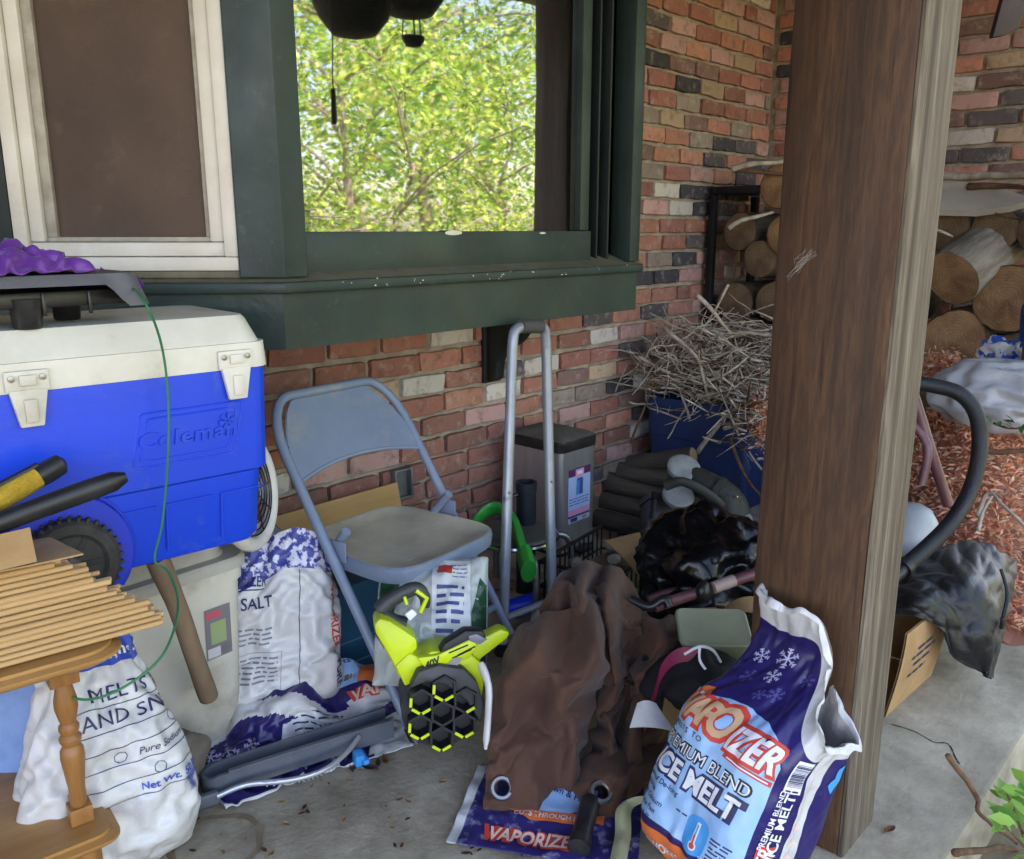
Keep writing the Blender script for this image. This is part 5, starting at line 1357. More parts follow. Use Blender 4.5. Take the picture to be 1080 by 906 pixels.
# ---------------------------------------------------------------- navy tote with the brush heap
m_tote = mat('navy_tote_plastic', lin((36, 58, 104)), .5, lin((30, 48, 88)), 4, bump=.06, dirt=lin((70, 80, 100)), dirt_scale=5, dirt_amt=.3)
tx0, tx1, tyy0, tyy1 = 3.27, 3.70, 1.66, 2.21; tz1 = .45
tote = thing('tote', 'open navy blue plastic tote heaped with grey brush', 'tote', ((tx0+tx1)/2, (tyy0+tyy1)/2, 0))
cx_, cy_ = (tx0+tx1)/2, (tyy0+tyy1)/2
mb = MB(); rings = []
for z, s in ((.0, .90), (.27, .955), (.275, .975), (tz1-.03, .99), (tz1-.03, 1.03), (tz1, 1.03), (tz1, .97), (.27, .94), (.02, .88)):
    rings.append([mb.bm.verts.new((cx_+x*s, cy_+y*s, z)) for x, y in rrect(tx1-tx0, tyy1-tyy0, .04, 5)])
n = len(rings[0])
for A, B in zip(rings, rings[1:]):
    for j in range(n): mb.bm.faces.new((A[j], A[(j+1) % n], B[(j+1) % n], B[j]))
mb.bm.faces.new(rings[0][::-1]); mb.bm.faces.new(rings[-1])
mb.build('tub', m_tote, tote, sharp=30, recalc=False)
mb = MB(); mb.tube(curve([Vector((tx0-.014, tyy1-.02, tz1-.02)), Vector((tx0-.03, tyy1-.03, tz1+.005)), Vector((tx0-.025, tyy1-.08, tz1+.006))], 5), .004, 6); mb.build('wire_handle', m_twig, tote)
r = random.Random(33); mb = MB(); ctr = PX(757, 382, 3.42)
for i in range(640):
    p = ctr+Vector((r.gauss(0, .15), r.gauss(0, .17), r.gauss(-.01, .10)))
    p.z = min(p.z, ctr.z+.24-.9*abs(p.y-ctr.y)**1.3); p.z = max(p.z, .38); p.x = min(max(p.x, 3.14), 3.72); p.y = min(p.y, 2.24)
    dr = Vector((r.gauss(0, .8), r.gauss(0, 1), r.gauss(0, .42))).normalized(); L = r.uniform(.08, .34); b = Vector((r.gauss(0, .03), r.gauss(0, .03), r.gauss(0, .03)))
    R0 = r.choice((.0015, .002, .0025, .003, .0035, .005, .007))
    q = [p-dr*L/2, p+b, p+dr*L/2+b]
    q = [Vector((min(a.x, 3.80), min(a.y, WY-.01), max(a.z, .30 if a.x < tx0-.03 else .40))) for a in q]
    c = curve(q, 3); c = [a+noise.noise_vector(a*14)*.014 for a in c]
    mb.tube(c, [R0*(1-.5*k/len(c)) for k in range(len(c))], 5, mi=1 if r.random() < .16 else 0)
ctr = PX(792, 442, 3.08)
for i in range(110):
    p = ctr+Vector((r.gauss(0, .06), r.gauss(0, .09), r.gauss(0, .07))); dr = Vector((r.gauss(0, .8), r.gauss(0, 1), r.gauss(0, .5))).normalized(); L = r.uniform(.06, .22); R0 = r.choice((.002, .003, .004, .006))
    mb.tube([p-dr*L/2, p+noise.noise_vector(p*30)*.012, p+dr*L/2], [R0, R0*.8, R0*.5], 5, mi=1 if r.random() < .3 else 0)
tag(mb.build('brush_heap', [m_twig, m_twigb], sharp=0), 'tangled heap of grey twigs overflowing the navy tote', 'brush', kind='stuff')
for k, (pts, rr, m, lab) in enumerate([
    (((672, 376), (705, 392), (790, 420)), .009, m_twig, 'long pale branch lying across the front of the brush heap'),
    (((735, 478), (765, 440), (782, 432)), .011, m_twig, 'thick broken branch hanging over the tote rim'),
    (((770, 462), (785, 500), (803, 525)), .009, m_twigb, 'brown branch dropping down beside the post'),
    (((700, 345), (735, 378), (748, 425)), .010, m_twig, 'stout grey branch leaning inside the brush heap'),
    (((665, 468), (676, 440), (690, 402)), .007, m_twigb, 'thin brown branch between the wall and the tote'),
    (((735, 312), (752, 330), (772, 352)), .011, m_twig, 'stubby grey branch end at the top of the brush heap'),
    (((763, 452), (790, 446), (812, 448)), .009, m_twig, 'pale cut stick poking out beside the post'),
    (((768, 300), (752, 330), (738, 352)), .006, m_twig, 'thin pale twig curving up before the rack upright')]):
    stick([PX(*p, 3.16+.02*i) for i, p in enumerate(pts)], rr, lab, m)

# ---------------------------------------------------------------- small round timbers, pot, elbow pipe, hoses beside the tote
r = random.Random(8); m_wet = mat('dark_wet_bark', lin((72, 62, 52)), .85, lin((44, 38, 34)), 14, 10, stretch=(1, 1, .3), bump=1.0, bscale=40, dirt=lin((150, 140, 124)), dirt_scale=9, dirt_amt=.5, dirt_cut=.6, bdist=.01)
for i, (p, q, rr, lab) in enumerate([
    ((628, 546), (705, 560), .036, 'lowest grey round timber by the steel bin'), ((634, 526), (720, 545), .036, 'pale-spotted round timber second from the bottom'),
    ((640, 508), (730, 530), .040, 'dark round timber in the middle of the small pile'), ((652, 497), (745, 512), .036, 'dark round timber upper in the small pile'),
    ((664, 489), (740, 478), .032, 'topmost dark round timber against the tote'), ((655, 560), (735, 575), .036, 'short round timber behind the black pot')]):
    a, b = DP(*p, 3.28), DP(*q, 3.12+r.uniform(-.05, .10)); b.y += r.uniform(-.05, .05); b.z += r.uniform(-.02, .03)
    
    a.z = max(a.z, rr); b.z = max(b.z, rr)
    log(a, b-a, (b-a).length, rr, lab, m_wet, m_cutd, 60+i, (20, 14), 'small round timbers by the tote', 'round_timber')
a = DP(698, 550, 2.85); PM = fr4(a, (.55, .2, .80), RGT); PM = PM @ Matrix.Rotation(R(10), 4, 'Z')
pt = thing('flower_pot', 'square black plastic pot tipped over on the timbers', 'pot', (a.x, a.y, a.z-.08))
mb = MB(); rings = []
for z, s in ((-.06, .8), (.05, 1.0), (.05, 1.08), (.075, 1.09), (.075, 1.0), (-.05, .76)):
    rings.append([mb.bm.verts.new(PM @ Vector((x*s, y*s, z))) for x, y in rrect(.14, .14, .02, 4)])
n = len(rings[0])
for A, B in zip(rings, rings[1:]):
    for j in range(n): mb.bm.faces.new((A[j], A[(j+1) % n], B[(j+1) % n], B[j]))
mb.bm.faces.new(rings[0][::-1]); mb.bm.faces.new(rings[-1]); mb.build('bowl', m_bplas, pt, recalc=False, sharp=30)
m_oliv = mat('olive_black_plastic', lin((50, 50, 44)), .6, lin((34, 35, 32)), 9, bump=.15, dirt=lin((110, 106, 94)), dirt_scale=7, dirt_amt=.35)
m_pad = mat('dusty_grey_pad', lin((140, 142, 140)), .6, lin((106, 108, 106)), 10)
eb = thing('elbow_pipe', 'dusty black elbow pipe with round grey caps on the timbers', 'pipe', DP(770, 560, 2.72))
D_ = 2.74
mb = MB(); mb.tube(curve([DP(712, 500, D_+.12), DP(740, 510, D_+.05), DP(768, 526, D_), DP(777, 545, D_-.02)], 6), .049, 16); mb.tube([DP(768, 522, D_), DP(768, 570, D_-.04)], .055, 18); mb.build('bend', m_oliv, eb)
mb = MB(); a, b = DP(752, 515, D_-.01), DP(755, 520, D_-.012); dn = (DP(768, 526, D_)-DP(740, 510, D_+.05)).normalized(); mb.tube([DP(757, 519, D_)-dn*.01, DP(757, 519, D_)+dn*.01], .054, 18); mb.build('collar', m_oliv, eb)
for (c, rr, ax, nm) in (((722, 492), .055, Vector((-.3, -.45, .84)), 'upper'), ((716, 521), .052, Vector((-.3, -.5, .8)), 'lower'), ((788, 548), .03, Vector((.9, -.5, .1)), 'side')):
    q = DP(*c, D_+(.07 if nm == 'upper' else 0)); MM = fr4(q, ax, RGT)
    mb = MB(); mb.lathe([(0, -.018), (rr*1.03, -.018), (rr*1.05, -.002), (rr*.95, .004), (rr*.8, .006), (0, .012)], MM, 28); mb.build('cap', m_pad, eb)
mb = MB(); mb.tube(curve([DP(702, 513, D_), DP(720, 508, D_-.03), DP(745, 520, D_-.05), DP(762, 534, D_-.05)], 6), .016, 10, flat=.5); mb.build('strap', m_oliv, eb)
mb = MB(); q = DP(777, 524, D_-.065); mb.ico(q, .006, 2); mb.build('screw', plain('brass', lin((170, 156, 110)), .4, metal=.8), eb)
mb = MB(); mb.tube(curve([DP(780, 540, D_), DP(800, 550, D_), DP(815, 560, D_)], 4), .014, 8); mb.build('stub', m_oliv, eb)

# ---------------------------------------------------------------- black wire crate, cardboard flat
a = DP(640, 582, 2.62); a.z = .16
cr = thing('wire_crate', 'low black wire crate behind the brown tarp', 'crate', (a.x, a.y, 0), None, (0, 0, R(8)))
mb = MB()
for s in (-1, 1):
    for z in (.02, .10, .18): mb.tube([Vector((-.2, s*.13, z)), Vector((.2, s*.13, z))], .004 if z < .17 else .007, 6); mb.tube([Vector((s*.2, -.13, z)), Vector((s*.2, .13, z))], .004 if z < .17 else .007, 6)
    for k in range(14): mb.tube([Vector((-.2+k*.0307, s*.13, .0)), Vector((-.2+k*.0307, s*.13, .18))], .0028, 5)
    for k in range(9): mb.tube([Vector((s*.2, -.13+k*.0325, .0)), Vector((s*.2, -.13+k*.0325, .18))], .0028, 5)
for k in range(10): mb.tube([Vector((-.2+k*.044, -.13, .004)), Vector((-.2+k*.044, .13, .004))], .0028, 5)
mb.build('basket', m_bplas, cr, world=False)
r = random.Random(4)
for i in range(9):
    mb = MB(); c = a+Vector((r.uniform(-.13, .13), r.uniform(-.09, .09), .135-a.z+r.uniform(0, .02)))
    mb.ico(c, r.uniform(.018, .028), 3, (1, 1, .8), disp=.25); tag(mb.build('pebble', mat('pale_pebble%d' % i, lin(r.choice(((170, 162, 148), (128, 118, 104), (150, 140, 128)))), .8)), 'pale rounded pebble lying in the black wire crate', 'pebble', 'pebbles in the wire crate')
mb = MB(); mb.box((a.x, a.y, .06), (.36, .22, .10), M4(), bevel=.01); tag(mb.build('crate_load', m_soil), 'dark packed soil filling the black wire crate', 'soil')
tag(bpy.data.objects['crate_load'], kind='stuff')
sheet('cardboard_flat', [DP(638, 571, 2.55), DP(700, 556, 2.62), DP(738, 548, 2.75), DP(672, 600, 2.45)][0:1]+[DP(672, 606, 2.40), DP(725, 575, 2.44), DP(735, 548, 2.62)], .004, m_card, 'flat piece of brown cardboard beside the black plastic bag', 'cardboard', bend=.008)

# ---------------------------------------------------------------- maroon trolley with black foam loop handle
m_mar = mat('maroon_paint', lin((104, 62, 66)), .4, lin((84, 48, 52)), 8, dirt=lin((140, 120, 112)), dirt_scale=10, dirt_amt=.35, rvar=.1)
m_foam = mat('black_foam_grip', lin((28, 29, 32)), .55, lin((20, 21, 24)), 14, bump=.25, bscale=150, rvar=.1)
tr_ = thing('trolley', 'maroon tube trolley with black foam loop handle passing behind the post', 'trolley', (2.3, .85, 0))
hl = [DP(900, 400, 2.38), DP(945, 402, 2.36), DP(985, 407, 2.33), DP(1013, 416, 2.30), DP(1030, 438, 2.27), DP(1033, 475, 2.24), DP(1024, 515, 2.20), DP(1004, 550, 2.15), DP(978, 577, 2.10), DP(955, 597, 2.06)]
mb = MB(); mb.tube(curve(hl, 6), .0205, 16); mb.build('foam_handle', m_foam, tr_)
mb = MB(); cpt = curve([hl[-2], hl[-1], DP(935, 615, 2.03), DP(905, 640, 2.0)], 5); mb.tube(cpt, .0185, 12); mb.tube([hl[-1]-(hl[-1]-hl[-2]).normalized()*.006, hl[-1]+(hl[-1]-hl[-2]).normalized()*.012], .026, 14); mb.build('handle_stem', m_bplas, tr_)
for nm, pts, rr in (('side_tube', [DP(962, 412, 2.34), DP(980, 470, 2.32), DP(1000, 533, 2.3)], .015), ('brace', [DP(972, 512, 2.28), DP(978, 470, 2.30), DP(955, 440, 2.34)], .012),
                    ('lower_tube', [DP(690, 640, 1.97), DP(745, 622, 2.01), DP(805, 602, 2.05), DP(905, 570, 2.12)], .0145), ('cross_tube', [DP(782, 632, 2.08), DP(800, 600, 2.10), DP(822, 562, 2.14)], .013), ('rear_tube', [DP(683, 632, 2.08), DP(720, 622, 2.1), DP(790, 628, 2.06)], .010)):
    mb = MB(); mb.tube(curve(pts, 4), rr, 10); mb.build(nm, m_mar, tr_)
mb = MB(); a, b = DP(752, 620, 2.0), DP(774, 612, 2.02); mb.tube([a, b], .0155, 12); mb.build('sticker', plain('pale_sticker', lin((150, 128, 124)), .5), tr_)
mb = MB(); mb.tube(curve([DP(664, 632, 1.99), DP(685, 640, 1.97), DP(700, 632, 1.97), DP(706, 640, 1.96)], 5), .012, 10); mb.build('hook', m_bplas, tr_)
mb = MB(); mb.ico(DP(742, 624, 2.0), .025, 2, (1, .8, 1.2)); mb.build('joint', m_bplas, tr_)
# thin wheel and tray low on the trolley, so that it stands
for s in (0, 1):
    mb = MB(); MM = fr4(Vector((2.02+.5*s, .95, .075)), (1, .1, 0)); mb.lathe([(.05, -.016), (.075, -.014), (.075, .014), (.05, .016), (0, .012)], MM, 24); mb.build('wheel', m_tyre, tr_)
# pale grey jug
c = DP(960, 560, 2.42); jm = fr4(c+Vector((0, 0, -.12)), (.12, .05, 1))
jg = thing('grey_jug', 'pale grey rounded plastic jug half hidden behind the post', 'jug', (c.x, c.y, c.z-.12))
mb = MB(); mb.lathe([(0, -.04), (.06, -.04), (.075, .0), (.08, .1), (.075, .15), (.055, .185), (.025, .2), (0, .2)], jm, 26); mb.build('shell', mat('pale_grey_plastic', lin((156, 162, 166)), .4, lin((136, 142, 146)), 6), jg)

# ---------------------------------------------------------------- heap of dry orange fronds
FR = [lin(c) for c in ((236, 174, 140), (226, 158, 124), (212, 142, 110), (240, 190, 156), (184, 120, 92), (224, 196, 170))]
m_frond = leaf_mat('dry_frond', 0, 0)
def mound(x, y):
    h = .62*math.exp(-(((x-3.5)/.42)**2+((y-.86)/.36)**2))+.2*math.exp(-(((x-3.1)/.4)**2+((y-.72)/.24)**2))
    return h
r = random.Random(2); pts = []
while len(pts) < 26000:
    x, y = r.uniform(2.75, 4.1), r.uniform(.40, 1.6); h = mound(x, y)
    if h < .014: continue
    pts.append(Vector((x, y, h+r.uniform(-.03, .012))))
me = leaf_mesh(pts, .015, FR, r, .3)
bm_ = bmesh.new(); bm_.from_mesh(me)
cl_ = bm_.verts.layers.float_color.get('Col')
def mf(u, v): 
    x, y = 2.7+1.45*u, .38+1.3*v; return Vector((x, y, mound(x, y)-.035+.02*noise.noise(Vector((x*9, y*9, 0)))))
vs_ = [[bm_.verts.new(mf(i/50, j/40)) for j in range(41)] for i in range(51)]
for row in vs_:
    for q in row: q[cl_] = (*lin((176, 120, 96)), 1)
for i in range(50):
    for j in range(40): bm_.faces.new((vs_[i][j], vs_[i+1][j], vs_[i+1][j+1], vs_[i][j+1]))
bm_.to_mesh(me); bm_.free()
tag(obj('frond_heap', me, m_frond, sharp=0, smooth=False), 'heap of dry orange-brown cedar fronds in front of the logs', 'dry fronds', kind='stuff')
pts = [PX(806+r.gauss(0, 9), 446+r.gauss(0, 13), 3.06+r.uniform(-.06, .06)) for _ in range(900)]
tag(obj('frond_tuft', leaf_mesh(pts, .013, FR, r, .3), m_frond, smooth=False), 'small tuft of orange fronds on the brush left of the post', 'dry fronds', kind='stuff')
pts = [PX(990+r.gauss(0, 16), 386+r.gauss(0, 8), 3.55+r.uniform(-.06, .06)) for _ in range(1100)]
tag(obj('frond_tuft', leaf_mesh(pts, .013, FR, r, .3), m_frond, smooth=False), 'tuft of orange fronds lying below the ringed log end', 'dry fronds', kind='stuff')
stick([PX(1030, 545, 2.9), PX(1042, 520, 2.95), PX(1060, 535, 2.9), PX(1085, 560, 2.85)], .008, 'pale thin branch lying on the orange frond heap', m_twig)
stick([PX(1032, 560, 2.86), PX(1036, 540, 2.88), PX(1046, 522, 2.9)], .007, 'short pale twig stub on the orange frond heap', m_twig)
stick([PX(1030, 473, 3.0), PX(1055, 478, 3.0), PX(1085, 476, 3.0)], .012, 'brown stick lying level across the frond heap', m_twigb)
# green sprig on the heap
def sprig(name, lab, stems, lsz, cols, n, seed, cat='plant'):
    rr = random.Random(seed); t = thing(name, lab, cat, stems[0][0]); mb = MB(); pp_ = []
    for s in stems:
        c = curve(s, 6); mb.tube(c, [.004*(1-.6*i/len(c)) for i in range(len(c))], 6); pp_ += c[2:]
    mb.build('stem', m_twigb, t)
    V = []; F = []; C = []
    for i in range(n):
        p = rr.choice(pp_)+Vector((rr.gauss(0, lsz*.5),)*1+(rr.gauss(0, lsz*.5), rr.gauss(.2, .4)*lsz)); s = lsz*rr.uniform(.6, 1.2)
        M = frame_from((rr.gauss(0, .5), rr.gauss(-.4, .5), 1), (rr.gauss(0, 1), rr.gauss(0, 1), 0)); k = len(V); cc = rr.choice(cols)
        out = [(-s, 0, 0), (-.5*s, .34*s, .1*s), (.2*s, .4*s, .1*s), (s, 0, -.1*s), (.2*s, -.4*s, .1*s), (-.5*s, -.34*s, .1*s), (0, 0, .0)]
        for q in out: V.append(p+M @ Vector(q)); C.append((*cc, 1))
        F += [(k+6, k+j, k+(j+1) % 6) for j in range(6)]
    me = bpy.data.meshes.new('leaves'); me.from_pydata(V, [], F); at = me.color_attributes.new('Col', 'FLOAT_COLOR', 'POINT'); at.data.foreach_set('color', np.array(C, dtype=np.float32).ravel())
    obj('leaves', me, m_leaf, t, sharp=0); return t
GC = [lin(c) for c in ((84, 128, 52), (110, 152, 62), (66, 104, 44))]
sprig('green_sprig', 'small dark green leafy sprig lying on the frond heap', [[PX(1048, 446, 2.95), PX(1064, 452, 2.93), PX(1088, 450, 2.9)]], .022, [lin((50, 84, 44)), lin((64, 100, 50))], 14, 5)
b0 = G(1072, 905, -.16)
sprig('garden_plant', 'bright green leafy plant growing beside the porch slab edge', [[Vector((2.0, .28, -.16)), PY(1068, 850, .30), PY(1062, 838, .30)], [Vector((2.05, .27, -.16)), PY(1080, 835, .29), PY(1076, 845, .29)], [Vector((1.98, .26, -.16)), PY(1058, 868, .29), PY(1050, 862, .29)]], .025, [lin((128, 178, 70)), lin((150, 196, 84)), lin((100, 150, 60))], 44, 8)
stick([PY(1000, 798, .36), PY(1030, 840, .34), PY(1034, 860, .33), PY(1072, 890, .30)], .006, 'dark bare twig bent over the porch slab edge', m_twigb)
stick([PY(1008, 900, .34), PY(1045, 895, .32), PY(1085, 897, .30)], .008, 'dark twig lying along the foot of the slab edge', m_twigb)

# ---------------------------------------------------------------- cardboard box, teal sled, blue sheet at the far right
cb = thing('cardboard_box', 'brown cardboard box with printed lines under the black jacket', 'box', (2.3, .8, 0))
mb = MB()
def bxf(u, v, o): 
    x = 2.06+.30*u+.04*v*v; y = .635-.02*math.sin(v*2)-.015*u; return Vector((x, y+o, .22*v))
mb.grid(lambda u, v: bxf(u, v, 0), 10, 8); mb.grid(lambda u, v: bxf(u, v, .005), 10, 8)
mb.box((2.063, .79, .11), (.005, .30, .21)); mb.box((2.378, .785, .11), (.005, .29, .20)); mb.box((2.22, .945, .11), (.32, .005, .21)); mb.box((2.22, .79, .004), (.31, .30, .005))
mb.build('carton', m_card, cb, sharp=30)
pr = Print(lambda u, v, l: bxf((u-2.06)/.30, v/.22, -.001-l), .05)
for k, (v, a_, b_) in enumerate(((.150, 2.16, 2.26), (.132, 2.13, 2.28), (.11, 2.15, 2.26), (.085, 2.13, 2.24))): pr.scribble(a_, v, b_, .012, 0, k)
pr.build('print', [m_navy], cb)
m_tealp = mat('pale_teal_plastic', lin((96, 184, 150)), .45, lin((80, 160, 130)), 5, dirt=lin((140, 150, 130)), dirt_scale=6, dirt_amt=.3)
a, b = G(1040, 640, 0), G(1100, 606, 0)
sheet('teal_sled', [a, b, b+Vector((0, .03, .20)), a+Vector((-.0, .03, .17))], .02, m_tealp, 'pale teal plastic sled edge on the floor beyond the jacket', 'sled')
m_bsheet = mat('blue_tarp_sheet', lin((28, 90, 190)), .45, lin((22, 74, 160)), 8, bump=.4, bscale=14)
sheet('blue_sheet', [PX(1070, 425, 3.62), PX(1100, 430, 3.55), PX(1100, 310, 3.66), PX(1078, 330, 3.70)], .006, m_bsheet, 'bright blue plastic sheet at the right end of the logs', 'sheet', bend=.03)
rb = random.Random(6)
mb = MB(); c = PX(1060, 374, 3.6)
mb.ico(c, .075, 4, (.6, 1, .8), disp=.7, fq=2.2); tag(mb.build('scrap_bag', mat('blue_white_scrap', lin((210, 210, 216)), .45, lin((40, 90, 190)), 16, 3, lo=.52, hi=.56, bump=.4)), 'crumpled white and blue plastic scrap below the logs', 'plastic scrap')

# ---------------------------------------------------------------- big ice melt bag leaning on the post
m_lblue = mat('pale_blue_print', lin((150, 190, 226)), .34, lin((132, 174, 216)), 5, bump=.12, bscale=60, dirt=lin((120, 140, 150)), dirt_scale=6, dirt_amt=.3)
m_purp = mat('deep_violet_print', lin((44, 36, 98)), .34, lin((36, 29, 84)), 6, bump=.12, bscale=60, rvar=.1)
m_orange = plain('orange_print', lin((222, 112, 56)), .4); m_sky = plain('sky_print', lin((48, 150, 216)), .4); m_tan = plain('tan_print', lin((200, 162, 124)), .4)
m_flake = plain('flake_print', lin((176, 176, 206)), .4); m_flake2 = plain('faint_flake_print', lin((86, 82, 146)), .4)
m_wp = mat('white_film', lin((212, 210, 208)), .38, lin((186, 184, 182)), 9, bump=.4, bscale=26)
W3, D3, H3 = .255, .235, .545
MB3 = Matrix.Translation((1.268, .682, .002)) @ Matrix.Rotation(R(-101), 4, 'Z') @ Matrix.Rotation(R(-24), 4, 'X') @ Matrix.Rotation(R(3), 4, 'Y')
sk3 = Sack(W3, D3, H3, MB3, seed=9, wr=.011, wscale=10, n=3.6,
           thick=lambda b: .08+.92*min(1, math.sin(min(b/.14, 1)*PI/2)**.7)*(1-.80*ss(.50, .80, b)),
           width=lambda b: (.90+.10*math.sin(min(b/.2, 1)*PI/2))*(1+.10*ss(.6, 1, b)), sway=lambda b: (.0+.05*ss(.5, 1, b), .035*ss(.5, .75, b)-.05*ss(.85, 1, b)))
s3 = thing('ice_melt_bag', 'big open pale blue and violet ice melt bag leaning on the post', 'bag', (1.262, .655, 0))
def rim3(u, v=1):
    c = math.cos(2*PI*(u-.27)); return v*(1-.36*ss(-.35, 1, c)+.02*math.sin(2*PI*u*3+1))
ss3 = SoftSack(sk3, rim3, 64, 54, grow=.09, hold=.32, bend=.7, frames=14); ss3.build('bag', [m_purp, m_wp], s3, lambda u, v: 1 if v > .905 else 0)
def lip(u, v):        # turned-out white rim
    a = ss3.pt(u, .999); n_ = (ss3.pt(u, .999, .01)-a).normalized()
    k = .016*max(-.2, .4+1.5*noise.noise(Vector((math.cos(2*PI*u)*2.2, math.sin(2*PI*u)*2.2, 4))))
    return a+n_*(.001+.006*v+k*v)+Vector((0, 0, k*1.3*math.sin(v*PI*.8)-.010*v*v))
mb = MB(); mb.grid(lip, 180, 6, close_u=True); mb.build('rim', m_wp, s3, sharp=0)
mb = MB(); mb.grid(lambda u, v: ss3.pt(u, .998-.42*v, -.003-.004*v), 120, 24, close_u=True); mb.build('lining', m_inner, s3, sharp=0)
pr = Print(lambda u, v, l: ss3.front(u*.9, v*.94, l), .009, 1.5)
top_ = [(.128, .30), (.10, .335), (.05, .355), (0, .362), (-.05, .355), (-.10, .335), (-.165, .31)]
pr.poly([(-.165, .075), (-.05, .082), (.05, .078), (.128, .062)]+top_, 0, .0006)
pr.poly([(-.165, .02), (.128, .012), (.128, .05), (.05, .066), (-.05, .070), (-.165, .062)], 1, .0007)
pr.text('MELTS ICE, WORKS ON CONTACT', -.02, .034, .016, 2, 0, .02, 0, .0014, .9)
# logo
for k, (ch, u, h, m) in enumerate((('V', -.105, .042, 7), ('A', -.078, .044, 7), ('P', -.05, .048, 7), ('O', -.016, .056, 7))):
    v0 = .292-.000*k; pr.text(ch, u, v0-.004, h+.008, 3, 0, .13, .1, .0011, .95); pr.text(ch, u, v0, h, 7 if ch != 'P' else 7, 0, .05, .1, .0018, .92)
for ch, u in (('I', .02), ('Z', .042), ('E', .073), ('R', .102)): pr.text(ch, u, .282, .052, 3, 0, .12, .25, .0011, .82); pr.text(ch, u, .286, .044, 2, 0, .05, .25, .0018, .82)
pr.poly([(.02, .268), (.125, .262), (.125, .272), (.022, .277)], 3, .0011); pr.poly([(.03, .2705), (.118, .266), (.118, .269), (.032, .2735)], 2, .0018)
pr.text('MELTS TO', -.08, .266, .011, 4, 0, .01, 0, .0012, 1.1, sp=1.3)
pr.text('PREMIUM BLEND', -.02, .226, .025, 4, 0, .09, .08, .0011, .92); pr.text('PREMIUM BLEND', -.02, .227, .023, 2, 0, .0, .08, .0017, .98)
pr.text('ICE MELT', -.02, .172, .044, 5, 0, .13, .08, .0011, .92); pr.text('ICE MELT', -.02, .174, .040, 2, 0, .045, .08, .0017, .94)
for k, t_ in enumerate(('Blend of De-Icing', 'Chloride', 'with Calcium', 'Works Fast', 'Lawn & Plants')): pr.text(t_, -.138, .150-k*.019, .0105, 5, 0, .015, .1, .0012, 1.0, True)
pr.poly([(.028+.028*math.cos(R(a)), .128+.018*math.sin(R(a))) for a in range(0, 181, 15)]+[(.028-.028*math.cos(R(a)), .092-.018*math.sin(R(a))) for a in range(0, 181, 15)], 6, .0009)
pr.line((.03, .092), (.03, .136), .009, 2, .0014); pr.poly([(.03+.009*math.cos(R(a)), .090+.009*math.sin(R(a))) for a in range(0, 360, 30)], 2, .0014); pr.line((.03, .09), (.03, .112), .0035, 3, .002); pr.poly([(.03+.006*math.cos(R(a)), .090+.006*math.sin(R(a))) for a in range(0, 360, 40)], 3, .002)
pr.line((.03, .112), (.03, .132), .003, 6, .002)
for k, (u, v) in enumerate(((.062, .124), (.064, .108), (.062, .092))): pr.scribble(u, v, .105, .006, 5, k); pr.scribble(u, v-.007, .1, .006, 5, k+5)
pr.scribble(-.03, .128, -.004, .006, 5, 8)
# side panel: bar code, lettering, white stripe
pr.rect(.150, .262, .195, .325, 2, .0008); pr.bars(.153, .275, .192, .322, 5, vert=False, lift=.0014); pr.scribble(.155, .265, .19, .006, 5, 3, .0014)
pr.text('PREMIUM BLEND', .158, .205, .013, 2, PI/2, .02, 0, .0013, .9); pr.text('ICE MELT', .185, .20, .024, 2, PI/2, .03, 0, .0013, .9)
for t_, m, l in (('VAPORIZER', 3, .0011), ('VAPORIZER', 2, .0017)): pr.text(t_, .178, .065, .03 if m == 3 else .028, m, PI/2, .1 if m == 3 else .03, .15, l, .85)
pr.rect(.206, .0, .246, .355, 8, .0007); pr.line((.226, .0), (.226, .35), .0015, 9, .0012); pr.poly([(.285, .32), (.30, .345), (.32, .335), (.315, .30), (.29, .27), (.275, .285), (.292, .30)], 6, .0009)
for k in range(5): pr.poly([(.215, .07+.03*k), (.24, .078+.03*k), (.222, .088+.03*k)], 9, .0011)
# flap flakes
for u, v, q, m in ((-.10, .45, .022, 10), (-.045, .47, .03, 10), (-.04, .425, .02, 10), (.04, .415, .024, 10), (.07, .375, .024, 10), (.10, .40, .016, 10), (.0, .40, .018, 11), (-.08, .405, .02, 11), (.02, .45, .02, 11), (.125, .36, .02, 10), (-.13, .41, .018, 11), (.09, .43, .015, 11), (-.02, .385, .014, 11)): 
    if v+q < .93*H3*rim3(u/sk3.ring(v/H3)[2][-1], 1): pr.flake(u, v, q*.78, m, .0009, u*30, .13)
pr.poly([(-.155, .325), (-.105, .36), (-.075, .335), (-.12, .315)], 1, .0009); pr.scribble(-.145, .334, -.09, .012, 2, 4, .0014)
pr.build('print', [m_lblue, m_orange, m_whitei, m_redi, plain('black_ink', lin((30, 30, 40)), .45), m_navy, m_sky, m_tan, m_wp, m_peach, m_flake, m_flake2], s3)

# ---------------------------------------------------------------- hanging chime sail top right, slab crack, fallen leaves
c = DP(1060, 17, 1.95)
hs_ = thing('hanging_sail', 'dark brown wooden chime sail hanging in the top right corner', 'wind chime', (c.x, c.y, c.z))
MM = Matrix((RGT, Vector((0, 0, 1)), -FWD)).transposed().to_4x4(); MM.translation = c; k_ = 1.95/905
def cp2(px, py): return ((px-1060)*k_, (17-py)*k_)
mb = MB(); mb.prism([cp2(1046, 38), cp2(1058, 36), cp2(1071, 30), cp2(1074, 10), cp2(1072, -22), cp2(1062, -30), cp2(1055, -18)], .018, MM, .003); mb.build('sail', mat('dark_stained_wood', lin((58, 40, 32)), .6, lin((40, 28, 22)), 12), hs_)
mb = MB(); mb.tube([MM @ Vector((*cp2(1065, -28), .009)), MM @ Vector((*cp2(1065, -28), .009))+Vector((0, 0, 2.515-(MM @ Vector((*cp2(1065, -28), .009))).z))], .003, 5); mb.build('hanger', m_black, hs_)
r = random.Random(17)
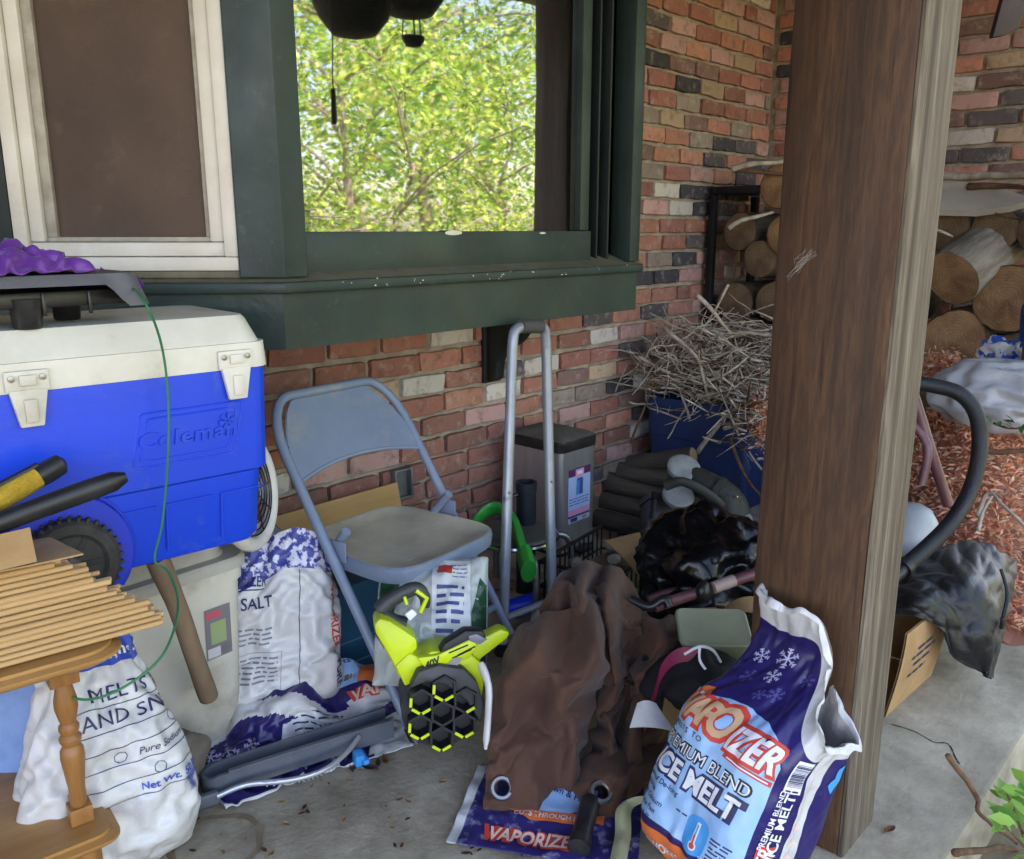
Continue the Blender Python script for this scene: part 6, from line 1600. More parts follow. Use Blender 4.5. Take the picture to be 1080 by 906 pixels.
mb = MB(); seg = curve([G(940, 764), G(965, 772), G(985, 783), G(1000, 785), G(1008, 800), G(1012, 806)], 6)
for a, b in zip(seg, seg[1:]):
    n_ = Vector((b.y-a.y, a.x-b.x, 0)).normalized()*r.uniform(.001, .0022)
    mb.raw([a-n_+Vector((0, 0, .001)), b-n_+Vector((0, 0, .001)), b+n_+Vector((0, 0, .001)), a+n_+Vector((0, 0, .001))], [(0, 1, 2, 3)])
tag(mb.build('floor_crack', m_black, smooth=False), kind='structure')
# ================================================================ SOFT THINGS
def smooth_obj(name, co, nu, nv, mats, parent, th=.0015, mfn=None, sub=1, hole=None):
    """settled grid -> thickened, subdivided mesh"""
    nv1 = nv+1; F = []; MI = []
    for i in range(nu):
        for j in range(nv):
            if hole and hole((i+.5)/nu, (j+.5)/nv): continue
            F.append((i*nv1+j, (i+1)*nv1+j, (i+1)*nv1+j+1, i*nv1+j+1)); MI.append(mfn((i+.5)/nu, (j+.5)/nv) if mfn else 0)
    me = bpy.data.meshes.new(name); me.from_pydata([tuple(c) for c in co], [], F); me.polygons.foreach_set('material_index', MI)
    o = bpy.data.objects.new('t', me); COL.objects.link(o)
    if sub: m = o.modifiers.new('s', 'SUBSURF'); m.levels = sub; m.render_levels = sub
    m = o.modifiers.new('t', 'SOLIDIFY'); m.thickness = th; m.offset = 0
    dg = bpy.context.evaluated_depsgraph_get(); me2 = bpy.data.meshes.new_from_object(o.evaluated_get(dg)); bpy.data.objects.remove(o); bpy.data.meshes.remove(me)
    return obj(name, me2, mats, parent, True, 0)

def cr(P, t):
    k = len(P); x = min(max(t, 0), 1)*(k-1); i = min(int(x), k-2); f = x-i
    a, b, c, d = P[max(i-1, 0)], P[i], P[i+1], P[min(i+2, k-1)]
    return .5*((2*b)+(c-a)*f+(2*a-5*b+4*c-d)*f*f+(3*b-a-3*c+d)*f**3)
def loft(cols, nu, nv, wr=.006, ws=9, seed=0, aniso=(1, 1), floor=None):
    """cloth surface through control columns of (px, py, height[, push along the view]); finer folds added along the normal"""
    C = []
    for c in cols:
        q = []
        for k in c:
            p = G(k[0], k[1], k[2])
            if len(k) > 3: p = p+(p-O).normalized()*k[3]
            q.append(p)
        C.append(q)
    rows = []
    for i in range(nu+1):
        u = i/nu; rows.append([cr([cr(c, j/nv) for c in C], u) for j in range(nv+1)])
    A = np.array(rows); d1 = np.gradient(A, axis=0); d2 = np.gradient(A, axis=1); N_ = np.cross(d1, d2); N_ /= np.linalg.norm(N_, axis=2, keepdims=True)+1e-9
    out = []
    for i in range(nu+1):
        for j in range(nv+1):
            n_ = Vector(N_[i, j]); p = Vector(A[i, j]); 
            if n_.dot(O-p) < 0: n_ = -n_
            w = Vector((i/nu*ws*aniso[0], j/nv*ws*aniso[1], seed)); w += noise.noise_vector(w*.35)*1.3
            h = wr*(1.5*(ridged(w*.55, 2)-.35)+.7*(ridged(w*1.25+Vector((7, 3, 1)), 2)-.3)+.3*noise.noise(w*3))
            p = p+n_*h
            if floor is not None: p.z = max(p.z, floor)
            out.append(tuple(p))
    return np.array(out, dtype=np.float32)
TT = TZ+.117*.78; tc_ = Vector((tray.location.x, tray.location.y, 0))
NB, NC, ND = (36, 26), (44, 26), (28, 24)
panel = loft([
    [(540, 668, .33, .07), (527, 710, .27, .05), (517, 765, .17, .03), (514, 815, .09, .02), (512, 858, .012, 0)],
    [(552, 657, .35, .02), (541, 700, .29, .0), (533, 757, .18, -.01), (532, 812, .09, 0), (536, 860, .012, 0)],
    [(574, 648, .36, .0), (566, 690, .31, -.03), (563, 742, .20, .015), (560, 790, .12, -.01), (560, 857, .012, 0)],
    [(598, 641, .37, .01), (594, 690, .31, .02), (590, 735, .22, -.03), (588, 782, .13, .01), (586, 842, .02, 0)],
    [(620, 634, .37, -.01), (628, 684, .32, -.03), (612, 735, .22, .0), (607, 780, .13, -.01), (604, 830, .03, 0)],
    [(632, 640, .36, .03), (637, 690, .30, .06), (627, 735, .21, .07), (616, 778, .12, .06), (611, 822, .03, .03)]], 28, 38, .003, 6, 1, (1, 1), .004)
hump = loft([
    [(568, 652, .31, .10), (570, 646, .33, .08), (574, 632, .36, .06), (580, 618, .37, .10)],
    [(580, 664, .33, .05), (584, 640, .36, .01), (588, 616, .39, .02), (592, 598, .40, .07)],
    [(603, 672, .33, .07), (600, 645, .36, .05), (603, 616, .40, .05), (607, 591, .42, .10)],
    [(624, 690, .29, .03), (618, 655, .34, -.01), (615, 622, .40, .0), (618, 589, .43, .07)],
    [(642, 705, .25, .06), (634, 660, .32, .06), (629, 625, .38, .06), (632, 591, .42, .10)],
    [(652, 700, .24, .02), (648, 660, .30, -.02), (643, 628, .37, .0), (645, 596, .41, .06)],
    [(664, 692, .23, .07), (660, 664, .28, .06), (657, 636, .34, .06), (660, 606, .38, .10)],
    [(680, 680, .22, .05), (676, 662, .27, .03), (672, 642, .31, .05), (673, 624, .33, .10)]], 34, 26, .003, 6, 5, (1, 1), .004)
side = loft([
    [(628, 668, .28, .10), (632, 720, .21, .10), (624, 780, .11, .08), (620, 838, .02, .02)],
    [(652, 668, .27, .05), (648, 720, .20, .02), (640, 785, .10, .0), (634, 850, .01, 0)],
    [(668, 662, .28, .08), (662, 712, .20, .08), (655, 765, .12, .07), (650, 838, .02, .02)],
    [(692, 652, .29, .03), (684, 700, .22, .0), (672, 755, .13, .0), (664, 832, .03, .0)],
    [(722, 646, .30, .06), (712, 684, .24, .04), (698, 735, .15, .05), (686, 800, .05, .04)],
    [(765, 638, .30, .10), (738, 666, .26, .08), (714, 715, .18, .09), (704, 790, .06, .10)]], 32, 32, .003, 6, 9, (1, 1), .004)
hem = loft([
    [(592, 838, .012, .0), (600, 815, .04, .0), (606, 800, .06, .03)],
    [(620, 846, .02, -.01), (622, 818, .06, -.02), (624, 792, .09, .02)],
    [(645, 850, .02, -.01), (648, 815, .07, -.02), (650, 785, .10, .02)],
    [(662, 838, .02, .01), (668, 808, .07, .0), (672, 785, .09, .03)],
    [(690, 822, .02, .03), (695, 800, .06, .01), (705, 778, .08, .04)]], 22, 14, .003, 5, 13, (1, 1), .004)
bagA_c = loft([
    [(240, 852, .003), (218, 822, .008), (203, 795, .012), (192, 772, .015)],
    [(268, 842, .003), (252, 808, .010), (237, 775, .04), (222, 746, .05)],
    [(302, 828, .003), (287, 795, .012), (272, 752, .08), (266, 722, .09)],
    [(338, 816, .003), (326, 782, .014), (314, 735, .10), (312, 700, .115)],
    [(372, 806, .003), (362, 776, .014), (352, 738, .07, .03), (345, 697, .11)],
    [(402, 796, .003), (396, 768, .014), (386, 733, .07), (382, 697, .095)],
    [(432, 786, .003), (428, 758, .02), (424, 728, .06), (418, 702, .07)]], *NB, .006, 6, 3, (1, 1), .003)
jack_c = loft([
    [(936, 600, .29, .06), (936, 618, .27, .04), (938, 634, .25, .03), (940, 648, .23, .02)],
    [(962, 590, .31, .05), (962, 612, .29, .02), (966, 632, .27, .0), (968, 650, .23, .0)],
    [(990, 580, .33, .06), (992, 610, .30, .02), (992, 636, .26, .0), (990, 662, .21, .02)],
    [(1014, 574, .33, .06), (1020, 615, .29, .0), (1014, 655, .21, -.01), (1006, 692, .12, .0)],
    [(1036, 574, .32, .07), (1044, 618, .27, .01), (1042, 665, .18, -.02), (1034, 708, .07, .0)],
    [(1054, 584, .29, .08), (1059, 620, .24, .03), (1053, 662, .16, .0), (1042, 714, .06, .0)],
    [(1070, 592, .24, .14), (1066, 625, .20, .09), (1057, 658, .15, .05), (1044, 712, .06, .02)]], *ND, .002, 5, 2, (1, 1), .01)
def purp(i, j):
    u, v = i/NC[0], j/NC[1]; q = Vector((u*7, v*4, 2)); e = min(1, 5*min(u, 1-u), 4*min(v, 1-v))**.6
    w = noise.noise_vector(q*.8)*.035+noise.noise_vector(q*2.1)*.012
    z = e*(.052*max(0, ridged(q*.55+noise.noise_vector(q*.5), 2)+.35)+.018*ridged(q*1.5, 2)+.010)*(1-.45*u)
    return (tc_.x-.36+.66*u+w.x*e, tc_.y-.125+.19*v+w.y*e*.6, TT+.006+max(0, z))
purp_c = np.array([purp(i, j) for i in range(NC[0]+1) for j in range(NC[1]+1)], dtype=np.float32)

HO = [((panel, 28, 38), .10, .24, 9), ((hump, 34, 26), .20, .20, 6), ((side, 32, 32), .18, .26, 6), ((hem, 22, 14), .15, .2, 5), ((bagA_c, *NB), .12, .25, 5), ((jack_c, *ND), .03, .5, 12), ((purp_c, *NC), .34, .86, .6)]
panel, hump, side, hem, bagA_c, jack_c, purp_c = [finer(c, *h[0][1:], 3).reshape(-1, 3) for c, h in zip(relax([(h[0][0], quads(*h[0][1:]), h[1], h[2], h[3]) for h in HO], 17), HO)]
NB, NC, ND = (NB[0]*3, NB[1]*3), (NC[0]*3, NC[1]*3), (ND[0]*3, ND[1]*3)
bagA_c[:, 2] = np.maximum(bagA_c[:, 2], .003); purp_c[:, 2] = np.maximum(purp_c[:, 2], TT+.002)
def crush(c, sc, seed, a, fq, folds, grow, hold, bend, sub=4, frames=14):
    """closed film bag: lump that buckles"""
    t = bmesh.new(); bmesh.ops.create_icosphere(t, subdivisions=sub, radius=1); V = []
    for v in t.verts:
        p = v.co.copy(); so = Vector((seed*3.1, seed*1.7, seed)); d = 1+a*noise.noise(p*fq+so)+folds*(ridged(p*fq*1.5+so, 2)-.3)
        V.append((c[0]+p.x*sc[0]*d, c[1]+p.y*sc[1]*d, c[2]+p.z*sc[2]*d))
    t.verts.index_update(); F = [tuple(q.index for q in f.verts) for f in t.faces]; t.free()
    co, = relax([(V, F, grow, hold, bend)], frames)
    me = bpy.data.meshes.new('film'); me.from_pydata([tuple(q) for q in co], [], F); o = bpy.data.objects.new('t', me); COL.objects.link(o); m = o.modifiers.new('s', 'SUBSURF'); m.levels = m.render_levels = 1
    me2 = bpy.data.meshes.new_from_object(o.evaluated_get(bpy.context.evaluated_depsgraph_get())); bpy.data.objects.remove(o); bpy.data.meshes.remove(me); return me2

# ---------------------------------------------------------------- brown tarp
m_tarp = mat('brown_tarp_cloth', lin((84, 56, 42)), .78, lin((70, 46, 34)), 6, 8, bump=.12, bscale=260, dirt=lin((116, 90, 74)), dirt_scale=9, dirt_amt=.35, dirt_cut=.56, rvar=.06, sheen=.1, spec=.3)
tp = thing('tarp', 'crumpled brown cloth tarp with steel eyelets heaped by the blower', 'tarp', (1.45, 1.12, 0))
eye_px = [((529, 831), panel), ((633, 836), hem)]
eyes = []
for (px, py), c in eye_px:
    d_ = ray(px, py).normalized(); V_ = c-np.array(O); t_ = V_@np.array(d_); k = int(np.argmin(np.linalg.norm(V_-np.outer(t_, np.array(d_)), axis=1))); eyes.append(Vector(c[k]))
def cloth_part(name, co, nu, nv):
    A = co.reshape(nu+1, nv+1, 3)
    def hole(u, v): 
        p = Vector(A[int(u*nu), int(v*nv)])
        return any((p-e).length < .017 for e in eyes)
    return smooth_obj(name, co, nu, nv, [m_tarp], tp, .0018, hole=hole, sub=0)
cloth_part('front_panel', panel, 84, 114); cloth_part('gathered_fold', hump, 102, 78); cloth_part('side_fold', side, 96, 96); cloth_part('hem_fold', hem, 66, 42)
m_eye = plain('eyelet_steel', lin((150, 148, 146)), .3, metal=.9)
for k, c in enumerate(eyes):
    n_ = (Vector((-.52, -.50, .62)) if k == 0 else Vector((-.3, -.45, .85))).normalized()
    MM = fr4(c+n_*.003, n_, RGT); mb = MB(); mb.lathe([(.0155, -.006), (.0145, .002), (.017, .0055), (.0225, .0055), (.0260, .001), (.0260, -.006)], MM, 28, cap=False); mb.build('eyelet', m_eye, tp)

# ---------------------------------------------------------------- crumpled violet bag on the floor
va = thing('empty_bag', 'flattened violet and white ice melt bag crumpled under the grey channel', 'bag', (1.0, 1.62, 0))
fa = sheet_fn(bagA_c, *NB); WA, HA = .56, .40
smooth_obj('film', bagA_c, *NB, [m_purp, m_wp, m_lblue], va, .0012, sub=0, mfn=lambda u, v: 1 if (.56+.12*math.sin(u*7) < v < .72+.12*math.sin(u*7)) or (u > .8 and v < .45) or v < .03 or u < .03 else 0)
pr = Print(lambda u, v, l: fa(u/WA, v/HA, l*1.6+.0012) if fa(u/WA, v/HA, .02).z > fa(u/WA, v/HA).z else fa(u/WA, v/HA, -l*1.6-.0012), .012)
for u, v, q in ((.05, .16, .030), (.09, .20, .028), (.11, .14, .030), (.05, .215, .02), (.15, .19, .022), (.08, .10, .026), (.15, .13, .022), (.05, .08, .02), (.14, .07, .022), (.25, .06, .022), (.33, .05, .02)): pr.flake(u, v, q, 10, .001, u*40, .13)
pr.poly([(.20, .13), (.40, .10), (.40, .235), (.25, .235)], 8, .0008)
for k in range(6): pr.scribble(.255, .222-k*.016, .39, .009, 5, k, .0014)
pr.poly([(.21, .13), (.27, .125), (.265, .15), (.22, .155)], 1, .0014)
pr.text('VAPO', .13, .335, .036, 3, 0, .1, .15, .0014); pr.text('VAPO', .13, .337, .032, 9, 0, .04, .15, .002)
pr.poly([(.30, .31), (.47, .31), (.47, .395), (.28, .395)], 0, .0008); pr.poly([(.45, .31), (.52, .31), (.52, .39), (.46, .39)], 1, .0012)
pr.text('Lawn & Plants', .37, .37, .016, 5, .1, .02, 0, .0016); pr.text('Ice Melt', .36, .34, .018, 5, .1, .02, 0, .0016); pr.rect(.41, .32, .44, .345, 2, .0016); pr.bars(.412, .322, .438, .343, 5, lift=.002)
pr.text('VAPOR', .50, .27, .034, 3, .2, .1, .15, .0014); pr.text('VAPOR', .50, .272, .03, 9, .2, .04, .15, .002)
pr.line((.42, .25), (.56, .31), .02, 8, .0008); pr.poly([(.43, .02), (.56, .03), (.56, .20), (.46, .17)], 8, .0008)
pr.build('print', [m_lblue, m_orange, m_whitei, m_redi, MATS['black_ink'], m_navy, m_sky, m_tan, m_wp, m_peach, m_flake, m_flake2], va)

# ---------------------------------------------------------------- flat bag under the tarp hem
def bagB(u, v, l=0):
    a, b, c, d_ = G(470, 893, 0), G(672, 925, 0), G(680, 830, 0), G(505, 815, 0)
    p = (a*(1-u)+b*u)*(1-v)+(d_*(1-u)+c*u)*v
    h = .006+.020*v*(.5+.5*noise.noise(Vector((u*5, v*4, 1))))+.007*ridged((u*4, v*3, 2), 2)+.012*math.exp(-((u-.45)/.2)**2-((v-.7)/.2)**2)
    return p+Vector((0, 0, max(.004, h)+l))
vb = thing('empty_bag', 'flat violet ice melt bag with orange band beneath the tarp hem', 'bag', (1.2, .95, 0))
co_ = [bagB(i/56, j/32) for i in range(57) for j in range(33)]
smooth_obj('film', co_, 56, 32, [mat('scuffed_violet_film', lin((46, 40, 100)), .4, lin((150, 148, 176)), 44, 8, lo=.54, hi=.72, bump=.2, bscale=30), m_wp], vb, .0012, mfn=lambda u, v: 1 if u < .05 else 0)
WB, HB = .30, .17
pr = Print(lambda u, v, l: bagB(u/WB, v/HB, l*1.5+.0012), .012)
pr.poly([(.10, .09), (.135, .075), (.18, .078), (.22, .10), (.225, .16), (.2, .172), (.11, .172), (.095, .13)], 0, .0008)
pr.poly([(.065, .085), (.12, .06), (.19, .062), (.24, .07), (.24, .088), (.19, .08), (.12, .078), (.075, .108)], 1, .0014)
for k, t_ in enumerate(('Works Fast', 'Safe on', 'Lawn & Plants')): pr.text(t_, .16+.008*k, .142-k*.016, .011, 5, -.15, .02, 0, .0014)
pr.text('CUTS THROUGH ICE', .15, .066, .009, 2, 0, .02, 0, .002); pr.text('VAPORIZER', .135, .016, .026, 3, 0, .1, .12, .0014, .9); pr.text('VAPORIZER', .135, .018, .023, 9, 0, .04, .12, .002, .9)
pr.bars(.205, .01, .235, .05, 5, lift=.0012, seed=5)
pr.build('print', [m_lblue, m_orange, m_whitei, m_redi, MATS['black_ink'], m_navy, m_sky, m_tan, m_wp, m_peach], vb)

# ---------------------------------------------------------------- purple cloth, black jacket
m_pcloth = mat('purple_nylon', lin((110, 52, 150)), .45, lin((94, 42, 132)), 8, bump=.1, bscale=200, sheen=.2)
pc = thing('purple_cloth', 'crumpled purple nylon cloth lying on the grey plastic stand', 'cloth', (tc_.x, tc_.y, TT))
smooth_obj('nylon', purp_c, *NC, [m_pcloth], pc, .0012, sub=0)
q = [DP(105, 286, 1.70), DP(120, 290, 1.66), DP(138, 298, 1.645), DP(150, 305, 1.64)]
mb = MB()
def tail(u, v):
    c = curve(q, 6); i = min(int(u*(len(c)-1)), len(c)-2); f_ = u*(len(c)-1)-i; p = c[i].lerp(c[i+1], f_)
    return p+Vector((.0, .0, 1)).lerp(Vector((.3, -.8, .2)), .3)*(v-.5)*(.022+.012*u)+Vector((0, -.006*math.sin(v*PI), .006*math.sin(u*7+v*3)))
mb.grid(lambda u, v: tail(u, v), 24, 8); mb.grid(lambda u, v: tail(u, v)+Vector((0, .002, -.001)), 24, 8); mb.build('tail', m_pcloth, pc, sharp=0)
m_jack = mat('black_quilted_nylon', lin((15, 16, 18)), .45, lin((11, 12, 14)), 8, bump=.2, bscale=90, dirt=lin((60, 60, 64)), dirt_scale=6, dirt_amt=.2, rvar=.1, sheen=.05)
jk = thing('jacket', 'black quilted jacket draped over the cardboard box right of the post', 'jacket', (2.3, .75, 0))
fj = sheet_fn(jack_c, *ND)
def quilt(i, j):
    u, v = i/ND[0]*.60, j/ND[1]*.42; s = .060
    a, b = (u+v)/s, (u-v)/s; return .005*abs(math.sin(a*PI/2*1.0))**.5*abs(math.sin(b*PI/2))**.5
cj = []; sg_ = 1 if (fj(.5, .5, .05)-fj(.5, .5)).dot(O-fj(.5, .5)) > 0 else -1
for i in range(ND[0]+1):
    for j in range(ND[1]+1):
        cj.append(fj(i/ND[0], j/ND[1], sg_*quilt(i, j)))
smooth_obj('shell', cj, *ND, [m_jack], jk, .006, sub=0)
mb = MB(); a, b = DP(1056, 600, 2.12), DP(1058, 652, 2.05); mb.tube(curve([a, (a+b)/2+Vector((.01, -.01, 0)), b], 4), .005, 6); mb.box(b+Vector((0, 0, -.012)), (.018, .010, .034), bevel=.003); mb.build('drawstring', m_bplas, jk)

# ---------------------------------------------------------------- plastic bags
def blob(c, sc, seed, sub=5, a=.22, fq=2.2, folds=.10, flat=None):
    mb = MB(); t = bmesh.new(); bmesh.ops.create_icosphere(t, subdivisions=sub, radius=1)
    for v in t.verts:
        p = v.co.copy(); so = Vector((seed*3.1, seed*1.7, seed))
        d = 1+a*noise.noise(p*fq+so)+folds*(ridged(p*fq*1.5+so, 3)-.3)
        v.co = Vector((p.x*sc[0]*d, p.y*sc[1]*d, p.z*sc[2]*d))
        if flat is not None and v.co.z < flat: v.co.z = flat+.01*noise.noise(p*5)
    return mb.join(t, Matrix.Translation(Vector(c)))
m_bbag = mat('black_bag_film', lin((8, 8, 11)), .24, lin((12, 12, 16)), 8, bump=.35, bscale=38, rvar=.08, spec=.4, bdist=.004)
c = DP(750, 606, 2.24)
bbg = blob((c.x, c.y, c.z), (.19, .19, .17), 4, 5, .25, 2.0, .22).build('film', m_bbag, None, sharp=0)
bbg.name = 'rubbish_bag'; tag(bbg, 'glossy black plastic bag heaped left of the post', 'bag')
m_gbag = mat('grey_film', lin((186, 188, 190)), .22, lin((160, 164, 168)), 6, bump=.3, bscale=30, alpha=.75, rvar=.1, bdist=.008)
c = PX(1050, 418, 3.25); g = obj('film', crush(c, (.14, .20, .115), 7, .12, 1.6, .10, .14, .5, 1.0), m_gbag, None, sharp=0); g.name = 'plastic_bag'; tag(g, 'pale grey translucent plastic bag on top of the frond heap', 'bag')
# clear bag with printed panel under the chair
m_clear = bpy.data.materials.new('clear_film'); m_clear.use_nodes = True; nt = m_clear.node_tree; b = nt.nodes['Principled BSDF']; b.inputs['Base Color'].default_value = (*lin((206, 212, 206)), 1); b.inputs['Roughness'].default_value = .15; b.inputs['Alpha'].default_value = .6; b.inputs['Specular IOR Level'].default_value = .8
nz_ = nt.nodes.new('ShaderNodeTexNoise'); nz_.inputs['Scale'].default_value = 26; bp = nt.nodes.new('ShaderNodeBump'); bp.inputs['Strength'].default_value = .7; bp.inputs['Distance'].default_value = .01
tcx = nt.nodes.new('ShaderNodeTexCoord'); nt.links.new(tcx.outputs['Object'], nz_.inputs['Vector']); nt.links.new(nz_.outputs['Fac'], bp.inputs['Height']); nt.links.new(bp.outputs['Normal'], b.inputs['Normal'])
c = DP(456, 655, 1.93)
cbg = thing('clear_bag', 'clear plastic seed bag with green ends beneath the chair', 'bag', (c.x, c.y, 0))
m_dkgreen = mat('dark_green_film', lin((26, 76, 48)), .3, lin((20, 60, 40)), 8, bump=.4, bscale=30)
def cbf(u, v, l=0):     # soft pillow lying towards the eye: u left-right, v bottom-top of the near face
    x = (u-.5)*.27; z = (v-.5)*.27; k = max(0, 1-abs(2*u-1)**2.4)*max(0, 1-abs(2*v-1)**2.4)
    p = c+RGT*x+Vector((0, 0, 1))*z*.9+FWD*(z*.7)
    n_ = Vector((-FWD.x*.75, -FWD.y*.75, .65)); q2 = Vector((u*3, v*3, 1.3))
    return p+n_*(.065*k**.5+.022*noise.noise(q2*1.6)+.016*ridged(q2*1.3, 3)+l)
mb = MB(); mb.grid(lambda u, v: cbf(u, v), 60, 44); mb.grid(lambda u, v: cbf(u, v)-Vector((-FWD.x*.75, -FWD.y*.75, .65))*(.12*(max(0, 1-abs(2*u-1)**2.4)*max(0, 1-abs(2*v-1)**2.4))**.5+.004), 40, 30)
mb.build('film', m_clear, cbg, sharp=0)
pr = Print(lambda u, v, l: cbf(u, v, l*1.5), .04)
pr.poly([(.02, .35), (.10, .25), (.2, .55), (.22, .95), (.03, .93)], 0, .001); pr.poly([(.88, .1), (.99, .12), (.99, .75), (.93, .8), (.86, .5)], 0, .001)
pr.poly([(.52, .35), (.86, .3), (.84, .95), (.5, .97)], 1, .001); pr.poly([(.55, .82), (.68, .82), (.68, .91), (.55, .91)], 2, .002); 
pr.build('printed_panels', [m_dkgreen, mat('frosted_panel', lin((206, 208, 206)), .4), m_redi], cbg)
pr = Print(lambda u, v, l: cbf(u/.27, v/.27, l*1.5), .012)
for k in range(6): pr.scribble(.15, .185-k*.018, .215, .014, 0, k, .003)
for k in range(4): pr.scribble(.185, .215+.009*k, .22, .004, 0, k, .003)
pr.build('lettering', [plain('violet_grey_ink', lin((72, 76, 130)), .5)], cbg)

# ---------------------------------------------------------------- odds and ends in the heap
m_strap = mat('crimson_webbing', lin((150, 28, 70)), .6, lin((120, 22, 56)), 20)
q = [DP(742, 690, 1.80), DP(715, 692, 1.76), DP(698, 708, 1.73), DP(690, 735, 1.70), DP(680, 765, 1.67)]
mb = MB(); cv_ = curve(q, 6); n = len(cv_); wd = Vector((.55, .35, .5)).normalized()
L_ = [p-wd*.018 for p in cv_]; R_ = [p+wd*.018 for p in cv_]; nn = Vector((-.5, -.4, .6))*.003
mb.raw(L_+R_+[p+nn for p in L_]+[p+nn for p in R_], [(i, i+1, n+i+1, n+i) for i in range(n-1)]+[(2*n+i, 3*n+i, 3*n+i+1, 2*n+i+1) for i in range(n-1)]+[(i, 2*n+i, 2*n+i+1, i+1) for i in range(n-1)]+[(n+i, n+i+1, 3*n+i+1, 3*n+i) for i in range(n-1)])
tag(mb.build('webbing', m_strap, sharp=30), 'crimson webbing strap curling beside the brown tarp', 'strap')
sheet('tan_card', [DP(696, 768, 1.66), DP(748, 756, 1.70), DP(740, 715, 1.76), DP(702, 722, 1.74)], .006, mat('tan_card', lin((150, 122, 76)), .8), 'tan card wedge between the strap and the big bag', 'card')
sheet('paper_scrap', [DP(664, 768, 1.615), DP(712, 772, 1.60), DP(692, 742, 1.66), DP(672, 742, 1.66)], .0015, m_wp, 'torn white paper scrap on the crimson strap', 'paper', bend=.012)
m_sage = mat('sage_plastic', lin((132, 134, 112)), .5, lin((116, 118, 98)), 6, dirt=lin((100, 98, 84)), dirt_scale=5, dirt_amt=.35)
c = DP(752, 664, 1.86); sm = fr4(c, (-.30, -.32, .9), RGT); mb = MB(); rings = []
for z, s in ((-.05, .86), (.0, .93), (.001, 1.0), (.009, 1.0), (.012, .95), (.010, .84)): rings.append([mb.bm.verts.new(sm @ Vector((x*s, y*s, z))) for x, y in rrect(.17, .11, .018, 4)])
n = len(rings[0])
for A, B in zip(rings, rings[1:]):
    for j in range(n): mb.bm.faces.new((A[j], A[(j+1) % n], B[(j+1) % n], B[j]))
mb.bm.faces.new(rings[0][::-1]); mb.bm.faces.new(rings[-1]); tag(mb.build('lidded_tub', m_sage, sharp=30), 'sage green lidded tub between the tarp and the big bag', 'tub')
m_bcl = mat('black_cloth', lin((16, 16, 18)), .85, lin((24, 24, 26)), 12, bump=.3)
c = DP(735, 722, 1.80); o = blob(c, (.11, .12, .09), 12, 4, .3, 1.8, .2).build('felt', m_bcl, None, sharp=0); o.name = 'black_shoe'; tag(o, 'black cloth shoe with a white lace behind the strap', 'shoe')
q = [DP(722, 690, 1.73), DP(738, 682, 1.72), DP(752, 686, 1.73), DP(760, 698, 1.75)]; mb = MB(); mb.tube(curve(q, 6), .0032, 6); q = [DP(738, 682, 1.72), DP(738, 696, 1.71), DP(744, 706, 1.70)]; mb.tube(curve(q, 5), .003, 6)
lc = mb.build('lace', m_whitei, None); lc.parent = o
a, b = DP(623, 838, 1.56), DP(610, 915, 1.44); a.z = .040; b.z = .028
mb = MB(); mb.tube([a, a*.8+b*.2, b], [.021, .021, .020], 16); mb.tube([b+(a-b).normalized()*.02, b-(a-b).normalized()*.004], .0225, 16); tag(mb.build('black_pipe', m_bplas), 'black pipe end lying on the flat bag below the tarp', 'pipe')
m_pgr = mat('pale_green_cloth', lin((178, 180, 140)), .7, lin((150, 152, 116)), 10, bump=.4, bscale=30)
def pg(u, v):
    q_ = curve([G(650, 918, .02), G(657, 880, .035), G(660, 850, .05), G(690, 842, .06)], 6); i = min(int(u*(len(q_)-1)), len(q_)-2); p = q_[i].lerp(q_[i+1], u*(len(q_)-1)-i)
    return p+RGT*(v-.5)*.032+Vector((0, 0, .012*math.sin(v*PI)+.004*noise.noise(p*30)))
mb = MB(); mb.grid(pg, 24, 8); mb.grid(lambda u, v: pg(u, v)-Vector((0, 0, .003)), 24, 8); tag(mb.build('rag', m_pgr, sharp=0), 'pale green rag strip between the pipe and the big bag', 'rag')
mb = MB(); q = [DP(507, 700, 1.66), DP(515, 722, 1.63), DP(515, 750, 1.61), DP(512, 790, 1.585)]; mb.tube(curve(q, 6), [.010, .012, .013, .013, .012]+[.011]*12+[.007, .005], 10, flat=.6); tag(mb.build('white_edging', m_wp), 'rolled white plastic edge between blower and tarp', 'plastic strip')
sheet('brown_card', [DP(760, 648, 1.96), DP(812, 650, 1.92), DP(806, 632, 2.0), DP(770, 636, 2.0)], .004, m_card, 'brown card edge above the sage tub', 'card', bend=.01)

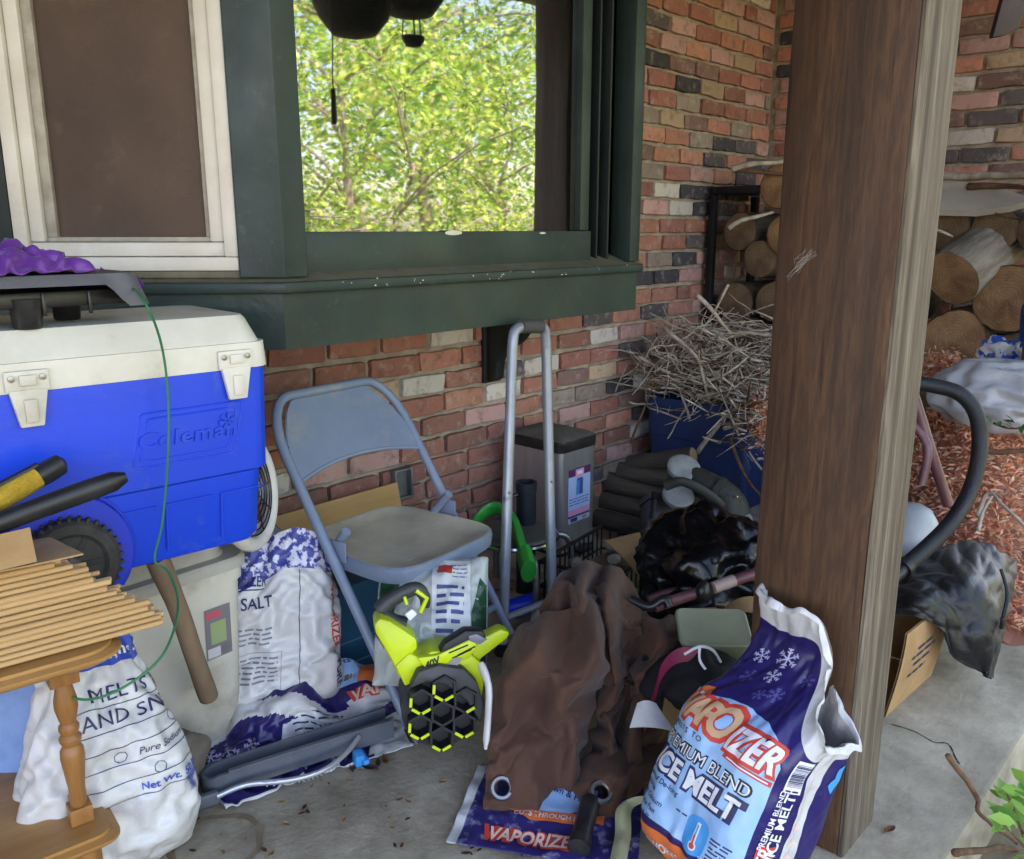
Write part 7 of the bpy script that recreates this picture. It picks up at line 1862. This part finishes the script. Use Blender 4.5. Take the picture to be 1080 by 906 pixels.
# ---------------------------------------------------------------- dead leaves and grit on the floor
r = random.Random(40)
def dead_leaf(p, s, m, lab, grp=None):
    mb = MB(); M = Matrix.Translation(p) @ Matrix.Rotation(r.uniform(0, 6.28), 4, 'Z')
    def lf(u, v): 
        w = math.sin(min(1, u*1.05)*PI)**.7*.42; return M @ Vector(((u-.5)*2*s, (v-.5)*2*s*w, .003+s*.30*(abs(v-.5)*2)**1.5*(.4+.6*u)+.25*s*(u-.5)**2))
    mb.grid(lf, 10, 6); mb.grid(lambda u, v: lf(u, v)+Vector((0, 0, .0012)), 10, 6)
    return tag(mb.build('dead_leaf', m, sharp=0), lab, 'leaf', grp)
m_dl = [mat('leaf_brown', lin((120, 72, 44)), .7, lin((92, 54, 34)), 30), mat('leaf_tan', lin((168, 132, 88)), .7, lin((136, 100, 64)), 30), mat('leaf_dark', lin((74, 46, 34)), .7, lin((56, 36, 28)), 30)]
dead_leaf(G(938, 877, 0), .017, m_dl[0], 'single curled brown leaf on the slab right of the post')
dead_leaf(G(467, 826, 0), .010, m_dl[1], 'single tan leaf on the bare floor below the blower')
for px, py in ((385, 806), (392, 812), (372, 812), (405, 803), (398, 806)): dead_leaf(G(px+r.uniform(-4, 4), py, 0), r.uniform(.012, .022), r.choice(m_dl[::2]), 'reddish brown leaf scrap in front of the grey channel', 'leaf scraps by the channel')
for px, py in ((200, 858), (188, 866), (178, 872), (205, 868), (172, 880), (196, 878), (185, 855)): dead_leaf(G(px, py, 0), r.uniform(.012, .024), r.choice(m_dl), 'dry leaf scrap on the floor beside the white sack', 'leaf scraps by the white sack')
for i in range(120):
    px, py = (r.uniform(180, 440), r.uniform(800, 903)) if i % 3 == 0 else (r.uniform(500, 600), r.uniform(600, 640)) if i % 3 == 1 else (r.uniform(480, 660), r.uniform(880, 903))
    dead_leaf(G(px, py, 0), r.uniform(.004, .010), r.choice(m_dl), 'tiny leaf crumb scattered on the concrete floor', 'leaf crumbs on the floor')
for px, py, rr in ((775, 718, 0),): pass
m_stain = mat('leaf_tannin_stain', lin((110, 88, 66)), .9, lin((140, 124, 102)), 18, 8)
mb = MB(); cst = G(228, 890, 0); pts_o = []
for k in range(48):
    a = 2*PI*k/48; n_ = 1+.12*noise.noise(Vector((math.cos(a)*2, math.sin(a)*2, 3))); pts_o.append((a, n_))
vs1 = [mb.bm.verts.new(cst+Vector((.092*n_*math.cos(a), .092*n_*math.sin(a), .0012))) for a, n_ in pts_o]; vs2 = [mb.bm.verts.new(cst+Vector(((.080-.008*noise.noise(Vector((a, 1, 0))))*n_*math.cos(a), .080*n_*math.sin(a), .0012))) for a, n_ in pts_o]
for i in range(48):
    j = (i+1) % 48; mb.bm.faces.new((vs1[i], vs1[j], vs2[j], vs2[i]))
tag(mb.build('floor_stain', m_stain, smooth=False), kind='structure')
